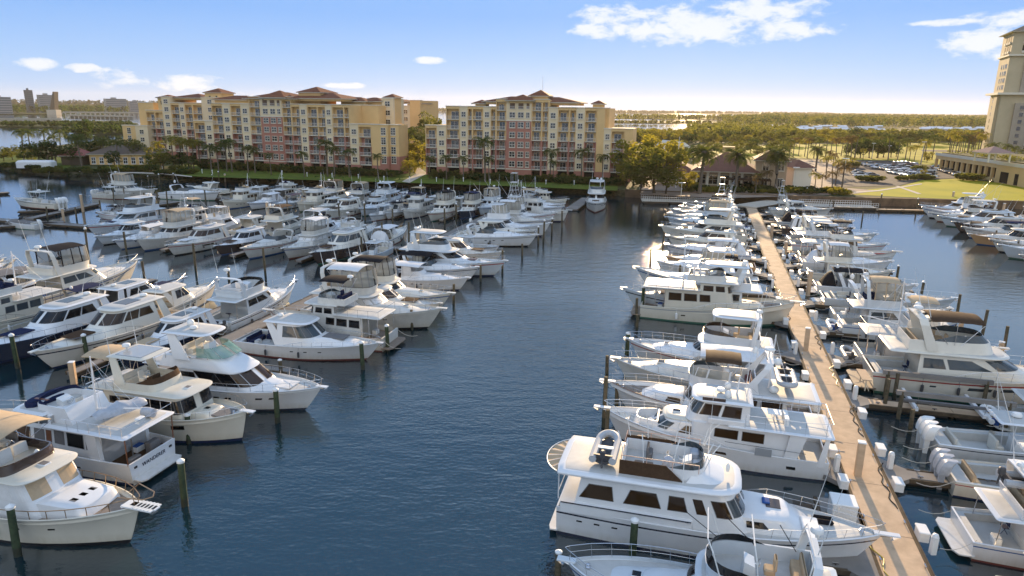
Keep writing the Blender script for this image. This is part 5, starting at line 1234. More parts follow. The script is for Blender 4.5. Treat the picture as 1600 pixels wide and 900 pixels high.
def palm_parts(seed, nf=18, fl=.30, droop=1.0, w=.045, thick=.012, date=False):
    # unit height 1: trunk to .8, fronds around
    rg = random.Random(seed); t = MB(); lean = rg.uniform(-.05, .05)
    pts = [(lean * (k / 6) ** 2, 0, .82 * k / 6 - .02) for k in range(7)]
    t.tube(pts, thick * 1.5, 7, r1=thick)
    if date: t.lathe([(thick, .74), (thick * 2.2, .79), (thick * 2.4, .83), (thick, .87)], (lean, 0, 0), 8)
    c = MB(); base = Vector((lean, 0, .82))
    for i in range(nf):
        a = i * 2.4 + rg.uniform(-.2, .2); up = rg.uniform(-.15, 1.15) if not date else rg.uniform(-.55, 1.3)
        d = Vector((math.cos(a), math.sin(a), 0)); pr = None; L = fl * rg.uniform(.8, 1.1); seg = 7; side = Vector((-d.y, d.x, 0))
        cur = base.copy(); ang = up; cpts = [cur.copy()]
        for k in range(seg):
            cur = cur + (d * math.cos(ang) + Vector((0, 0, math.sin(ang)))) * L / seg; ang -= droop * (.18 + .06 * k); cpts.append(cur.copy())
        for k in range(seg):
            p, q = cpts[k], cpts[k + 1]; ww = w * math.sin(math.pi * min(.96, (k + 1) / (seg + .6))) + .004
            for sgn in (1, -1):
                for h in (0, .5):
                    m_ = p.lerp(q, h); e_ = m_ + side * sgn * ww * 1.0 + (q - p) * 1.0 + Vector((0, 0, -ww * rg.uniform(.3, .9)))
                    c.add([m_, m_ + (q - p) * .38, e_ + (q - p) * .12, e_], [(0, 1, 2, 3)])
    return t.mesh('trunk', [palmb], True), c
BROAD = []
for i, (lm, n_) in enumerate(((lf_dark, 1700), (lf_mid, 1700), (lf_gold, 1600), (lf_mid, 1500))):
    t_, c_ = broad_meshes(11 + i, n_, .42, .40 + .04 * (i % 2)); BROAD.append((t_, {k.name: c_.mesh('crown', [k]) for k in (lf_dark, lf_mid, lf_gold, lf_dry)}))
PALM = []
for i in range(4):
    t_, c_ = palm_parts(31 + i, 20, .30, 1.15); PALM.append((t_, {k.name: c_.mesh('crown', [k]) for k in (lf_palm, lf_gold, lf_dry)}))
for i in range(2):
    t_, c_ = palm_parts(51 + i, 46, .34, .75, .05, .020, True); PALM.append((t_, {k.name: c_.mesh('crown', [k]) for k in (lf_palm, lf_gold, lf_dry)}))
def plant(lib, idx, loc, h, lm, name, wide=1.0):
    r = empty(name, loc, rnd.uniform(0, 6.28)); t_, c_ = lib[idx]
    for nm, me in (('trunk', t_), ('crown', c_[lm.name])):
        o = bpy.data.objects.new(nm, me); COL.objects.link(o); o.parent = r; o.scale = (h * wide, h * wide, h); reg(o)
    return r
TREEJOBS = []
def tree_px(kind, px, yb, yt, lm=None, idx=None, wide=1.0, zone='near'):
    p = P(px, yb, G); h = max(2.0, ZAT(p.x, p.y, yt) - G)
    TREEJOBS.append((kind, px, p, h, lm, idx, wide, zone))

# ------------------------------------------------------------------ apartment blocks
yel = mat('stucco_yellow', (.70, .47, .22), .85, noise=.10, nscale=.3)
pal = mat('stucco_pale', (.72, .58, .38), .85, noise=.10, nscale=.3)
pnk = mat('stucco_pink', (.40, .18, .135), .85, noise=.12, nscale=.3)
trm = mat('stucco_trim', (.68, .62, .50), .8, noise=.05)
tile = planks('clay_tile', (.24, .10, .055), (.16, .065, .04), .9, axis=1, rough=.8, line=.14)
dglass = mat('window_glass', (.02, .02, .022), .08, spec=.9)
raild = mat('white_railing', (.66, .64, .60), .6)
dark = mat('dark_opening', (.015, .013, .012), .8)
class Facade:
    def __init__(s, root, A, B):
        s.A, s.B = A, B; s.root = root; d = (B - A); s.len = d.length; s.ax = d.normalized(); s.n = Vector((s.ax.y, -s.ax.x, 0))
        if s.n.y > 0: s.n = -s.n
        root.location = A; root.rotation_euler = (0, 0, math.atan2(s.ax.y, s.ax.x))
        # local frame: x along the facade, -y towards the camera
    def u(s, px, off=0.0): o = s.n * (-off); return ONLINE(s.A + o, s.B + o, px) * s.len
    def z(s, px, py, off=0.0):
        p = s.A - s.n * off + s.ax * s.u(px, off); return ZAT(p.x, p.y, py) - s.A.z
_MC = {}
def balcony_mesh(w, d):
    k = ('b', round(w, 1), d)
    if k not in _MC:
        mb = MB(); mb.box(0, w, -d, .0, -.12, .06, 0)
        mb.box(0, w, -d, -d + .07, .98, 1.06, 1)
        n = max(3, int(w / .38))
        for i in range(n + 1): mb.box(i * (w - .06) / n, i * (w - .06) / n + .06, -d + .01, -d + .06, .06, .98, 1)
        _MC[k] = mb.mesh('balcony', [trm, raild])
    return _MC[k]
def window_mesh(w, h, fr=trm, cols=2, rows=2):
    k = ('w', round(w, 1), round(h, 1), fr.name, cols, rows)
    if k not in _MC:
        mb = MB(); mb.box(-w / 2 - .12, w / 2 + .12, -.07, .02, -.14, h + .12, 0); mb.box(-w / 2, w / 2, -.09, -.01, 0, h, 1)
        for i in range(1, cols): mb.box(-w / 2 + w * i / cols - .05, -w / 2 + w * i / cols + .05, -.12, -.02, 0, h, 0)
        for i in range(1, rows): mb.box(-w / 2, w / 2, -.115, -.02, h * i / rows - .05, h * i / rows + .05, 0)
        mb.box(-w / 2 - .2, w / 2 + .2, -.16, 0, -.26, -.14, 0)
        _MC[k] = mb.mesh('window', [fr, dglass])
    return _MC[k]
def door_mesh(w, h):
    k = ('d', round(w, 1), round(h, 1))
    if k not in _MC:
        mb = MB(); mb.box(0, w, -.05, .0, 0, h, 0); mb.box(.08, w - .08, -.07, -.01, .06, h - .08, 1)
        n = max(2, int(w / 1.1))
        for i in range(1, n): mb.box(w * i / n - .04, w * i / n + .04, -.09, -.02, .06, h - .08, 0)
        _MC[k] = mb.mesh('glass_door', [trm, dglass])
    return _MC[k]
def putm(me, root, x, y, z, name):
    o = bpy.data.objects.new(name, me); COL.objects.link(o); o.parent = root; o.location = (x, y, z); reg(o); return o
def hip(mb, x0, x1, y0, y1, z, h, over=.9, mi=0, fas=1):
    x0 -= over; x1 += over; y0 -= over; y1 += over; r = min((x1 - x0), (y1 - y0)) / 2
    if (x1 - x0) >= (y1 - y0): a, b = (x0 + r, (y0 + y1) / 2, z + h), (x1 - r, (y0 + y1) / 2, z + h)
    else: a, b = ((x0 + x1) / 2, y0 + r, z + h), ((x0 + x1) / 2, y1 - r, z + h)
    mb.box(x0 + .15, x1 - .15, y0 + .15, y1 - .15, z - .25, z - .002, fas)
    if (x1 - x0) >= (y1 - y0): mb.add([(x0, y0, z), (x1, y0, z), (x1, y1, z), (x0, y1, z), a, b], [(0, 1, 5, 4), (1, 2, 5), (2, 3, 4, 5), (3, 0, 4), (0, 3, 2, 1)], mi)
    else: mb.add([(x0, y0, z), (x1, y0, z), (x1, y1, z), (x0, y1, z), a, b], [(0, 1, 4), (1, 2, 5, 4), (2, 3, 5), (3, 0, 4, 5), (0, 3, 2, 1)], mi)
GF, FH, PD = 2.75, 2.95, 1.4
def condo(root, A, B, bays, depth, roofs, towers, pinkf=3, wmax=100, bmax=100):
    F = Facade(root, A, B); mb = MB(); nwin = nbal = 0; stuffw, stuffb = MB(), MB()
    for px0, px1, ty, nf, *rest in bays:
        set_ = rest[0] if rest else 0.0
        dep = rest[1] if len(rest) > 1 else depth
        u0, u1 = F.u(px0, set_), F.u(px1, set_); top = GF + nf * FH + (.25 if (ty in 'K' or nf == 7) else .95); w = u1 - u0
        y = set_
        # core of this bay, one floor at a time so that each storey carries its colour
        def stack(ya, yb, pk, x0=u0, x1=u1, col=0):
            mb.box(x0, x1, ya, yb, 0, GF, 1)
            z = GF
            for i in range(nf):
                zz = z + FH if i < nf - 1 else top
                mb.box(x0, x1, ya, yb, z + (.0 if i else .0), zz - .001, 1 if i < pk else col); z += FH
        if ty == 'B' or ty == 'n':
            stack(y, y + dep, pinkf)
            pier = .28 if ty == 'B' else .2
            mb.box(u0, u0 + pier, y - PD + .12, y - .003, 0, top - .2, 0); mb.box(u1 - pier, u1, y - PD + .12, y - .003, 0, top - .2, 0)
            z = GF
            for i in range(pinkf if nf > 4 else 2):
                mb.box(u0 - .01, u0 + pier + .02, y - PD + .1, y - .004, z - (GF if i == 0 else 0), z + FH, 1); mb.box(u1 - pier - .02, u1 + .01, y - PD + .1, y - .004, z - (GF if i == 0 else 0), z + FH, 1); z += FH
            mb.box(u0 + .001, u1 - .001, y - PD + .05, y + .3, top - .75, top + .05, 0); mb.box(u0 - .1, u1 + .1, y - PD - .15, y + .4, top + .052, top + .25, 2)
            mb.box(u0 + pier, u1 - pier, y - .02, y + .01, .1, 2.7, 3)
            for i in range(nf):
                z = GF + i * FH
                if nbal < bmax: putm(balcony_mesh(w - 2 * pier - .02, PD), root, u0 + pier + .01, y - .002, z, 'balcony'); nbal += 1
                dw = (w - 2 * pier) * (.62 if ty == 'B' else .5)
                o = putm(door_mesh(dw, 2.35), root, u0 + pier + (w - 2 * pier - dw) * (.25 + .5 * rnd.random()), y - .002, z + .07, 'glass_door')
        else:
            yf = y - PD
            pk = pinkf + 2 if ty == 'K' else (1 if ty == 'T' else 0)
            if ty == 'K': pk = 5
            stack(yf, y + dep, pk, col=4 if ty in 'WK' else 0)
            mb.box(u0 - .12, u1 + .12, yf - .18, y + .4, top, top + .22, 2)
            if ty == 'K':
                mb.box(u0 - .1, u1 + .1, yf - .12, yf + .2, GF + 5 * FH - .2, GF + 5 * FH + .12, 2); mb.box(u0 - .1, u1 + .1, yf - .12, yf + .2, GF - .1, GF + .15, 2)
            for i in range(nf):
                z = GF + i * FH + .85
                if ty == 'W': lst = [((u0 + u1) / 2, min(1.7, w * .5), 1.45, 2, 2)]
                elif ty == 'K': lst = [(u0 + w * f, w * s_, 1.5, 2, 2) for f, s_ in ((.24, .21), (.58, .21), (.86, .12))]
                elif ty == 'T': lst = [((u0 + u1) / 2, min(1.5, w * .6), 2.1, 2, 3)]
                else: lst = []
                if ty == 'K' and i == nf - 1:
                    for f, s_ in ((.24, .20), (.58, .20), (.86, .11)):
                        m2 = MB(); ww = w * s_; n_ = 8
                        pts = [(-ww / 2, 0)] + [(-ww / 2 * math.cos(math.pi * k / n_), 1.7 + ww / 2 * math.sin(math.pi * k / n_)) for k in range(n_ + 1)] + [(ww / 2, 0)]
                        m2.loft([[(x, -.10, z_) for x, z_ in pts], [(x, .01, z_) for x, z_ in pts]], 0, cap=True); m2.box(-ww / 2, ww / 2, -.2, -.1, .0, .08, 1); m2.box(-ww / 2, ww / 2, -.18, -.12, .75, .82, 1)
                        for q in range(5): m2.box(-ww / 2 + q * ww / 4 - .03, -ww / 2 + q * ww / 4 + .03, -.18, -.12, .05, .8, 1)
                        putm(m2.mesh('arched_window', [mat('arch_shade', (.10, .055, .03), .6), raild]), root, u0 + w * f, yf - .003, z - .4, 'arched_window')
                    continue
                for x, ww, hh, cc, rr in lst:
                    if nwin < wmax: putm(window_mesh(ww, hh, trm, cc, rr), root, x, yf - .003, z, 'window'); nwin += 1
            if ty in 'W':
                pass
    mb.build('wall', [yel, pnk, trm, dark, pal], root)
    rf = MB()
    for px0, px1, py_e, py_r, y0, y1 in roofs:
        u0, u1 = F.u(px0, y0), F.u(px1, y0); z = F.z((px0 + px1) / 2, py_e, y0); h = F.z((px0 + px1) / 2, py_r, (y0 + y1) / 2) - z
        rf.box(u0 + .3, u1 - .3, y0 + .3, y1 - .3, z - (.9 if y0 < 3 else 5), z - .26, 2)
        hip(rf, u0, u1, y0, y1, z, h * 1.06)
    rf.build('roof', [tile, trm, yel], root)
    for px0, px1, py_e, py_r, y0, zb in towers:
        t = MB(); u0, u1 = F.u(px0, y0), F.u(px1, y0); w = u1 - u0; z = F.z((px0 + px1) / 2, py_e, y0); h = F.z((px0 + px1) / 2, py_r, y0 + w / 2) - z
        t.box(u0 + .5, u1 - .5, y0, y0 + w, zb, z - .26, 0)
        hip(t, u0 + .5, u1 - .5, y0, y0 + w, z, h * 1.06, .7, 1, 2)
        for q in (.3, .7): t.box(u0 + .5 + (w - 1) * q - .35, u0 + .5 + (w - 1) * q + .35, y0 - .04, y0, z - 2.6, z - 1.2, 3)
        t.build('roof_tower', [yel, tile, trm, dark], root)
    return F
G3 = G + .0
cl = empty('apartment_building'); tag(cl, 'large yellow and pink apartment block left of the gap, with red hipped roof', 'apartment block')
FL = condo(cl, P(314, 258.6, G3), P(630, 273.2, G3), [
    (314, 331, 'B', 4), (331, 343, 'W', 4), (343, 360, 'B', 6), (360, 372, 'W', 6), (372, 388, 'B', 6), (388, 401, 'W', 6), (401, 418, 'B', 7), (418, 451, 'K', 7),
    (451, 465, 'B', 7), (465, 478, 'n', 6), (478, 489, 'W', 6), (489, 505, 'B', 6), (505, 517, 'n', 6), (517, 527, 'W', 6), (527, 545, 'B', 6), (545, 553, 'n', 6),
    (553, 566, 'W', 4), (566, 586, 'B', 4), (586, 598, '0', 4), (598, 611, 'T', 4, 0, 9), (611, 628, 'T', 4, 1.2, 5), (553.2, 598, '0', 6, 8.0, 8), (603, 621, 'W', 7, 13.0, 6)], 16,
    [(392, 466, 153.5, 144.5, -1.2, 14), (455, 538, 153.5, 145.5, 1.0, 16), (418, 451, 152.0, 141.8, -1.9, 6), (343, 398, 155.5, 149.5, 6, 16), (536, 575, 158, 152, 9, 17), (562, 600, 158, 152.5, 12, 20)],
    [(472, 509, 144.0, 136.2, 4, 20), (603, 622, 152.0, 147.0, 12.5, 15)])
cr = empty('apartment_building'); tag(cr, 'yellow and pink apartment block right of the gap, thin antenna above its roof', 'apartment block')
FR = condo(cr, P(668, 272.6, G3), P(985, 284.0, G3), [
    (668, 686, 'B', 4), (686, 700, 'W', 4), (700, 721, 'B', 6), (721, 733, 'W', 6), (733, 740, 'n', 6), (740, 757, 'B', 6), (757, 768, 'W', 6), (768, 776, 'n', 6),
    (776, 792, 'B', 7), (792, 830, 'K', 7), (830, 846, 'B', 7), (846, 856, 'n', 7), (856, 870, 'W', 6), (870, 888, 'B', 6), (888, 898, 'n', 6), (898, 911, 'W', 6),
    (911, 930, 'B', 6), (930, 941, '0', 6), (941, 952, 'W', 4), (952, 973, 'B', 4), (973, 985, '0', 4), (941.2, 948, '0', 6, 3.0)], 17,
    [(757, 830, 158.5, 151, -.5, 13), (790, 900, 159.5, 152.0, 1.5, 16), (792, 830, 156.5, 148.0, -1.9, 6), (741, 760, 161.5, 156, 1.5, 6)],
    [(824, 855, 149.5, 141.0, 4, 20), (919, 940, 162.0, 157.0, 3, 18)])
mb = MB(); u = FR.u(838); zt = FR.z(838, 141); mb.tube([(u, 7, zt - 1), (u, 7, FR.z(838, 116))], .09, 5, r1=.04); mb.build('roof_antenna', [alum], cr)
# rear block, further left and further back
cb = empty('apartment_building'); tag(cb, 'yellow apartment block at far left, standing farther back behind palms', 'apartment block')
FB = condo(cb, P(201, 245.0, G3), P(352, 249.5, G3), [
    (201, 221, 'T', 3, -2), (221, 240, 'W', 3, -2), (240, 253, 'n', 5), (229.5, 253, '0', 6, 3), (253, 266, 'B', 5), (266, 279, 'W', 7), (279, 292, 'B', 6), (292, 300, 'W', 6), (300, 312, 'B', 6), (312, 327, 'B', 6), (327, 352, 'W', 7)], 15,
    [(279, 327, 152.5, 146.5, 1, 15)], [(255, 277, 152.5, 148.2, -.5, 15), (328, 357, 144.6, 138.3, 0, 18)], pinkf=3)
# block beyond the gap
cg = empty('apartment_building'); tag(cg, 'small part of a yellow apartment block seen beyond the gap between palms', 'apartment block')
FG = condo(cg, P(608, 245.0, G3), P(664, 247.5, G3), [(608, 636, '0', 6), (632.1, 645, 'W', 6, -1), (645, 661, '0', 7, -1.5)], 14, [(610, 632, 158.5, 155.5, 0, 12)], [(637, 662, 161.5, 158.2, -1.5, 14)], pinkf=1)

# ------------------------------------------------------------------ high tower on the right, parking building
tw = mat('tower_stucco', (.50, .42, .28), .85, noise=.12, nscale=.2); tg = mat('tower_shaded', (.36, .31, .25), .85, noise=.1, nscale=.2)  # second tone puts the front face's shade into a greyer stucco colour
def tower():
    r = empty('apartment_tower'); tag(r, 'tall beige apartment tower cut by the right edge of the picture', 'tower block')
    c0 = P(1547, 246, G); r.location = c0
    yaw = R_(-66); nl = Vector((math.sin(yaw), math.cos(yaw), 0)); r.rotation_euler = (0, 0, math.atan2(-nl.y, -nl.x))
    # local: +x runs into the building (away from the lit left face), +y to ... front face at y = 0 side
    H = ZAT(c0.x + 8, c0.y, 50) - G; Hm = ZAT(c0.x, c0.y, 148) - G
    mb = MB(); 
    sgn = 1
    mb.box(0, 60, 0, 26, 0, Hm, 0); mb.box(-1.2, -.002, 3, 11, 0, Hm - 1, 0); mb.box(.6, 60, 1.0, 24, Hm, H, 0)
    mb.box(6, 60, -1.5, -.003, 0, Hm - 4, 1); mb.box(7, 60, .2, .997, Hm, H - 8, 1)
    mb.box(-2.2, 60, -2.2, 27.5, Hm + .003, Hm + 1.0, 2); mb.box(-.2, 60, -.2, 25, H - 11, H - 10.2, 2)
    mb.build('wall', [tw, tg, trm], r)
    rf = MB(); hip(rf, .3, 60, .3, 25.2, H + .25, 7, 1.5, 0, 1); rf.build('roof', [mat('tower_roof', (.20, .16, .12), .8), trm], r)
    z = 3.5; k = 0
    while z < H - 16:
        if z < Hm - 3: xs = ((-.003, 13.5), (-.003, 18)); xf = [9, 14, 19, 25, 31, 37, 43, 49]
        elif z > Hm + 1: xs = ((.597, 4.6), (.597, 7.2), (.597, 11), (.597, 15.5)); xf = [12, 17, 22, 28, 34]
        else: z += 3.2; continue
        fy = -1.503 if z < Hm - 4 else .197
        for x, y in xs:
            m2 = window_mesh(1.3, 1.9, tw, 1, 1); o = putm(m2, r, x, y, z, 'window'); o.rotation_euler = (0, 0, -math.pi / 2)
        for i, x in enumerate(xf):
            if i % 2 == 1 and z < Hm - 4: putm(balcony_mesh(3.4, 1.2), r, x - 1.7, fy - .01, z - .3, 'balcony') if k < 24 else None; putm(door_mesh(3.0, 2.2), r, x - 1.5, fy - .005, z - .2, 'glass_door') if k < 24 else None
            else: putm(window_mesh(1.6, 1.8, tg, 1, 1), r, x, fy, z, 'window')
        z += 3.3; k += 1
    lg = MB()
    for j, z in enumerate((H - 9.5, H - 5.2)):
        for y in (4, 8.5, 13.5): lg.box(.54, .597, y, y + 2.6, z, z + 3.4, 0); lg.box(0, .53, y - .1, y + 2.7, z - .1, z + .9, 1)
        for x in (5, 11): lg.box(x, x + 3, 0.94, .997, z, z + 3.4, 0); lg.box(x - .1, x + 3.1, 0.4, .93, z - .1, z + .9, 1)
    lg.build('top_balconies', [dark, trm], r)
tower()
def parking():
    r = empty('parking_building'); tag(r, 'long low yellow parking building with dark openings and planted roof', 'parking building')
    A, B = P(1459, 266.0, G), P(1556, 284.5, G); F = Facade(r, A, B); h0 = 6.2; L = F.len
    mb = MB(); mb.box(0, L, 0, 40, 4.4, h0, 0); mb.box(0, L, .6, 40, 0, .4, 0); n = 11
    for i in range(n + 1): x = L * i / n; mb.box(x - .35, x + .35, .0, .9, 0, 4.398, 0)
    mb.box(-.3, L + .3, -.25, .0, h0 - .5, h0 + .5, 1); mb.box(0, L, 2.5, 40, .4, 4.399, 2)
    for i in range(n): x = L * i / n; mb.box(x + .4, x + L / n - .4, .3, .42, .4, 1.2, 0)
    mb.build('wall', [yel, trm, dark], r)
    w = MB(); w.box(L + .003, L + 60, -.6, 40, 0, h0 + .3, 0); 
    w.box(L + 3, L + 7.5, -.66, -.6, 0.2, 3.6, 1); w.box(L + 11, L + 13, -.66, -.6, 0.2, 3.6, 1); w.box(L, L + 60, -.8, -.61, h0 - .6, h0 + .5, 2); w.build('side_wing', [yel, dark, trm], r)
    rf = MB(); rf.box(1, L + 58, 1.5, 39, h0 + .301, h0 + .6, 0); rf.build('roof_garden', [scrub], r)
    c = MB(); rg = random.Random(5)
    for i in range(60): leafcloud(c, (rg.uniform(2, L + 50), rg.uniform(2, 12), h0 + .9), rg.uniform(.7, 1.4), 26, .35, rg)
    c.build('roof_shrubs', [lf_mid], r)
    g = empty('rooftop_gazebo', r.matrix_basis @ Vector((L + 10, 6, h0 + .6)) if False else (A + F.ax * (L + 7) - F.n * 6 + Vector((0, 0, h0 + .6)))); tag(g, 'small gazebo with pale hipped roof on the parking building', 'gazebo')
    m2 = MB(); hip(m2, -3.5, 3.5, -3.5, 3.5, 2.9, 1.9, .6, 0, 1); m2.build('roof', [mat('gazebo_roof', (.35, .22, .18), .8), trm], g)
    for x in (-3.2, 3.2):
        for y in (-3.2, 3.2): m3 = MB(); m3.box(x - .2, x + .2, y - .2, y + .2, 0, 2.65); m3.build('post', [trm], g)
parking()
# ------------------------------------------------------------------ clubhouses and small buildings
rooft = mat('brown_tile_roof', (.17, .085, .065), .8, noise=.15, nscale=.6)
def clubhouse():
    r = empty('clubhouse'); tag(r, 'marina clubhouse with broad brown hipped roof and columned front', 'clubhouse')
    A, B = P(1085, 292, G), P(1178, 296, G); F = Facade(r, A, B); L = F.len; ze = F.z(1130, 268)
    mb = MB(); mb.box(0, L, 2.5, 20, 0, ze - .27, 0); mb.box(L + .003, L + 8, 0, 10, 0, ze + 3.2, 0); mb.box(-11, -.003, 3.5, 18, 0, ze - 1.2, 0)
    mb.build('wall', [mat('clubhouse_stucco', (.46, .34, .23), .85, noise=.12, nscale=.3)], r)
    rf = MB(); hip(rf, 0, L, .4, 20, ze, F.z(1130, 239) - ze, 1.4); rf.build('roof', [rooft, trm], r)
    rf = MB(); hip(rf, L, L + 8, 0, 10, ze + 3.5, 2.8, 1.0); hip(rf, -11, -.5, 3.5, 18, ze - .9, 3.0, .9); rf.build('side_roof', [rooft, trm], r)
    cp = MB(); cp.box(L * .42, L * .42 + 3.4, 8, 11.4, ze + 3, F.z(1115, 231), 0); cp.box(L * .42 + 1, L * .42 + 2.4, 7.94, 7.998, ze + 5.2, F.z(1115, 234), 1); cp.build('cupola', [yel, dark], r)
    for i in range(6): c = MB(); x = L * i / 5 * .96 + .3; c.lathe([(.45, 0), (.38, .3), (.34, ze - .8), (.5, ze - .28)], (x, .9, 0), 8); c.build('column', [trm], r, True)
    for i in range(5): w = putm(window_mesh(2.4, 2.6, trm, 2, 2), r, L * (i + .5) / 5, 2.497, .8, 'window')
    for z in (1, ze + .8):
        for x in (2.5, 6.5): putm(window_mesh(1.5, 2.2, trm, 2, 1), r, L + x, -.003, z, 'window')
    fr = MB(); fr.box(L * .55, L + 4, -6, -1, 2.9, 3.1, 0)
    for i in range(30): fr.box(L * .55 + i * (L * .45 + 4) / 30, L * .55 + i * (L * .45 + 4) / 30 + .12, -6.1, -1, 3.1, 3.3, 0)
    for x in (L * .55 + .2, L * .8, L + 3.8): fr.box(x - .12, x + .12, -5.9, -5.7, 0, 2.9, 0)
    fr.build('pergola', [mat('dark_timber', (.06, .035, .025), .8)], r)
    fl = MB(); fl.tube([(-6, -3, 0), (-6, -3, 14)], .1, 6, r1=.05); o = fl.build('flagpole', [alum]); o.location = r.location; tag(o, 'thin white flagpole in front of the brown-roofed clubhouse', 'flagpole')
clubhouse()
def simple_house(name, lab, cat, px0, px1, yb, ye, yr, wallm, roofm, depth=10, arches=0, door=False):
    r = empty(name); tag(r, lab, cat); A, B = P(px0, yb, G), P(px1, yb, G); F = Facade(r, A, B); L = F.len; ze = F.z((px0 + px1) / 2, ye)
    mb = MB(); mb.box(0, L, 0, depth, 0, ze - .27, 0); mb.build('wall', [wallm], r)
    rf = MB(); hip(rf, 0, L, 0, depth, ze, max(1, F.z((px0 + px1) / 2, yr) - ze), .9); rf.build('roof', [roofm, trm], r)
    for i in range(arches): putm(window_mesh(L / arches * .45, ze * .55, white, 2, 2), r, L * (i + .5) / arches, -.003, ze * .12, 'window')
    return r
simple_house('pool_house', 'low white-arched pavilion with grey tiled roof on left shore', 'pavilion', 141, 240, 257.5, 240.5, 228, yel, mat('grey_tile_roof', (.15, .12, .10), .85, noise=.2), 12, 8)
simple_house('gazebo', 'little gazebo with pink tiled roof left of the pavilion', 'gazebo', 97, 130, 258, 243, 230.5, mat('gazebo_shade', (.10, .08, .06), .8), mat('pink_tile_roof', (.38, .14, .12), .8, noise=.15), 8, 0)
simple_house('pavilion', 'small sunlit pavilion with dark roof right of the clubhouse', 'pavilion', 1238, 1266, 292, 262, 251, trm, rooft, 9, 0)
simple_house('long_shed', 'long pale metal-roofed shed behind the golden tree', 'shed', 1062, 1084, 244, 236, 223, trm, mat('pale_metal_roof', (.62, .56, .44), .4, noise=.1), 34, 0)
mb = MB(); p = P(58, 262, G); mb.rbox(-5.5, 5.5, -2.2, 2.2, 0, 2.4, .5); o = mb.build('covered_boat', [cwht]); o.location = p; o.rotation_euler = (0, 0, .1); tag(o, 'boat shrouded in white cover parked on the left lawn', 'boat')
# mobile homes with white roofs far right; each a small thing
rg = random.Random(9); k = 0
spots = []
for i in range(70):
    px = rg.uniform(1205, 1545); 
    if 1375 < px < 1440: continue
    py = (199 if px < 1375 else 200) + rg.uniform(0, 7) + (px - 1200) * .006
    spots.append((px, py))
spots.sort()
mh_w = [MB() for _ in range(1)][0]; mh_w.box(-9, 9, -2.6, 2.6, 0, 2.9); MHW = mh_w.mesh('wall', [conc])
q_ = MB(); q_.add([(-9.6, -3.2, 2.9), (9.6, -3.2, 2.9), (9.6, 3.2, 2.9), (-9.6, 3.2, 2.9), (-9.6, 0, 4.4), (9.6, 0, 4.4)], [(0, 1, 5, 4), (2, 3, 4, 5), (1, 2, 5), (3, 0, 4), (0, 3, 2, 1)]); MHR = q_.mesh('roof', [mat('white_metal_roof', (.75, .75, .76), .5)])
for i, (px, py) in enumerate(spots):
    r = empty('mobile_home', P(px, py, G), rg.uniform(-.5, .5)); r.scale = (.6, .8, .9); tag(r, 'white-roofed mobile home by the distant woods, %s from left' % ordinal(i + 1), 'mobile home', 'white mobile homes before the far woods')
    for nm, me in (('wall', MHW), ('roof', MHR)): putm(me, r, 0, 0, 0, nm)
# far left skyline
def slab(name, lab, cat, px0, px1, yb, yt, m_, depth=7, z=1.2, wins=True):
    r = empty(name); tag(r, lab, cat); A, B = P(px0, yb, z), P(px1, yb, z); F = Facade(r, A, B); h = F.z(px0, yt); L = F.len
    mb = MB(); mb.box(0, L, 0, depth, 0, h, 0); mb.box(L * .3, L * .55, depth * .3, depth * .6, h, h + h * .06 + 1, 0); mb.build('wall', [m_], r)
    w = MB(); n = max(3, int(h / 4))
    for i in range(n): w.box(L * .03, L * .97, -.15, 0, h * (i + .25) / n, h * (i + .7) / n)
    w.build('window_band', [mat('far_glass', (.12, .13, .14), .4)], r)
fgr = mat('far_building_grey', (.32, .31, .30), .9)
slab('office_tower', 'distant grey tower, tallest on the far left skyline', 'tower block', 45, 56, 176, 140.5, mat('far_building_dark', (.12, .13, .14), .9))
slab('office_building', 'distant pale slab building right of the tall grey tower', 'building', 64, 92, 176, 148, fgr)
slab('office_building', 'distant low building at the left edge of skyline', 'building', -12, 21, 178, 151, fgr)
slab('office_building', 'distant wide low grey building above the far bridge', 'building', 167, 200, 176, 154, fgr)
slab('office_building', 'small distant block just right of wide grey building', 'building', 204, 226, 176, 158, fgr)
def bridge(name, lab, px0, y0, px1, y1, z, w, piers, hs=1.6, rail=True):
    r = empty(name); tag(r, lab, 'bridge'); A, B = P(px0, y0, z), P(px1, y1, z); A0 = Vector((A.x, A.y, 0)); B0 = Vector((B.x, B.y, 0)); F = Facade(r, A0, B0); L = F.len
    d = MB(); d.box(0, L, 0, w, z - hs, z); d.box(0, L, -.3, 0, z - .4, z + .9); d.build('deck', [conc], r)
    for i in range(piers):
        p = MB(); x = L * (i + .5) / piers; p.box(x - 1, x + 1, .5, w - .5, -1, z - hs); p.build('pier', [conc], r)
bridge('causeway_bridge', 'low concrete causeway bridge over the bay at left edge', -260, 186, 96, 186, 5.5, 12, 16)
bridge('road_bridge', 'long distant road bridge crossing toward the yellow block', 98, 175.0, 262, 176, 7, 12, 22)
bridge('road_bridge', 'low trestle bridge beyond the left island trees', 105, 179.5, 202, 181.5, 4, 9, 14)
r = empty('drawbridge_leaf'); tag(r, 'raised dark drawbridge leaf standing on the far left shore', 'drawbridge'); p = P(85, 179, 0); r.location = p
mb = MB(); mb.loft([[(-5, -6, 6), (5, -6, 6), (5, 6, 6), (-5, 6, 6)], [(7, -6, 42), (10, -6, 42), (10, 6, 42), (7, 6, 42)]], 0, cap=True); mb.build('leaf', [mat('drawbridge_steel', (.10, .085, .07), .8)], r)
mb = MB(); mb.box(-9, 9, -8, 8, -1, 9); mb.build('pier', [conc], r)

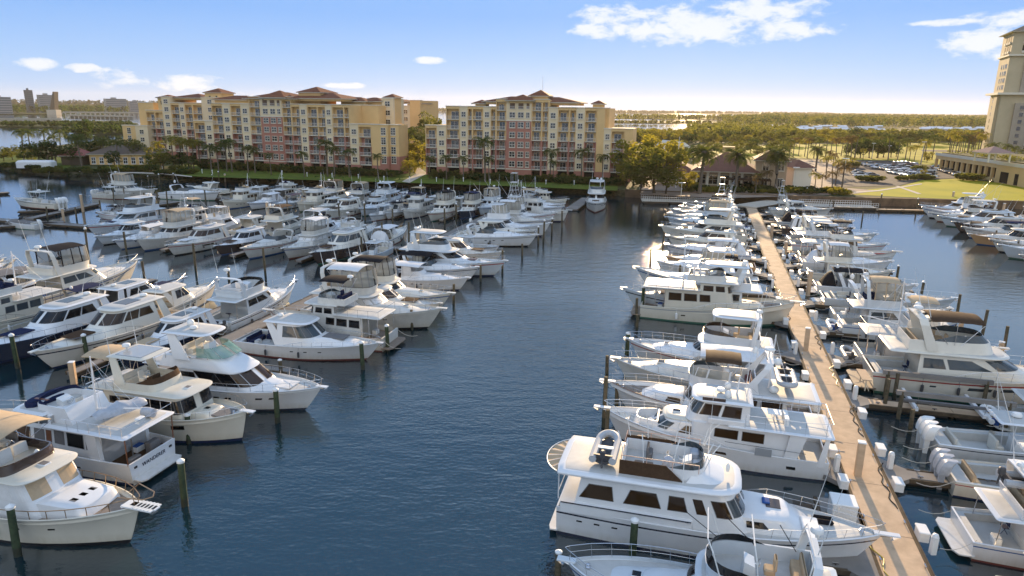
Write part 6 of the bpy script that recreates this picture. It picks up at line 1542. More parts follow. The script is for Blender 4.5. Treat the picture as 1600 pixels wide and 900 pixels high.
# ------------------------------------------------------------------ docks
dcon = mat('dock_concrete', (.62, .45, .30), .85, nscale=.9, col2=(.47, .34, .225), bump=.15)
dgy = mat('dock_grey', (.27, .25, .23), .85, nscale=.4, col2=(.19, .18, .17), bump=.2)
dwood = mat('dock_timber', (.13, .10, .07), .85, noise=.4, nscale=2)
def dock(name, lab, d0, e0, d1, e1, w, m_=dcon, z=.55, seg=5.5, tri=None, cat='dock', group=None, fasc=dwood):
    A, B = DE(d0, e0, 0), DE(d1, e1, 0); r = empty(name, A); ax = (B - A).normalized(); L = (B - A).length; r.rotation_euler = (0, 0, math.atan2(ax.y, ax.x)); tag(r, lab, cat, group)
    mb = MB(); n = max(1, int(L / seg))
    for i in range(n): mb.rbox(L * i / n + .015, L * (i + 1) / n - .015, -w / 2 + .1, w / 2 - .1, z - .35, z, .02)
    mb.build('deck', [m_], r)
    f = MB()
    for s_ in (1, -1): f.box(0, L, s_ * w / 2 - .09, s_ * w / 2 + .09, z - .30, z - .03); f.box(0, L, s_ * (w / 2 + .09) - .03, s_ * (w / 2 + .09) + .03, z - .1, z - .0)
    f.build('edge_beam', [fasc], r)
    fl = MB()
    for i in range(n): fl.box(L * i / n + .3, L * (i + 1) / n - .3, -w / 2 + .2, w / 2 - .2, -.5, z - .36)
    fl.build('float', [rub], r)
    if tri:
        t = MB()
        t.loft([[(0, -w / 2 - tri, zz), (tri * 1.2, -w / 2, zz), (tri * 1.2, w / 2, zz), (0, w / 2 + tri, zz)] for zz in (z - .3, z + .004)], 0, cap=True); t.build('root_gusset', [dgy], r)
    for i in range(int(L / 4)):
        for s_ in (1, -1):
            c = MB(); x = 2 + i * 4; c.box(x - .04, x + .04, s_ * (w / 2 - .2) - .03, s_ * (w / 2 - .2) + .03, z, z + .1); c.box(x - .16, x + .16, s_ * (w / 2 - .2) - .03, s_ * (w / 2 - .2) + .03, z + .1, z + .15); c.build('cleat', [chrome], r)
    return r
dock('main_dock', 'long tan concrete dock running from lower right toward the clubhouse', -14, 0, 141, 0, 2.5)
fi = 0
WF = [-.7, 9.3, 20.0, 31.5, 43.0, 54.5, 65.5, 76, 87, 98, 109, 120]; EF = [-9.5, -2.3, 10.2, 22.0, 31.5, 41.0, 52, 62.5, 73.5, 84.5, 95, 106, 117, 128]
for i, d in enumerate(WF): dock('finger_dock', 'narrow grey finger dock, %s from camera on channel side of long dock' % ordinal(i + 1), d, -1.35, d, -15.5 if i > 1 else -7, 1.2, dgy, tri=1.2, group='finger docks of the long dock')
for i, d in enumerate(EF): dock('finger_dock', 'narrow tan finger dock, %s from camera on right side of long dock' % ordinal(i + 1), d, 1.35, d, 16, 1.2, dgy if i % 3 else dcon, tri=1.2, group='finger docks of the long dock')
dock('main_dock', 'grey dock behind the sterns of boats lining the channel left side', -20, -55.5, 131, -55.5, 2.2, dgy)
dock('main_dock', 'grey dock crossing the left basin, nearest of three', 22, -57, 22, -135, 2.0, dgy)
dock('main_dock', 'grey dock crossing the left basin, middle one of three', 66.5, -57, 66.5, -150, 2.0, dgy)
dock('main_dock', 'grey dock crossing the left basin, farthest of three', 109, -57, 109, -165, 2.0, dgy)
for nm, lst in (('nearest', [(22, 36, -63.2), (22, 37, -80.5), (22, 36, -93), (22, 8, -62.5), (22, 8, -73.5)]), ('middle', [(66.5, 80, -75), (66.5, 80, -88), (66.5, 53, -69), (66.5, 53, -80.5), (66.5, 53, -93.5)]), ('farthest', [(109, 96, -63), (109, 96, -74), (109, 96, -88), (109, 122, -70), (109, 122, -90)])):
    for i, (d0, d1, e) in enumerate(lst): dock('finger_dock', '%s short finger off the %s dock crossing the left basin' % (ordinal(i + 1), nm), d0 + (1 if d1 > d0 else -1), e, d1, e, 1.1, dgy, group='finger docks in the left basin')
for i, d in enumerate((-2, 6.3, 14, 24.9, 32, 41, 53.8, 66, 78, 91, 104, 118)): dock('finger_dock', 'narrow finger dock between channel-left boats, %s from camera' % ordinal(i + 1), d, -54.3, d, -41.5 if i > 3 else -45, 1.0, dgy, group='finger docks left of the channel')
def dock_px(name, lab, a, b, w, m_=dgy, z=.55, group=None):
    p, q = P(*a, z), P(*b, z); 
    def inv(v): v = v - O0; return v.x * DV.x + v.y * DV.y, v.x * EV.x + v.y * EV.y
    d0, e0 = inv(p); d1, e1 = inv(q); return dock(name, lab, d0, e0, d1, e1, w, m_, z, group=group)
dock_px('floating_dock', 'low grey floating dock in open water at far left', (-60, 357), (100, 346), 2.4)
dock_px('floating_dock', 'angled grey floating dock leading to the boat on lift', (45, 341), (150, 318), 2.0)
dock_px('floating_dock', 'small grey dock under the boat on the lift', (28, 330), (92, 327), 1.6)
dock_px('floating_dock', 'grey dock between small boats near the left shore', (155, 332), (275, 315), 2.2)
dock_px('floating_dock', 'short red-brown float cut by the left picture edge', (-20, 302), (14, 300), 2.0)
dock_px('floating_dock', 'grey dock beside the big yacht near the right block', (893, 326), (918, 309), 3.0)
def fenced(lab, a, b, w=5.0):
    r = dock_px('fenced_dock', lab, a, b, w, conc, .7); L = (P(*b, .7) - P(*a, .7)).length; mb = MB(); n = int(L / .55)
    for y in (-w / 2 + .2, w / 2 - .2):
        for z in (.75, 1.25, 1.75): mb.box(0, L, y - .03, y + .03, z, z + .06)
        for i in range(n + 1): x = L * i / n; mb.box(x - .03, x + .03, y - .03, y + .03, .7, 1.8)
    mb.build('railing', [raild], r)
fenced('white-fenced dock along the seawall, left of the clubhouse stairs', (1003, 312.5), (1128, 315.5)); fenced('white-fenced dock along the seawall below the lawn edge', (1252, 320), (1366, 323))
dock_px('floating_dock', 'tan floating dock strip along the seawall below the lawn', (1370, 326.5), (1485, 329), 1.6, dcon)
dock_px('gangway', 'wide pale landing at the shore end of the long dock', (1165, 322), (1215, 314), 6.0, conc, .9)
dock('main_dock', 'dock behind the boats moored at far right edge', 86, 54, 150, 54, 2.2, dgy)

# dock furniture
def dock_box(lab, d, e, w=.95, l=.5, h=.48, z=.56, group='white dock boxes on the long dock'):
    r = empty('dock_box', DE(d, e, z), math.atan2(DV.y, DV.x)); tag(r, lab, 'dock box', group)
    mb = MB(); mb.rbox(-w / 2, w / 2, -l / 2, l / 2, 0, h, .04); mb.build('box', [white], r); m2 = MB(); m2.rbox(-w / 2 - .03, w / 2 + .03, -l / 2 - .03, l / 2 + .03, h + .002, h + .1, .04); m2.build('lid', [white], r)
    return r
def pedestal(lab, d, e, group='power pedestals on the long dock'):
    r = empty('power_pedestal', DE(d, e, .56)); tag(r, lab, 'pedestal', group)
    mb = MB(); mb.rbox(-.15, .15, -.15, .15, 0, .95, .03); mb.build('post', [white], r); m2 = MB(); m2.lathe([(.17, .95), (.2, 1.0), (.14, 1.15), (.04, 1.2)], n=8); m2.build('cap', [white], r)
    c = MB(); c.tube([(.18, .05 * math.cos(a) * 4, .45 + .2 * math.sin(a)) for a in [i * .6 for i in range(20)]], .02, 4); c.build('cord', [cblk], r)
for i, (d, e) in enumerate(((-3.6, 1.55), (2.8, 1.6), (8.0, 1.6), (12.6, 1.6), (18.6, 1.6), (24.5, 1.6), (29.5, 1.55), (38, 1.6), (46, 1.6), (56, 1.6), (67, 1.6), (78, 1.6), (92, 1.6), (107, 1.6))): dock_box('white dock box on right edge of long dock, %s from camera' % ordinal(i + 1), d, e)
for i, (d, e) in enumerate(((7.4, -1.6), (11.5, -1.6), (19, -1.6), (25.6, -1.6), (34, -1.6), (42, -1.6), (51, -1.6), (63, -1.6), (75, -1.6), (88, -1.6), (102, -1.6), (115, -1.6))): dock_box('white dock box on left edge of long dock, %s from camera' % ordinal(i + 1), d, e)
r = dock_box('large white locker on small grey platform beside the bow of old yacht', 3.4, -2.35, 1.3, 1.3, 1.15, .6, None)
dock('dock_platform', 'small grey platform under the large white locker', 1.6, -2.3, 5.6, -2.3, 2.2, dgy)
for i, (d, e) in enumerate(((-5.2, 1.7), (1.4, 1.75), (10.6, 1.75), (22.0, 1.7), (33, 1.7), (44, 1.7), (60, 1.7), (80, 1.7))): pedestal('white power pedestal on right edge of long dock, %s from camera' % ordinal(i + 1), d, e)
for i, (d, e) in enumerate(((9.2, -1.7), (21.5, -1.7), (32, -1.7), (45, -1.7), (58, -1.7), (70, -1.7), (95, -1.7))): pedestal('white power pedestal on left edge of long dock, %s from camera' % ordinal(i + 1), d, e)

# ------------------------------------------------------------------ pilings
def piling_proto(key, h, r=.17, cap=True, m_=pile, sq=False):
    o = empty('mooring_piling'); mb = MB()
    if sq: mb.rbox(-r, r, -r, r, -2.5, h, .03)
    else: mb.tube([(0, 0, -2.5), (0, 0, .0), (0, 0, .55)], r * 1.02, 10); 
    mb.build('post', [pileg if not sq else dcon], o, not sq)
    if not sq: m2 = MB(); m2.tube([(0, 0, .55), (0, 0, h * .6), (0, 0, h)], r, 10, r1=r * .93); m2.build('upper_post', [m_], o, True)
    if cap: m3 = MB(); m3.lathe([(r * 1.12, h - .12), (r * 1.14, h + .01), (r * .6, h + .10), (.01, h + .17)], n=10) if not sq else m3.rbox(-r - .03, r + .03, -r - .03, r + .03, h, h + .1, .04); m3.build('cap', [white], o, not sq)
    return o
PT_ = [piling_proto(0, 2.9), piling_proto(1, 2.7, .16, False), piling_proto(2, 3.1, .2, True, mat('piling_green', (.07, .095, .055), .85, nscale=3, col2=(.04, .055, .035), bump=.5)), piling_proto(3, 3.6, .21, True, dcon, True)]
USEDP = [False] * 4
def piling(px, yb, yt, typ, lab, group):
    p = P(px, yb, 0); h = ZAT(p.x, p.y, yt); H0 = (2.9, 2.7, 3.1, 3.6)[typ]
    o = PT_[typ] if not USEDP[typ] else copy_tree(PT_[typ]); USEDP[typ] = True
    o.location = p; s_ = max(.55, min(1.5, h / H0)); o.scale = (1, 1, s_); o.rotation_euler = (R_(rnd.uniform(-1.5, 1.5)), R_(rnd.uniform(-1.5, 1.5)), rnd.uniform(0, 6))
    tag(o, lab, 'piling', group); return o
GROUPS = [
 ('wooden mooring piling along channel left edge', [(28, 868, 792, 2), (289, 790, 720, 2), (296, 692, 648, 2), (434, 660, 608, 2), (567, 577, 535, 2), (606, 548, 508, 2), (644, 515, 484, 1), (709, 475, 444, 1), (751, 440, 414, 1), (785, 427, 391, 1), (816, 404, 381, 1), (794, 382, 359, 1), (841, 381, 354, 0), (849, 379, 344, 0), (862, 368, 341, 0), (878, 362, 328, 1), (763, 392, 379, 1), (440, 590, 562, 0)]),
 ('wooden mooring piling in left basin', [(28, 575, 523, 2), (138, 567, 523, 2), (116, 600, 567, 3), (226, 437, 408, 1), (306, 424, 367, 1), (199, 402, 362, 1), (138, 400, 355, 0), (415, 432, 373, 1), (358, 440, 417, 1), (527, 404, 382, 1), (523, 427, 404, 3), (566, 398, 370, 1), (598, 384, 339, 1), (614, 359, 323, 1), (505, 374, 335, 0), (531, 347, 316, 0), (571, 350, 315, 0), (639, 384, 345, 1), (653, 389, 361, 3), (695, 355, 324, 0), (713, 348, 318, 0), (450, 331, 306, 1), (420, 361, 307, 3), (400, 324, 307, 1), (376, 313, 283, 1), (380, 310, 284, 1), (322, 319, 297, 1), (341, 312, 297, 1), (552, 320, 296, 0)]),
 ('wooden mooring piling off the left shore', [(50, 301, 283, 1), (130, 331, 304, 3), (158, 332, 313, 1), (120, 344, 324, 1), (100, 346, 326, 3), (75, 344, 323, 1), (92, 330, 313, 1), (42, 330, 314, 1), (64, 330, 315, 1), (227, 319, 301, 1), (248, 322, 299, 1), (262, 322, 299, 1), (272, 288, 271, 0), (250, 291, 272, 0), (232, 285, 275, 0), (332, 284, 273, 0), (343, 286, 268, 0), (352, 284, 272, 3), (-2, 304, 287, 1), (178, 312, 295, 1), (195, 310, 294, 1)]),
 ('wooden piling at channel side of long dock', [(987, 884, 812, 2), (871, 905, 862, 0), (943, 668, 588, 1), (946, 702, 640, 1), (1012, 702, 655, 2), (948, 590, 556, 1), (979, 560, 520, 2), (995, 515, 492, 1), (1003, 490, 448, 2), (994, 496, 466, 1), (1072, 500, 468, 0), (1061, 438, 414, 1), (1016, 416, 390, 1), (1083, 362, 345, 1), (1088, 356, 340, 0), (1078, 405, 394, 1), (1084, 386, 374, 1), (1035, 400, 360, 1), (963, 640, 600, 1)]),
 ('tall square piling beside the long dock', [(1338, 755, 692, 3), (1258, 556, 513, 3), (1262, 462, 424, 3), (1205, 372, 352, 3), (1226, 400, 378, 3)]),
 ('wooden piling right of the long dock', [(1397, 622, 583, 1), (1381, 640, 592, 1), (1480, 625, 588, 1), (1571, 620, 576, 0), (1438, 540, 512, 1), (1401, 436, 415, 0), (1438, 468, 440, 0), (1482, 502, 480, 0), (1494, 500, 460, 1), (1497, 530, 498, 3), (1532, 536, 484, 1), (1566, 562, 510, 1), (1560, 565, 538, 3), (1421, 677, 640, 1), (1347, 344, 330, 1), (1296, 326, 312, 1), (1301, 328, 313, 1)]),
 ('wooden piling before the bows at far right', [(1432, 329, 310, 0), (1464, 334, 321, 1), (1489, 346, 332, 1), (1514, 364, 345, 1), (1554, 379, 360, 1), (1588, 397, 376, 1), (1565, 340, 318, 3), (1487, 318, 300, 3), (1375, 322, 303, 0)]),
 ('white-capped piling along the seawall', [(1259, 311, 294, 0), (1064, 312, 295, 0), (1130, 312, 296, 0)])]
for gl, lst in GROUPS:
    lst = sorted(lst, key=lambda t: -t[1])
    for i, (px, yb, yt, ty) in enumerate(lst): piling(px, yb, yt, ty, '%s, %s counting from the nearest' % (gl, ordinal(i + 1)), gl + 's')

# ------------------------------------------------------------------ the boats: prototypes
KE = {
 'ex_w': (lambda: express(12.5, cv=cblk), 12.5, 'white hardtop express cruiser'),
 'ex_g': (lambda: express(15.5, boot=navy, sunroof=False, gm=glassb, pads=cgry), 15.5, 'sport yacht with grey bow pads'),
 'ex_n': (lambda: express(12, top='full', cv=cblk, stripe=navy), 12, 'express cruiser under black canvas'),
 'ex_o': (lambda: express(11.5, top='canvas', cv=cnav, stripe=mat('blue_stripe', (.03, .10, .30), .25)), 11.5, 'express cruiser with navy bimini'),
 'ex_c': (lambda: express(12.5, top='full', cv=cwht, win='x', gm=cwht), 12.5, 'express cruiser in white canvas'),
 'ex_t': (lambda: express(14, hm=tanh, gm=glassb), 14, 'tan-hulled hardtop sport cruiser'),
 'ex_b': (lambda: express(12, hm=brn, top='full', cv=cgry), 12, 'dark-hulled express cruiser with grey canvas'),
 'ex_p': (lambda: express(12.5, top='open', gm=glassc), 12.5, 'open express cruiser with radar arch'),
 'cp_w': (lambda: coupe(14, boot=navy, stripe=gry), 14, 'white coupe yacht with hardtop'),
 'cp_b': (lambda: coupe(14, hm=brn, mask=glassb), 14, 'brown-hulled coupe yacht'),
 'cp_n': (lambda: coupe(14.5, hm=navy, gm=glass), 14.5, 'navy-hulled coupe yacht'),
 'sd_b': (lambda: sedan(13.5, stripe=navy, boot=redb), 13.5, 'flybridge cruiser with black bimini'),
 'sd_t': (lambda: sedan(13, cv=ctan, gm=glass), 13, 'flybridge cruiser with tan bimini'),
 'sd_h': (lambda: sedan(14.5, bim='hard', curt=False), 14.5, 'flybridge cruiser with white hardtop'),
 'sd_w': (lambda: sedan(13, cv=cwht, gm=cwht), 13, 'flybridge cruiser with white covers'),
 'sd_n': (lambda: sedan(14, cv=cnav, hm=navy), 14, 'dark blue flybridge cruiser'),
 'sd_p': (lambda: sedan(14, bim=None, hoops=True, stripe=navy, rail=0) if False else sedan(14, bim=None, hoops=True, cv=cgry), 14, 'flybridge cruiser with bare canopy hoops'),
 'cc_g': (lambda: console(11, 3, mm=silv, ttm=gel), 11, 'centre console with grey outboards'),
 'sd_o': (lambda: sedan(12.5, bim=None), 12.5, 'flybridge cruiser with open bridge'),
 'bs_h': (lambda: bigsedan(17), 17, 'large raked flybridge yacht'),
 'bs_b': (lambda: bigsedan(16, top='bim', cv=cbrn, gm=glassb), 16, 'large flybridge yacht with brown bimini'),
 'tr_t': (lambda: trawler(13, stripe=mat('green_stripe', (.03, .12, .08), .3), boot=redb), 13, 'trawler with tan bimini and mast'),
 'tr_w': (lambda: trawler(13.5, bim=False, hm=crm), 13.5, 'cream trawler with mast and boom'),
 'tr_n': (lambda: trawler(12.5, hm=gel, stripe=navy, cv=cblk, mast=False, capm=wood), 12.5, 'trawler with black canopy and teak deck'),
 'sf_t': (lambda: sportfish(15), 15, 'sportfishing yacht with tall tower'),
 'sf_n': (lambda: sportfish(15.5, tower=False, stripe=gry, boot=mat('blue_boot', (.02, .08, .22), .3)), 15.5, 'sportfishing yacht with outriggers'),
 'cc_3': (lambda: console(10), 10, 'centre console with white outboards'),
 'cc_2': (lambda: console(8.5, 2, mm=dgry, ttm=cblk), 8.5, 'centre console with dark outboards'),
 'cv': (lambda: console(7.5, 1, top=False, covered=True, cv=cgry), 7.5, 'small boat under grey cover'),
}
PRO = {}
NB = 0
def get(key):
    f, L, look = KE[key]
    if key not in PRO: PRO[key] = f(); return PRO[key].root, PRO[key]
    return copy_tree(PRO[key].root), PRO[key]
FB = {}
def heading(az): a = R_(az); return Vector((math.sin(a), math.cos(a), 0))
AZ = {'E': 105.5, 'W': 285.5, 'D': 15.5, 'S': 195.5}
def setboat(root, b, az, anchor, tip=None, stern=None, s_=1.0, lim=None):
    h = heading(az); root.rotation_euler = (0, 0, math.atan2(h.y, h.x)); sl = s_
    if tip is not None and lim is not None: sl = min(s_, abs(lim - (tip - O0).dot(EV)) / b.L)
    root.scale = (sl, (sl + s_) / 2 * .97, s_ if sl > s_ * .9 else (s_ * .9 + sl * .1))
    if tip is not None: root.location = Vector((tip.x, tip.y, 0)) - h * b.L * sl
    else: root.location = Vector((stern.x, stern.y, 0))
    return root
ROWS = {
 'A': ('along channel left edge', 'boats along the channel left edge', 'camera'), 'W': ('on channel side of long dock', 'boats on the channel side of the long dock', 'camera'),
 'R': ('on right side of long dock', 'boats on the right side of the long dock', 'camera'), 'F': ('at far right edge', 'boats moored at the far right', 'camera'),
 'B': ('in nearest left-basin row', 'boats in the nearest left-basin row', 'left'), 'B2': ('in second left-basin row', 'boats in the second left-basin row', 'left'), 'C': ('in third left-basin row', 'boats in the third left-basin row', 'left'),
 'C2': ('in fourth left-basin row', 'boats in the fourth left-basin row', 'left'), 'S': ('in fifth left-basin row', 'boats in the fifth left-basin row', 'left'), 'S2': ('in farthest left-basin row', 'boats in the farthest left-basin row', 'left'), 'L': ('near left shore', 'boats near the left shore', 'left')}
JOBS = []
def B_(row, key, az, px=None, py=None, z=None, de=None, L=None, look=None, stern=False, custom=None, jit=None):
    JOBS.append(dict(row=row, key=key, az=az, px=px, py=py, z=z, de=de, L=L, look=look, stern=stern, custom=custom))
# --- channel left edge, nearest first (named ones are built to their own design)
B_('A', None, 'E', 218, 790, 2.45, custom=canopy_trawler, look='cream trawler with long tan bimini and teak foredeck')
B_('A', None, 'W', 243, 737, 0, stern=True, custom=wanderer, look='white trawler named WANDERER, transom facing channel')
B_('A', None, 'E', 385, 642, 2.35, custom=pilothouse_trawler, look='cream pilothouse trawler with hardtop')
B_('A', None, 'E', 503, 604, 2.15, custom=motor_cruiser_green, look='white yacht with green bridge windscreen')
B_('A', 'ex_g', 'E', 594, 537, 1.75)
B_('A', 'tr_n', 'W', 610, 541, 0, stern=True, L=13.5, look='white trawler turned stern to channel')
B_('A', 'sd_w', 'E', 690, 487, 2.05, L=15.5, look='large white cruiser, bridge curtained in white')
B_('A', 'cp_w', 'E', 688, 472, 1.9, L=12.5)
B_('A', 'sd_b', 'E', 705, 460, 2.0, L=14.5)
B_('A', 'ex_c', 'E', 732, 434, 1.8, L=12.5)
B_('A', 'ex_n', 'E', 748, 419, 1.8, L=13)
B_('A', 'bs_h', 'E', 790, 408, 2.3, L=17)
B_('A', 'cp_w', 'E', 785, 394, 1.9, L=14)
B_('A', 'cc_3', 'E', de=(69.5, -42.5)), B_('A', 'ex_p', 'E', 839, 370, 1.8, L=15)
B_('A', 'ex_w', 'E', de=(82.5, -39.5), L=13.5), B_('A', 'sf_n', 'E', 860, 352, 2.2, L=16.5)
B_('A', 'sd_w', 'E', de=(95.5, -39.5), L=13), B_('A', 'sf_t', 'E', de=(101.5, -40), L=15), B_('A', 'tr_t', 'E', 888, 332, 2.0, L=14)
B_('A', 'ex_o', 'E', de=(113.5, -41), L=13), B_('A', 'sd_h', 'E', de=(119.5, -42), L=13.5), B_('A', 'tr_w', 'E', de=(125.5, -42.5), L=13)
# --- left basin rows
for x in (dict(key='cp_n', px=-48, py=549, L=15.5), dict(key='cp_w', px=52, py=554, L=15.5), dict(key='cp_n', px=179, py=551, L=12.5, look='sleek navy express cruiser with black hardtop')): B_('B', x['key'], 'S', x['px'], x['py'], 1.95, L=x['L'], look=x.get('look'))
B_('B', 'tr_w', 'S', de=(8, -80.5), L=14)
for k, e, L in (('sd_b', -84.5, 16.5), ('ex_b', -91, 13), ('cp_w', -97.5, 13), ('cp_n', -73.5, 13.5), ('ex_w', -68.4, 13), ('ex_o', -78.8, 10)): B_('B2', k, 'D', de=(21 + L + .3 + (1 if k == 'sd_b' else 0), e), L=L)
B_('B2', 'sd_o', 'D', de=(36, -58.6), L=14, look='flybridge cruiser with tender on its stern')
B_('C', 'cp_w', 'S', 260, 384, 1.9, L=14), B_('C', 'sd_t', 'S', 213, 377, 1.9, L=14), B_('C', 'ex_c', 'S', 178, 375, 1.8, L=12), B_('C', 'bs_h', 'S', 135, 352, 2.4, L=17)
B_('C', 'cp_b', 'S', 335, 383, 1.9, L=12.5), B_('C', 'ex_p', 'S', 379, 390, 1.8, L=14, look='white express cruiser with dark brown lower hull'), B_('C', 'sd_w', 'S', 442, 388, 2, L=13), B_('C', 'cp_b', 'S', 486, 398, 1.9, L=15.5), B_('C', 'cc_3', 'S', de=(54.5, -60), L=10)
for k, e, L in (('sd_o', -69.8, 12), ('sd_h', -77, 14.5), ('bs_b', -84.3, 15), ('ex_w', -91, 13), ('sf_n', -97.5, 13.5), ('tr_t', -104, 12.5)): B_('C2', k, 'D', de=(67.6 + L, e), L=L)
for k, px, py, L in (('tr_w', 464, 319, 14), ('cp_w', 508, 330, 14), ('cc_3', 577, 333, 11), ('tr_t', 630, 330, 13), ('sd_b', 669, 334, 14), ('sd_n', 716, 330, 13), ('sd_t', 748, 325, 13), ('cc_2', 602, 330, 10)): B_('S', k, 'S', px, py, 1.9, L=L)
B_('S', 'ex_w', 'S', de=(96.5, -92.5), L=11.5), B_('S', 'ex_o', 'S', de=(97.5, -103.5), L=11)
for k, e, L in (('bs_h', -84, 16), ('ex_o', -78, 12), ('sd_b', -98, 14), ('ex_w', -105, 13), ('tr_w', -112, 13), ('cp_w', -119, 13)): B_('S2', k, 'D', de=(110.2 + L, e), L=L)
B_('L', 'cc_3', 'W', 22, 311, 2.4, L=13, look='long centre console raised on a lift'), B_('L', 'sd_t', 'E', 243, 297, 1.9, L=14), B_('L', 'cc_3', 'E', 205, 303, 1.4, L=11), B_('L', 'ex_p', 'E', 343, 302, 1.9, L=16), B_('L', 'cc_2', 'W', 150, 330, 1.4, L=9), B_('L', 'ex_w', 'W', 292, 290, 1.7, L=12), B_('L', 'cv', 'W', 10, 345, 1.2, L=7.5), B_('L', 'ex_c', 'D', 62, 412, 1.8, L=12, look='white cruiser partly cut by the picture edge')
B_('L', 'cp_w', 'D', 24, 405, 1.8, L=13, look='white coupe at the left picture edge')
for k, e, L in (('ex_w', -107, 12),): B_('C', k, 'S', de=(65.5 - L, e), L=L)
for k, e, L in (('ex_c', -63.5, 12),): B_('C2', k, 'D', de=(67.6 + L, e), L=L)
for k, e, L in (('sd_o', -81.5, 12), ('ex_c', -109, 12), ('tr_w', -115, 13)): B_('S', k, 'S', de=(108 - L, e), L=L)
for k, e, L in (('ex_w', -71.5, 12), ('cp_w', -65.5, 12), ('sd_t', -91, 13)): B_('S2', k, 'D', de=(110.2 + L, e), L=L)
for k, e, L in (('cp_w', -104, 14), ('sd_t', -110.5, 13)): B_('B2', k, 'D', de=(21.5 + L, e), L=L)
B_('B', 'sd_w', 'S', de=(8, -87.5), L=13)
# --- the big yacht by the right block, facing the camera
B_('S', 'bs_h', 188, 930, 318, 2.4, L=18, look='big white yacht facing camera by right block')
# --- channel side of the long dock
B_('W', 'sd_p', 'W', 885, 882, 1.9, L=15, look='flybridge cruiser at bottom edge with bare canopy hoops')
B_('W', None, 'E', 1380, 833, 2.1, custom=aftdeck_yacht, look='big old white yacht with fan-shaped stern awning')
B_('W', None, 'W', 945, 632, 2.7, custom=pilothouse_yacht, look='raised-pilothouse white yacht with brown windows')
B_('W', None, 'W', 953, 590, 2.6, custom=europa, look='white sedan trawler with brown bridge canopy')
B_('W', 'ex_c', 'W', 960, 564, 2.0, L=15.5), B_('W', 'sd_h', 'W', 982, 530, 2.1, L=15.5)
B_('W', 'tr_w', 'E', 1242, 479, 2.3, L=16.5, look='tall white trawler, bow over the dock')
B_('W', 'bs_h', 'W', 974, 448, 2.6, L=18), B_('W', 'sf_n', 'W', 993, 421, 2.2, L=16), B_('W', 'ex_t', 'W', 1038, 398, 1.9, L=14.5)
B_('W', 'ex_c', 'W', 1040, 382, 1.8, L=13), B_('W', 'cp_w', 'W', 1042, 368, 1.8, L=13), B_('W', 'bs_h', 'W', de=(93, -18.5), L=17), B_('W', 'cp_w', 'W', de=(99, -17), L=14), B_('W', 'sd_t', 'W', de=(104.8, -18), L=14.5)
B_('W', 'ex_c', 'W', de=(111, -18), L=14), B_('W', 'bs_b', 'W', de=(117, -18), L=15), B_('W', 'sd_o', 'W', de=(123.5, -16), L=13), B_('W', 'sf_t', 'W', de=(130, -15.5), L=12), B_('W', 'ex_w', 'W', de=(136.5, -13), L=11)
B_('W', 'ex_n', 'W', de=(63.8, -17.2), L=13)
# --- right side of the long dock
B_('R', 'cc_3', 'E', de=(15.8, 17.0), L=11.5), B_('R', 'cc_g', 'E', de=(10.6, 17.5), L=12.5), B_('R', 'sd_h', 'E', de=(4.0, 16.6), L=13.2, look='flybridge cruiser with open cockpit'), B_('R', 'sd_o', 'E', de=(-2.6, 15.8), L=12.6)
B_('R', 'sd_h', 'E', de=(21.4, 24.5), L=12.5, look='small hardtop cruiser beside the largest yacht')
B_('R', 'bs_b', 'E', de=(27.6, 21.5), L=18.5, look='largest flybridge yacht with brown canopies and brown windows')
B_('R', 'tr_t', 'E', 1562, 548, 2.3, L=14.5), B_('R', 'sd_t', 'E', 1497, 507, 2.0, L=16), B_('R', 'sf_n', 'E', 1485, 486, 2, L=14.5), B_('R', 'ex_p', 'E', 1494, 470, 1.8, L=14.5)
B_('R', 'ex_n', 'E', de=(60, 15.5), L=13), B_('R', 'sd_w', 'E', 1394, 423, 2.0, L=13.5), B_('R', 'ex_c', 'E', de=(74.5, 16), L=14), B_('R', 'tr_n', 'E', 1400, 398, 2.1, L=14), B_('R', 'bs_h', 'E', 1387, 381, 2.1, L=15.5), B_('R', 'sd_h', 'E', de=(95, 17), L=14), B_('R', 'ex_w', 'E', 1370, 366, 1.9, L=14)
B_('R', 'cp_b', 'E', de=(105.5, 16.5), L=14), B_('R', 'ex_n', 'E', 1332, 347, 1.8, L=14), B_('R', 'cp_w', 'E', de=(116.5, 16.5), L=14), B_('R', 'bs_h', 'E', de=(122.5, 15.5), L=13), B_('R', 'ex_w', 'E', 1300, 326, 1.8, L=13), B_('R', 'sf_t', 'E', de=(138, 12), L=11)
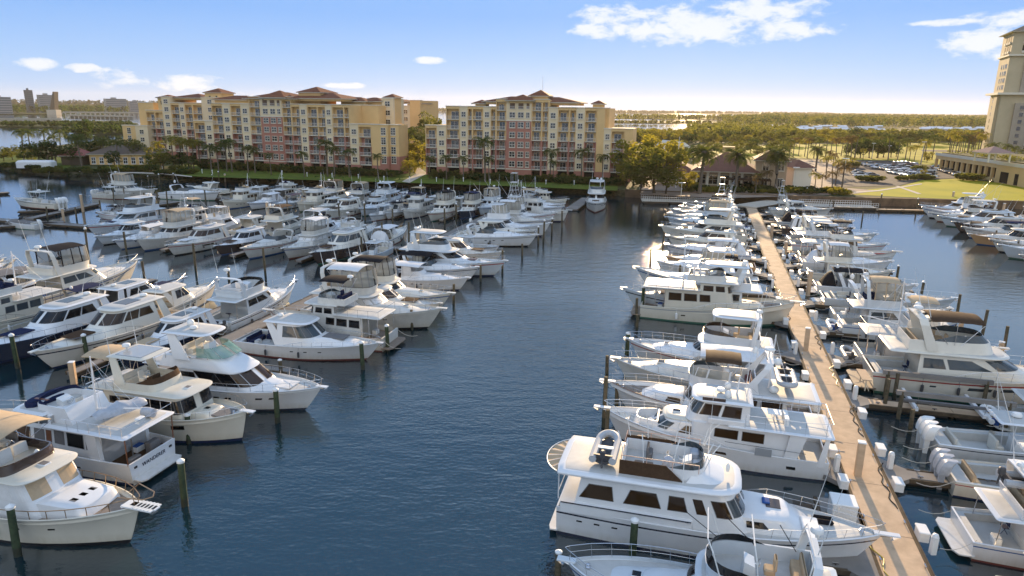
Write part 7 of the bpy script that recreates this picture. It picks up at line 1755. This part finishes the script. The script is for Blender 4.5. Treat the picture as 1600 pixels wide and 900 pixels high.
# --- far right
for k, px, py, L in (('sf_n', 1442, 327, 15), ('cp_w', 1468, 339, 15), ('cp_b', 1489, 347, 14), ('ex_t', 1515, 365, 14), ('ex_n', 1549, 376, 14)): B_('F', k, 'W', px, py, 1.9, L=L)
B_('F', 'sd_w', 'W', de=(93.5, 36.5), L=14), B_('F', 'sd_h', 'W', de=(133.5, 37), L=14), B_('F', 'bs_h', 'W', de=(146, 38), L=15), B_('F', 'ex_o', 'W', de=(113, 37), L=13), B_('F', 'cp_w', 'W', de=(87, 37), L=13), B_('F', 'tr_t', 'E', de=(140, 71), L=14), B_('F', 'sd_h', 'E', de=(132, 71), L=14)
BOATS = []
def dress(root):
    w_ = rnd.choice([gel, gel, gel_i, gel_c, gel_o, gel]); g_ = rnd.choice([glass, glass, glassb, glassc, glass]); bt = rnd.choice([cnav, redb, cblk, mat('blue_boot', (.02, .08, .22), .3), mat('green_boot', (.02, .10, .06), .3)]); sp_ = rnd.choice([navy, gry, w_, w_, redm, mat('blue_stripe', (.03, .10, .30), .25)])
    pd = rnd.choice([cgry, cbrn, ctan, cwht, cnav]); st_ = rnd.choice([seat, cwht, cnav, ctan, seat])
    def rec(o):
        for ch in REG.get(o.as_pointer(), []):
            for i, s in enumerate(ch.material_slots):
                m_ = ch.data.materials[i]; n_ = None
                if m_ is gel: n_ = w_
                elif m_ is glass or m_ is glassb: n_ = g_
                elif m_ is seat: n_ = st_
                elif m_ is cgry and ch.name.startswith('sun_pad'): n_ = pd
                if ch.name.startswith('hull') and not ch.name.startswith('hull_'):
                    if i == 2: n_ = bt
                    if i == 3 and ch.data.materials[0] in (gel, crm): n_ = sp_
                if n_ is not None and n_ is not m_: s.link = 'OBJECT'; s.material = n_
            rec(ch)
    rec(root)
for j in JOBS:
    az = AZ[j['az']] if isinstance(j['az'], str) else j['az']
    if j['custom']:
        b = j['custom'](); root = b.root; s_ = {aftdeck_yacht: .88, pilothouse_yacht: .92, europa: .93}.get(j['custom'], 1.0); look = j['look']
    else:
        root, b = get(j['key']); s_ = (j['L'] or b.L) / b.L; look = j['look'] or KE[j['key']][2]
    if not j['custom']:
        dress(root)
    az += rnd.uniform(-1.2, 1.2) if not j['custom'] else 0
    if j['stern']: pt = P(j['px'], j['py'], 0); setboat(root, b, az, 0, stern=pt, s_=s_)
    else:
        pt = DE(*j['de']) if j['de'] else P(j['px'], j['py'], j['z']); setboat(root, b, az, 0, tip=pt, s_=s_, lim=None if False else {('W', 'W'): -2.3 if j['custom'] else -3.5, ('R', 'E'): 3.9, ('A', 'E'): -53.2}.get((j['row'], j['az'])))
    cpos = root.location + heading(az) * b.L * s_ * .5
    v = cpos - O0; j['sort'] = (v.x * DV.x + v.y * DV.y) if ROWS[j['row']][2] == 'camera' else (v.x * EV.x + v.y * EV.y)
    if j['look'] and 'lift' in j['look']: root.location.z = 1.0
    root.name = 'trawler' if ('trawler' in look) else ('centre_console_boat' if 'console' in look else ('motor_yacht' if 'yacht' in look else 'cabin_cruiser'))
    # keep the child registry valid after renaming
    BOATS.append((j, root, b, look, s_, az))
for row, (where, grp, frm) in ROWS.items():
    ls = sorted([t for t in BOATS if t[0]['row'] == row], key=lambda t: t[0]['sort'])
    for i, t in enumerate(ls):
        lab = '%s, %s from %s %s' % (t[3], ordinal(i + 1), frm, where)
        if len(lab.split()) > 16: lab = '%s, %s %s' % (t[3], ordinal(i + 1), where)
        if len(lab.split()) > 16: lab = t[3]
        tag(t[1], lab, 'boat', grp)
        t[0]['n'] = i
def boat_like(s_): return next(t for t in BOATS if s_ in t[3])
def onboat(t, x, y, z, rz=0, lift=0):
    h = heading(t[5]); n = Vector((-h.y, h.x, 0)); sc = t[1].scale; p = t[1].location + h * x * sc.x + n * y * sc.y + Vector((0, 0, z * sc.z)); return p, t[1].rotation_euler.z + rz
# tenders and loose gear carried aboard
def put_tender(t, x, y, z, rz, lab, **k):
    o = tender(**k); p, a = onboat(t, x, y, z, rz); o.location = p; o.rotation_euler = (0, 0, a); tag(o, lab, 'dinghy'); return o
t = boat_like('fan-shaped'); put_tender(t, 19 * .14, -.1, 5.05, math.pi / 2, 'grey inflatable dinghy on the roof of the old yacht', l=3.0, w=1.5)
t = boat_like('sedan trawler'); put_tender(t, 2.4, 0, 4.15, math.pi / 2, 'pale inflatable dinghy on the sedan trawler boat deck', m=lgry, l=3.2)
t = boat_like('tender on its stern'); put_tender(t, -.6, 0, .75, math.pi / 2, 'white inflatable dinghy on stern of the flybridge cruiser', m=white, l=3.1)
t = boat_like('WANDERER')
o = empty('covered_dinghy'); mb = MB(); mb.loft([[( (-1.6 + 3.2 * i / 8), math.cos(math.pi * k / 8) * .72 * math.sin(math.pi * min(.93, (i + .9) / 9.2)) ** .5, .05 + math.sin(math.pi * k / 8) * (.55 + .12 * math.sin(i * 2.1)) * math.sin(math.pi * min(.93, (i + .9) / 9.2)) ** .5) for k in range(9)] for i in range(9)], 0, closed=False); mb.build('tarpaulin', [silv], o, True)
p, a = onboat(t, 2.4, -.2, 4.08 - .25); o.location = p; o.rotation_euler = (0, 0, a + 1.2); tag(o, 'dinghy under crumpled silver tarpaulin on the WANDERER trawler deck', 'dinghy')
t = sorted([t for t in BOATS if t[0]['row'] == 'R'], key=lambda t: t[0]['sort'])[1]
put_tender(t, 3.2, 0, 4.3, 0, 'pale blue-grey inflatable dinghy carried high on a cruiser at lower right', m=lgry, l=3.2)

# boat lift, fish-cleaning table
r = empty('boat_lift', DE(22.6, 8.2, 0), math.atan2(EV.y, EV.x)); tag(r, 'empty boat lift frame with pale beams right of the long dock', 'boat lift')
for y in (-2.2, 2.2):
    mb = MB(); mb.box(-4, 4, y - .13, y + .13, 2.0, 2.35); mb.build('top_beam', [dgy], r)
    for x in (-3.6, 3.6): mb = MB(); mb.tube([(x, y, -2), (x, y, 2.3)], .16, 8); mb.build('post', [pile], r)
for x in (-2.4, 2.2): mb = MB(); mb.box(x - .12, x + .12, -2.1, 2.1, .75, 1.0); mb.build('cradle_beam', [alum], r); mb = MB(); [mb.tube([(x, y, 1.0), (x, y, 2.1)], .015, 4) for y in (-2.0,)]; mb.build('lift_cable', [chrome], r)
mb = MB(); mb.rbox(-3.2, 3.0, -1.0, -.75, 1.0, 1.2, .03); mb.build('bunk', [cgry], r); mb = MB(); mb.rbox(-3.2, 3.0, .75, 1.0, 1.0, 1.2, .03); mb.build('bunk', [cgry], r)
r = empty('work_table', DE(25.2, 2.9, .55), math.atan2(DV.y, DV.x)); tag(r, 'tan wooden work table on legs beside the long dock', 'table')
mb = MB(); mb.rbox(-1.3, 1.3, -.38, .38, 1.0, 1.08, .02); mb.build('table_top', [dcon], r)
for x in (-1.0, 1.0): mb = MB(); mb.tube([(x, 0, 0), (x, 0, 1.0)], .05, 6); mb.tube([(x, -.3, .0), (x, 0, .7)], .035, 5); mb.build('leg', [trm], r)
# cables and hoses lying on the long dock
for i in range(9):
    d0 = -4 + i * 9.5; e0 = rnd.choice([-.95, .95]); mb = MB(); pts = []
    o = DE(d0, e0, 0)
    for k in range(16): 
        q = DV * (k * .38) + EV * (.12 * math.sin(k * 1.3 + i) + (.35 if k > 11 else 0) * (1 if e0 > 0 else -1) * (k - 11) * .3); pts.append((q.x, q.y, .585))
    mb.tube(pts, .03, 5); c = mb.build('power_cable', [cblk if i % 3 else mat('yellow_cable', (.5, .38, .04), .5)]); c.location = o; tag(c, '%s power cable lying along long dock, %s from camera' % ('black' if i % 3 else 'yellow', ordinal(i + 1)), 'cable', 'cables on the long dock')

# inflatable dinghies carried across the stern platforms of some boats
T1, T2 = None, None; ts_ = []
pool = sorted([t for t in BOATS if t[0]['row'] in ('A', 'B2', 'C', 'W', 'R', 'S') and not t[0]['custom'] and t[0]['key'][:2] in ('sd', 'cp', 'bs', 'tr') and t[0]['n'] > 1], key=lambda t: t[1].location.y)
for i, t in enumerate(pool[::3]):
    w = i % 2
    if w and T1: o = copy_tree(T1)
    elif not w and T2: o = copy_tree(T2)
    else:
        o = tender(m=lgry if w else white, floor=dgry if w else bluc, l=2.7, w=1.4)
        if w: T1 = o
        else: T2 = o
    p, a = onboat(t, -.75, 0, .42, math.pi / 2); o.location = p; o.rotation_euler = (0, R_(0), a); ts_.append((o, w))
for i, (o, w) in enumerate(ts_): tag(o, '%s inflatable dinghy across a stern platform, %s such dinghy from the camera' % ('grey' if w else 'white', ordinal(i + 1)), 'dinghy', 'dinghies across stern platforms')

# ------------------------------------------------------------------ parked cars
def car_proto(paint, suv=False):
    r = empty('parked_car'); L, W_, H = (4.7, 1.85, 1.72 if suv else 1.45); mb = MB()
    pr = [(-2.35, .45, .78), (-2.3, .32, .98 if suv else .92), (-1.3, .28, 1.02), (.9, .28, .98), (2.0, .3, .82), (2.33, .42, .62)]
    rings = []
    for x, zb, zt in pr:
        w = W_ / 2 * (1 if abs(x) < 2 else .9); rings.append([(x, -w * .94, zb), (x, -w, .6), (x, -w * .94, zt - .05), (x, -w * .8, zt), (x, w * .8, zt), (x, w * .94, zt - .05), (x, w, .6), (x, w * .94, zb)])
    mb.loft(rings, 0, cap=True); 
    tp = H - .02; a, b = (-2.0, -.9) if suv else (-1.75, -.95)
    mb.loft([[(b - .1, -.66, tp - .06), (.45, -.66, tp - .06), (.45, .66, tp - .06), (b - .1, .66, tp - .06)], [(b, -.6, tp), (.35, -.6, tp), (.35, .6, tp), (b, .6, tp)]], 0, cap=True); mb.build('body', [paint], r, True)
    g = MB(); g.loft([[(a, -.8, .95), (1.25, -.8, .95), (1.25, .8, .95), (a, .8, .95)], [(b - .1, -.66, tp - .061), (.45, -.66, tp - .061), (.45, .66, tp - .061), (b - .1, .66, tp - .061)]], 0); g.build('glass', [glass], r)
    for x in (-1.45, 1.45):
        for y in (-.86, .86): w = MB(); w.lathe([(.2, -.11), (.34, -.1), (.34, .1), (.2, .11)], (x, y, .34), 12, ax='y'); w.build('wheel', [rub], r, True)
    for y in (-.65, .65):
        h = MB(); h.rbox(2.22, 2.36, y - .2, y + .2, .62, .76, .03); h.build('headlight', [mat('lamp_lens', (.7, .7, .7), .1)], r)
        h = MB(); h.rbox(-2.38, -2.26, y - .18, y + .18, .72, .86, .03); h.build('tail_light', [redm], r)
    return r
CP = [('white', gel), ('silver', mat('car_silver', (.45, .45, .46), .25, metal=.6)), ('dark grey', mat('car_grey', (.07, .07, .075), .2, coat=.8)), ('black', mat('car_black', (.012, .012, .013), .15, coat=.8)), ('dark red', mat('car_red', (.20, .02, .02), .2, coat=.8)), ('blue', mat('car_blue', (.03, .07, .18), .2, coat=.8))]
CPR = {}
cars = []
def carrow(a, b, n, az, miss=()):
    A, B = P(*a, G + .07), P(*b, G + .07)
    for i in range(n):
        if i in miss: continue
        cars.append((A.lerp(B, i / (n - 1)), az))
HV = 15
carrow((1384, 262), (1452, 268.5), 12, 105, (5,)); carrow((1440, 276), (1370, 263), 14, 285, (9,)); carrow((1452, 277.5), (1385, 265.6), 13, 105)
carrow((1398, 257), (1430, 259), 6, 20); carrow((1394, 270.5), (1440, 279), 9, 285, (3,)); carrow((1405, 268), (1452, 273), 8, 105); carrow((1340, 273), (1344, 276.5), 2, 100); carrow((1362, 276), (1345, 273), 2, 100)
carrow((1464, 264), (1504, 276.5), 10, 110, (6,)); carrow((1352, 258.5), (1388, 263.5), 7, 285, (2,)); carrow((1520, 270), (1524, 272), 2, 110)
cars.sort(key=lambda t: (P and t[0].x))
for i, (p, az) in enumerate(cars):
    c = rnd.choice([0, 0, 0, 1, 1, 2, 2, 3, 4, 5]); s = rnd.random() < .4; k = (c, s)
    if k not in CPR: CPR[k] = o = car_proto(CP[c][1], s)
    else: o = copy_tree(CPR[k])
    o.location = p; a = R_(90 - az + rnd.uniform(-2, 2)); o.rotation_euler = (0, 0, a)
    tag(o, '%s %s in the car park, %s from left' % (CP[c][0], 'SUV' if s else 'car', ordinal(i + 1)), 'car', 'cars in the car park')

# lamp posts and small shore lights
def lamp(px, yb, yt, lab):
    p = P(px, yb, G); h = ZAT(p.x, p.y, yt) - G; r = empty('street_lamp', p); tag(r, lab, 'lamp post', 'lamp posts'); m = MB(); m.tube([(0, 0, 0), (0, 0, h)], .10, 6, r1=.06); m.build('pole', [trm], r)
    a = MB(); a.rbox(-.9, .9, -.15, .15, h, h + .15, .04); a.build('lamp_head', [white], r)
for i, (px, yb, yt) in enumerate(((1362, 249, 224), (1387, 251, 228), (1438, 262, 222), (1315, 299, 248), (1240, 300, 262), (1092, 302, 262), (1461, 276, 262), (1064, 306, 286))): lamp(px, yb, yt, 'pale lamp post on the right shore, %s in order' % ordinal(i + 1))
for i, (px, yb) in enumerate(((254, 266), (277, 269), (300, 270), (316, 271), (332, 272), (441, 273), (480, 276), (519, 277.5), (560, 279), (600, 282), (640, 283), (682, 284), (724, 284), (766, 287), (810, 288), (853, 288), (897, 289), (938, 292), (1000, 296))):
    r = empty('path_light', P(px, yb, G)); tag(r, 'small white path light on the lawn, %s from left' % ordinal(i + 1), 'path light', 'path lights on the lawn'); m = MB(); m.tube([(0, 0, 0), (0, 0, 1.0)], .10, 6); m.build('post', [white], r); m = MB(); m.lathe([(.16, 1.0), (.18, 1.1), (.12, 1.3), (.03, 1.35)], n=8); m.build('lamp_cap', [white], r)

# ------------------------------------------------------------------ trees
for px, yb, yt in ((38, 252, 196), (50, 250, 197), (75, 252, 196), (88, 254, 206), (97, 250, 197), (128, 262, 206), (122, 256, 205), (165, 256, 212), (186, 258, 214), (236, 262, 226), (252, 262, 216), (272, 262, 207), (285, 263, 209), (295, 264, 212), (303, 264, 213), (313, 262, 215), (331, 270, 221), (342, 270, 223), (355, 268, 212), (363, 269, 213), (388, 270, 223), (399, 270, 226), (424, 273, 235), (476, 277, 232), (512, 276, 212), (523, 277, 224), (546, 277, 228), (591, 280, 236)):
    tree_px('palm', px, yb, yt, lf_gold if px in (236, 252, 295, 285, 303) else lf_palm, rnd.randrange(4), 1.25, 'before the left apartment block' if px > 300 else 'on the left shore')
for px, yb, yt in ((671, 279, 240), (698, 281, 238), (724, 283, 239), (758, 284, 207), (764, 284, 240), (859, 284, 227), (864, 285, 246), (908, 285, 226), (941, 287, 236), (970, 289, 235), (640, 262, 196), (648, 258, 192), (656, 258, 200), (634, 255, 193), (660, 260, 206)):
    tree_px('palm', px, yb, yt, lf_palm, rnd.randrange(4), 1.25, 'before the right apartment block' if px > 665 else 'in the gap between blocks')
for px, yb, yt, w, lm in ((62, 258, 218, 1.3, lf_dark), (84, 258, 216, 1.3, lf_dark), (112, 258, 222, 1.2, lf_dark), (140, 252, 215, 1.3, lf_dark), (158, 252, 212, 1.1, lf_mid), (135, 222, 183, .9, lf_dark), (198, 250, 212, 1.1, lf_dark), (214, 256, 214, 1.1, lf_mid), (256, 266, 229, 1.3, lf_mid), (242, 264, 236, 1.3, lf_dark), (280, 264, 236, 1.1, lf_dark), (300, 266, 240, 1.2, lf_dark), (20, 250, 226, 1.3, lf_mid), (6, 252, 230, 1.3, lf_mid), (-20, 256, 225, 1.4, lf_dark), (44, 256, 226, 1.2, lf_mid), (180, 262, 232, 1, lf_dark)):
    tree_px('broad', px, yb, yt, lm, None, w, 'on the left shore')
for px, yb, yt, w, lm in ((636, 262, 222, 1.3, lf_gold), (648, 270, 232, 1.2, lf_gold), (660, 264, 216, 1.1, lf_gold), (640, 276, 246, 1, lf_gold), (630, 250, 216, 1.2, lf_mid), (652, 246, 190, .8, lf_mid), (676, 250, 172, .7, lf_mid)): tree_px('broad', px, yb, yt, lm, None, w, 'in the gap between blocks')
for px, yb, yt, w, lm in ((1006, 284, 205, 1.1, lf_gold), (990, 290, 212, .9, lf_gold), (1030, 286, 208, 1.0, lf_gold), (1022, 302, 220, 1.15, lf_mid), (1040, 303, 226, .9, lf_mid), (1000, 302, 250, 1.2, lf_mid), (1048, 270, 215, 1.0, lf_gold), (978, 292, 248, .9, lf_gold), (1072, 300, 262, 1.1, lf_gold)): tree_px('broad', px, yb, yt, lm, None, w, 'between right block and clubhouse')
for px, yb, yt in ((1093, 303, 224), (1149, 299, 229), (1212, 300, 226), (1274, 268, 226)): tree_px('date', px, yb, yt, lf_palm, 4 + rnd.randrange(2), 1.35, 'around the clubhouse')
for px, yb, yt in ((1272, 303, 266), (1299, 303, 264), (1314, 303, 250), (1305, 290, 244), (1290, 280, 240), (1265, 285, 262), (1283, 301, 270), (1330, 268, 244), (1322, 262, 240), (1300, 270, 236), (1292, 262, 232), (1185, 298, 268), (1196, 300, 262), (1180, 303, 272)): tree_px('palm', px, yb, yt, rnd.choice([lf_palm, lf_gold, lf_dry]), rnd.randrange(4), 1.4, 'around the clubhouse')
for i in range(16): x = 1222 + i * 8.2 + rnd.uniform(-3, 3); tree_px('palm', x, 246 + rnd.uniform(-3, 5), 208 + rnd.uniform(-2, 8), rnd.choice([lf_palm, lf_dry, lf_gold]), rnd.randrange(4), 1.2, 'beside the sports field')
for x, yb, yt in ((1348, 252, 230), (1362, 248, 222), (1387, 252, 205), (1402, 251, 214), (1414, 251, 212), (1428, 252, 224), (1438, 260, 214), (1372, 247, 226), (1420, 256, 226), (1444, 250, 206), (1456, 250, 210)): tree_px('palm', x, yb, yt, rnd.choice([lf_palm, lf_gold]), rnd.randrange(4), 1.2, 'beyond the car park')
for i in range(17): x = 1482 + i * 3.4 + rnd.uniform(-1, 1); tree_px('palm', x, 244 + rnd.uniform(-6, 3), 203 + rnd.uniform(-2, 7), rnd.choice([lf_palm, lf_dry, lf_gold]), rnd.randrange(4), 1.1, 'left of the tower')
for x, yb, yt in ((1548, 256, 219), (1570, 262, 221), (1582, 262, 225), (1560, 258, 228), (1592, 262, 230), (1540, 250, 222)): tree_px('palm', x, yb, yt, lf_palm, rnd.randrange(4), 1.2, 'at the tower foot')
for px, yb, yt, w in ((1344, 247, 216, 1.2), (1358, 247, 214, 1.2), (1370, 247, 214, 1.2), (1380, 246, 214, 1.2), (1336, 246, 220, 1.0), (1325, 245, 222, 1), (1392, 246, 216, 1.1), (1400, 245, 218, 1.0), (1448, 254, 236, 1.1), (1442, 277, 264, .9)): tree_px('broad', px, yb, yt, lf_dark if yb < 250 else lf_gold, None, w, 'by field and car park')
for i in range(46):
    x = 1075 + i * 10.6 + rnd.uniform(-4, 4); yb = 226 + rnd.uniform(-7, 3) + (x - 1075) * .004; tree_px('broad', x, yb, yb - 20 + rnd.uniform(-5, 5), rnd.choice([lf_mid, lf_mid, lf_mid, lf_gold, lf_dark]), None, 1.3, 'in the belt behind clubhouse and field')
for i in range(24):
    x = 1050 + i * 8 + rnd.uniform(-4, 4); yb = 246 + rnd.uniform(-8, 4); tree_px('broad', x, yb, yb - 20 + rnd.uniform(-6, 4), rnd.choice([lf_mid, lf_mid, lf_dark]), None, 1.2, 'behind the clubhouse roof')
for i in range(10): tree_px('broad', 976 + i * 11 + rnd.uniform(-3, 3), 216 + rnd.uniform(-4, 8), 200 + rnd.uniform(-3, 6), lf_gold, None, 1.2, 'by the glittering inlet')
for i in range(34):
    x = 322 + i * 9.0 + rnd.uniform(-3, 3); yb = 263 + (x - 322) * .046 + rnd.uniform(0, 3); tree_px('broad', x, yb, yb - rnd.uniform(8, 17), rnd.choice([lf_dark, lf_mid, lf_mid]), None, 1.3, 'at the foot of the left block')
for i in range(32):
    x = 676 + i * 9.4 + rnd.uniform(-3, 3); yb = 277 + (x - 676) * .036 + rnd.uniform(0, 3); tree_px('broad', x, yb, yb - rnd.uniform(8, 17), rnd.choice([lf_dark, lf_mid, lf_mid]), None, 1.3, 'at the foot of the right block')
for zone in sorted(set(t[7] for t in TREEJOBS)):
    for kd in ('palm', 'date', 'broad'):
        ls = sorted([t for t in TREEJOBS if t[7] == zone and t[0] == kd], key=lambda t: t[1])
        for i, (kind, px, p, h, lm, idx, wide, zn) in enumerate(ls):
            if kind == 'broad': r = plant(BROAD, rnd.randrange(4) if idx is None else idx, p, h, lm, 'broadleaf_tree', wide)
            else: r = plant(PALM, idx, p, h, lm, 'date_palm' if kind == 'date' else 'palm_tree', wide * (1.0))
            what = {'palm': 'palm', 'date': 'thick date palm', 'broad': 'leafy tree'}[kind]
            col = {'leaf_gold': 'sunlit golden ', 'leaf_dry': 'brownish ', 'leaf_dark': 'dark green '}.get(lm.name, 'green ')
            tag(r, '%s%s %s, %s from left there' % (col, what, zn, ordinal(i + 1)), 'tree', 'trees ' + zn)
# hedges and shrubs along the buildings
sm = []
for v in range(3):
    c = MB(); rg = random.Random(77 + v)
    for k in range(5): leafcloud(c, (rg.uniform(-.6, .6), rg.uniform(-.3, .3), .35 + rg.uniform(0, .3)), rg.uniform(.35, .55), 110, .13, rg)
    sm.append(c)
SHM = [[c.mesh('shrub', [k]) for k in (lf_dark, lf_mid, lf_gold)] for c in sm]
def shrub(px, yb, s, k, lab, group):
    o = bpy.data.objects.new('shrub', SHM[rnd.randrange(3)][k]); COL.objects.link(o); o.location = P(px, yb, G); o.rotation_euler = (0, 0, rnd.uniform(-.3, .3)); o.scale = (s * 1.5, s, s); tag(o, lab, 'shrub', group)
n = 0
for i in range(44):
    x = 318 + i * 7.1; 
    if rnd.random() < .12: continue
    n += 1; shrub(x, 260 + (x - 318) * .048 + rnd.uniform(0, 4), rnd.uniform(1.4, 2.6), 0, 'dark clipped shrub before the left apartment block, %s from left' % ordinal(n), 'shrubs before the left block')
n = 0
for i in range(46):
    x = 672 + i * 6.9
    if rnd.random() < .12: continue
    n += 1; shrub(x, 275.5 + (x - 672) * .037 + rnd.uniform(0, 4.5), rnd.uniform(1.3, 2.6), 0, 'dark clipped shrub before the right apartment block, %s from left' % ordinal(n), 'shrubs before the right block')
n = 0
for i in range(40):
    n += 1; x = 4 + i * 7.6; shrub(x, (264 if x < 60 else 270.5) + rnd.uniform(-5, 1) + (x > 240) * 3, rnd.uniform(1.2, 2.4), rnd.choice([0, 0, 1]), 'bushy shrub along the left shore bank, %s from left' % ordinal(n), 'shrubs on the left bank')
n = 0
for i in range(46):
    n += 1; x = 1070 + i * 5.6; shrub(x, 297 + (x - 1070) * .02 + rnd.uniform(-3, 4), rnd.uniform(.9, 2.0), rnd.choice([0, 1, 2]), 'low shrub along the clubhouse terrace, %s from left' % ordinal(n), 'shrubs on the clubhouse terrace')
n = 0
for x, y, s in ((1352, 283, 2.2), (1362, 284, 2.2), (1372, 284.5, 2.0), (1410, 282, 1.8), (1425, 281, 1.8), (1440, 280, 1.9), (1452, 281, 1.8), (1505, 281, 2.4), (1515, 282, 2.4), (1525, 283, 2.4), (1560, 252, 3), (1575, 258, 3), (1330, 262, 3), (1434, 270, 2.8)):
    n += 1; shrub(x, y, s, 1, 'round shrub at the car park edge, %s from left' % ordinal(n), 'shrubs at the car park edge')
# mangrove-like scrub on the bank slope (uncountable)
c = MB(); rg = random.Random(3)
for i in range(0, cut):
    for k in range(4):
        f = rg.uniform(.15, .9); p = edge[i].lerp(inset[i], f); p.z = -.4 + 2.0 * f + .3; p.x += rg.uniform(-3, 3)
        leafcloud(c, p, rg.uniform(.5, 1.0), 26, .22, rg)
tag(c.build('bank_scrub', [lf_dark]), kind='stuff')
# far woods: one mass
def woods(name, spots, m_, seed, q=30):
    c = MB(); rg = random.Random(seed)
    for px, py, hh in spots:
        p = P(px, py, G); dist = p.length; s = max(1.1, dist / 1100 * 1.3); h = hh * rg.uniform(.75, 1.2)
        for k in range(q):
            d = Vector((rg.gauss(0, .5), rg.gauss(0, .5), 0)) * h * .45; z = h * (rg.random() ** .6); a = Vector((rg.gauss(0, 1), rg.gauss(0, .7), rg.gauss(0, .6))).normalized() * s; b = a.cross(Vector((rg.gauss(0, 1), rg.gauss(0, 1), rg.gauss(0, 1)))).normalized() * s * .7
            w = (1.15 - z / h * .6); o = Vector((p.x + d.x * w, p.y + d.y * w, G + z)); c.add([o - a, o + b, o + a, o - b], [(0, 1, 2, 3)])
    tag(c.build(name, [m_]), kind='stuff')
rg = random.Random(4)
sp = []
def hor(x): return 168.5 + .0125 * (x - 800)
for i in range(2300):
    x = rg.uniform(1130, 1640); f = rg.random(); y = hor(x) + 6.2 + (f ** 1.2) * 17.5
    if x < 1240 and y < 190 + (1240 - x) * .02 and y > hor(x) + 12: pass
    if x < 1190 and y < hor(x) + 14: continue
    sp.append((x, y, 12))
woods('distant_woods', sp[:1200], lf_mid, 1); woods('distant_woods', sp[1200:], lf_dark, 2)
sp = [(1200 + rg.random() * 370, 212 + rg.uniform(0, 9) + .006 * 100, 6) for _ in range(600)]
woods('tree_belt', sp, lf_mid, 6, 34)
sp = []
for i in range(900):
    x = rg.uniform(-60, 1300); y = ((166.8 + (171.2 - 166.8) * x / 300) if x < 300 else 171.2 + (x - 300) * .0078); sp.append((x, y - .25 + rg.uniform(-.2, .15), 13 if x > 300 else 26)); sp.append((x + 1.2, y - .2, 9))
woods('far_shore_trees', sp, mat('leaf_far', (.07, .085, .05), .9), 7, 22)
sp = [(rg.uniform(-60, 200), 176.5 + rg.uniform(-7, 0) - (2 if 0 else 0), 12) for _ in range(500)] + [(rg.uniform(-60, 205), rg.uniform(191.5, 197), 2.2) for _ in range(260)] + [(rg.uniform(100, 215), rg.uniform(195, 208), 3) for _ in range(200)]
woods('bay_island_scrub', sp, lf_dark, 8, 26)
sp = [(rg.uniform(960, 1230), 186 + rg.uniform(-1.5, 1), 9) for _ in range(260)] + [(rg.uniform(1075, 1130), 201 + rg.uniform(-3, 4), 5) for _ in range(90)] + [(rg.uniform(960, 1110), 192.3 + rg.uniform(-.6, .6), 3.5) for _ in range(90)] + [(rg.uniform(1080, 1240), rg.uniform(203, 222), 8) for _ in range(420)] + [(rg.uniform(960, 1080), rg.uniform(214, 222), 6) for _ in range(160)]
woods('low_island_trees', sp, lf_mid, 9, 26)

# ------------------------------------------------------------------ air
mb = MB(); mb.box(-5200, 5200, -60, 6500, -4.6, 110)
hz = mb.build('haze', []); hm_ = bpy.data.materials.new('haze_air'); hm_.use_nodes = True; t = hm_.node_tree
for n_ in list(t.nodes):
    if n_.type == 'BSDF_PRINCIPLED': t.nodes.remove(n_)
pv = t.nodes.new('ShaderNodeVolumePrincipled'); pv.inputs['Color'].default_value = (.97, .88, .72, 1); pv.inputs['Density'].default_value = HAZE; pv.inputs['Anisotropy'].default_value = .35
t.links.new(pv.outputs[0], t.nodes['Material Output'].inputs['Volume']); hz.data.materials.append(hm_); tag(hz, kind='stuff')
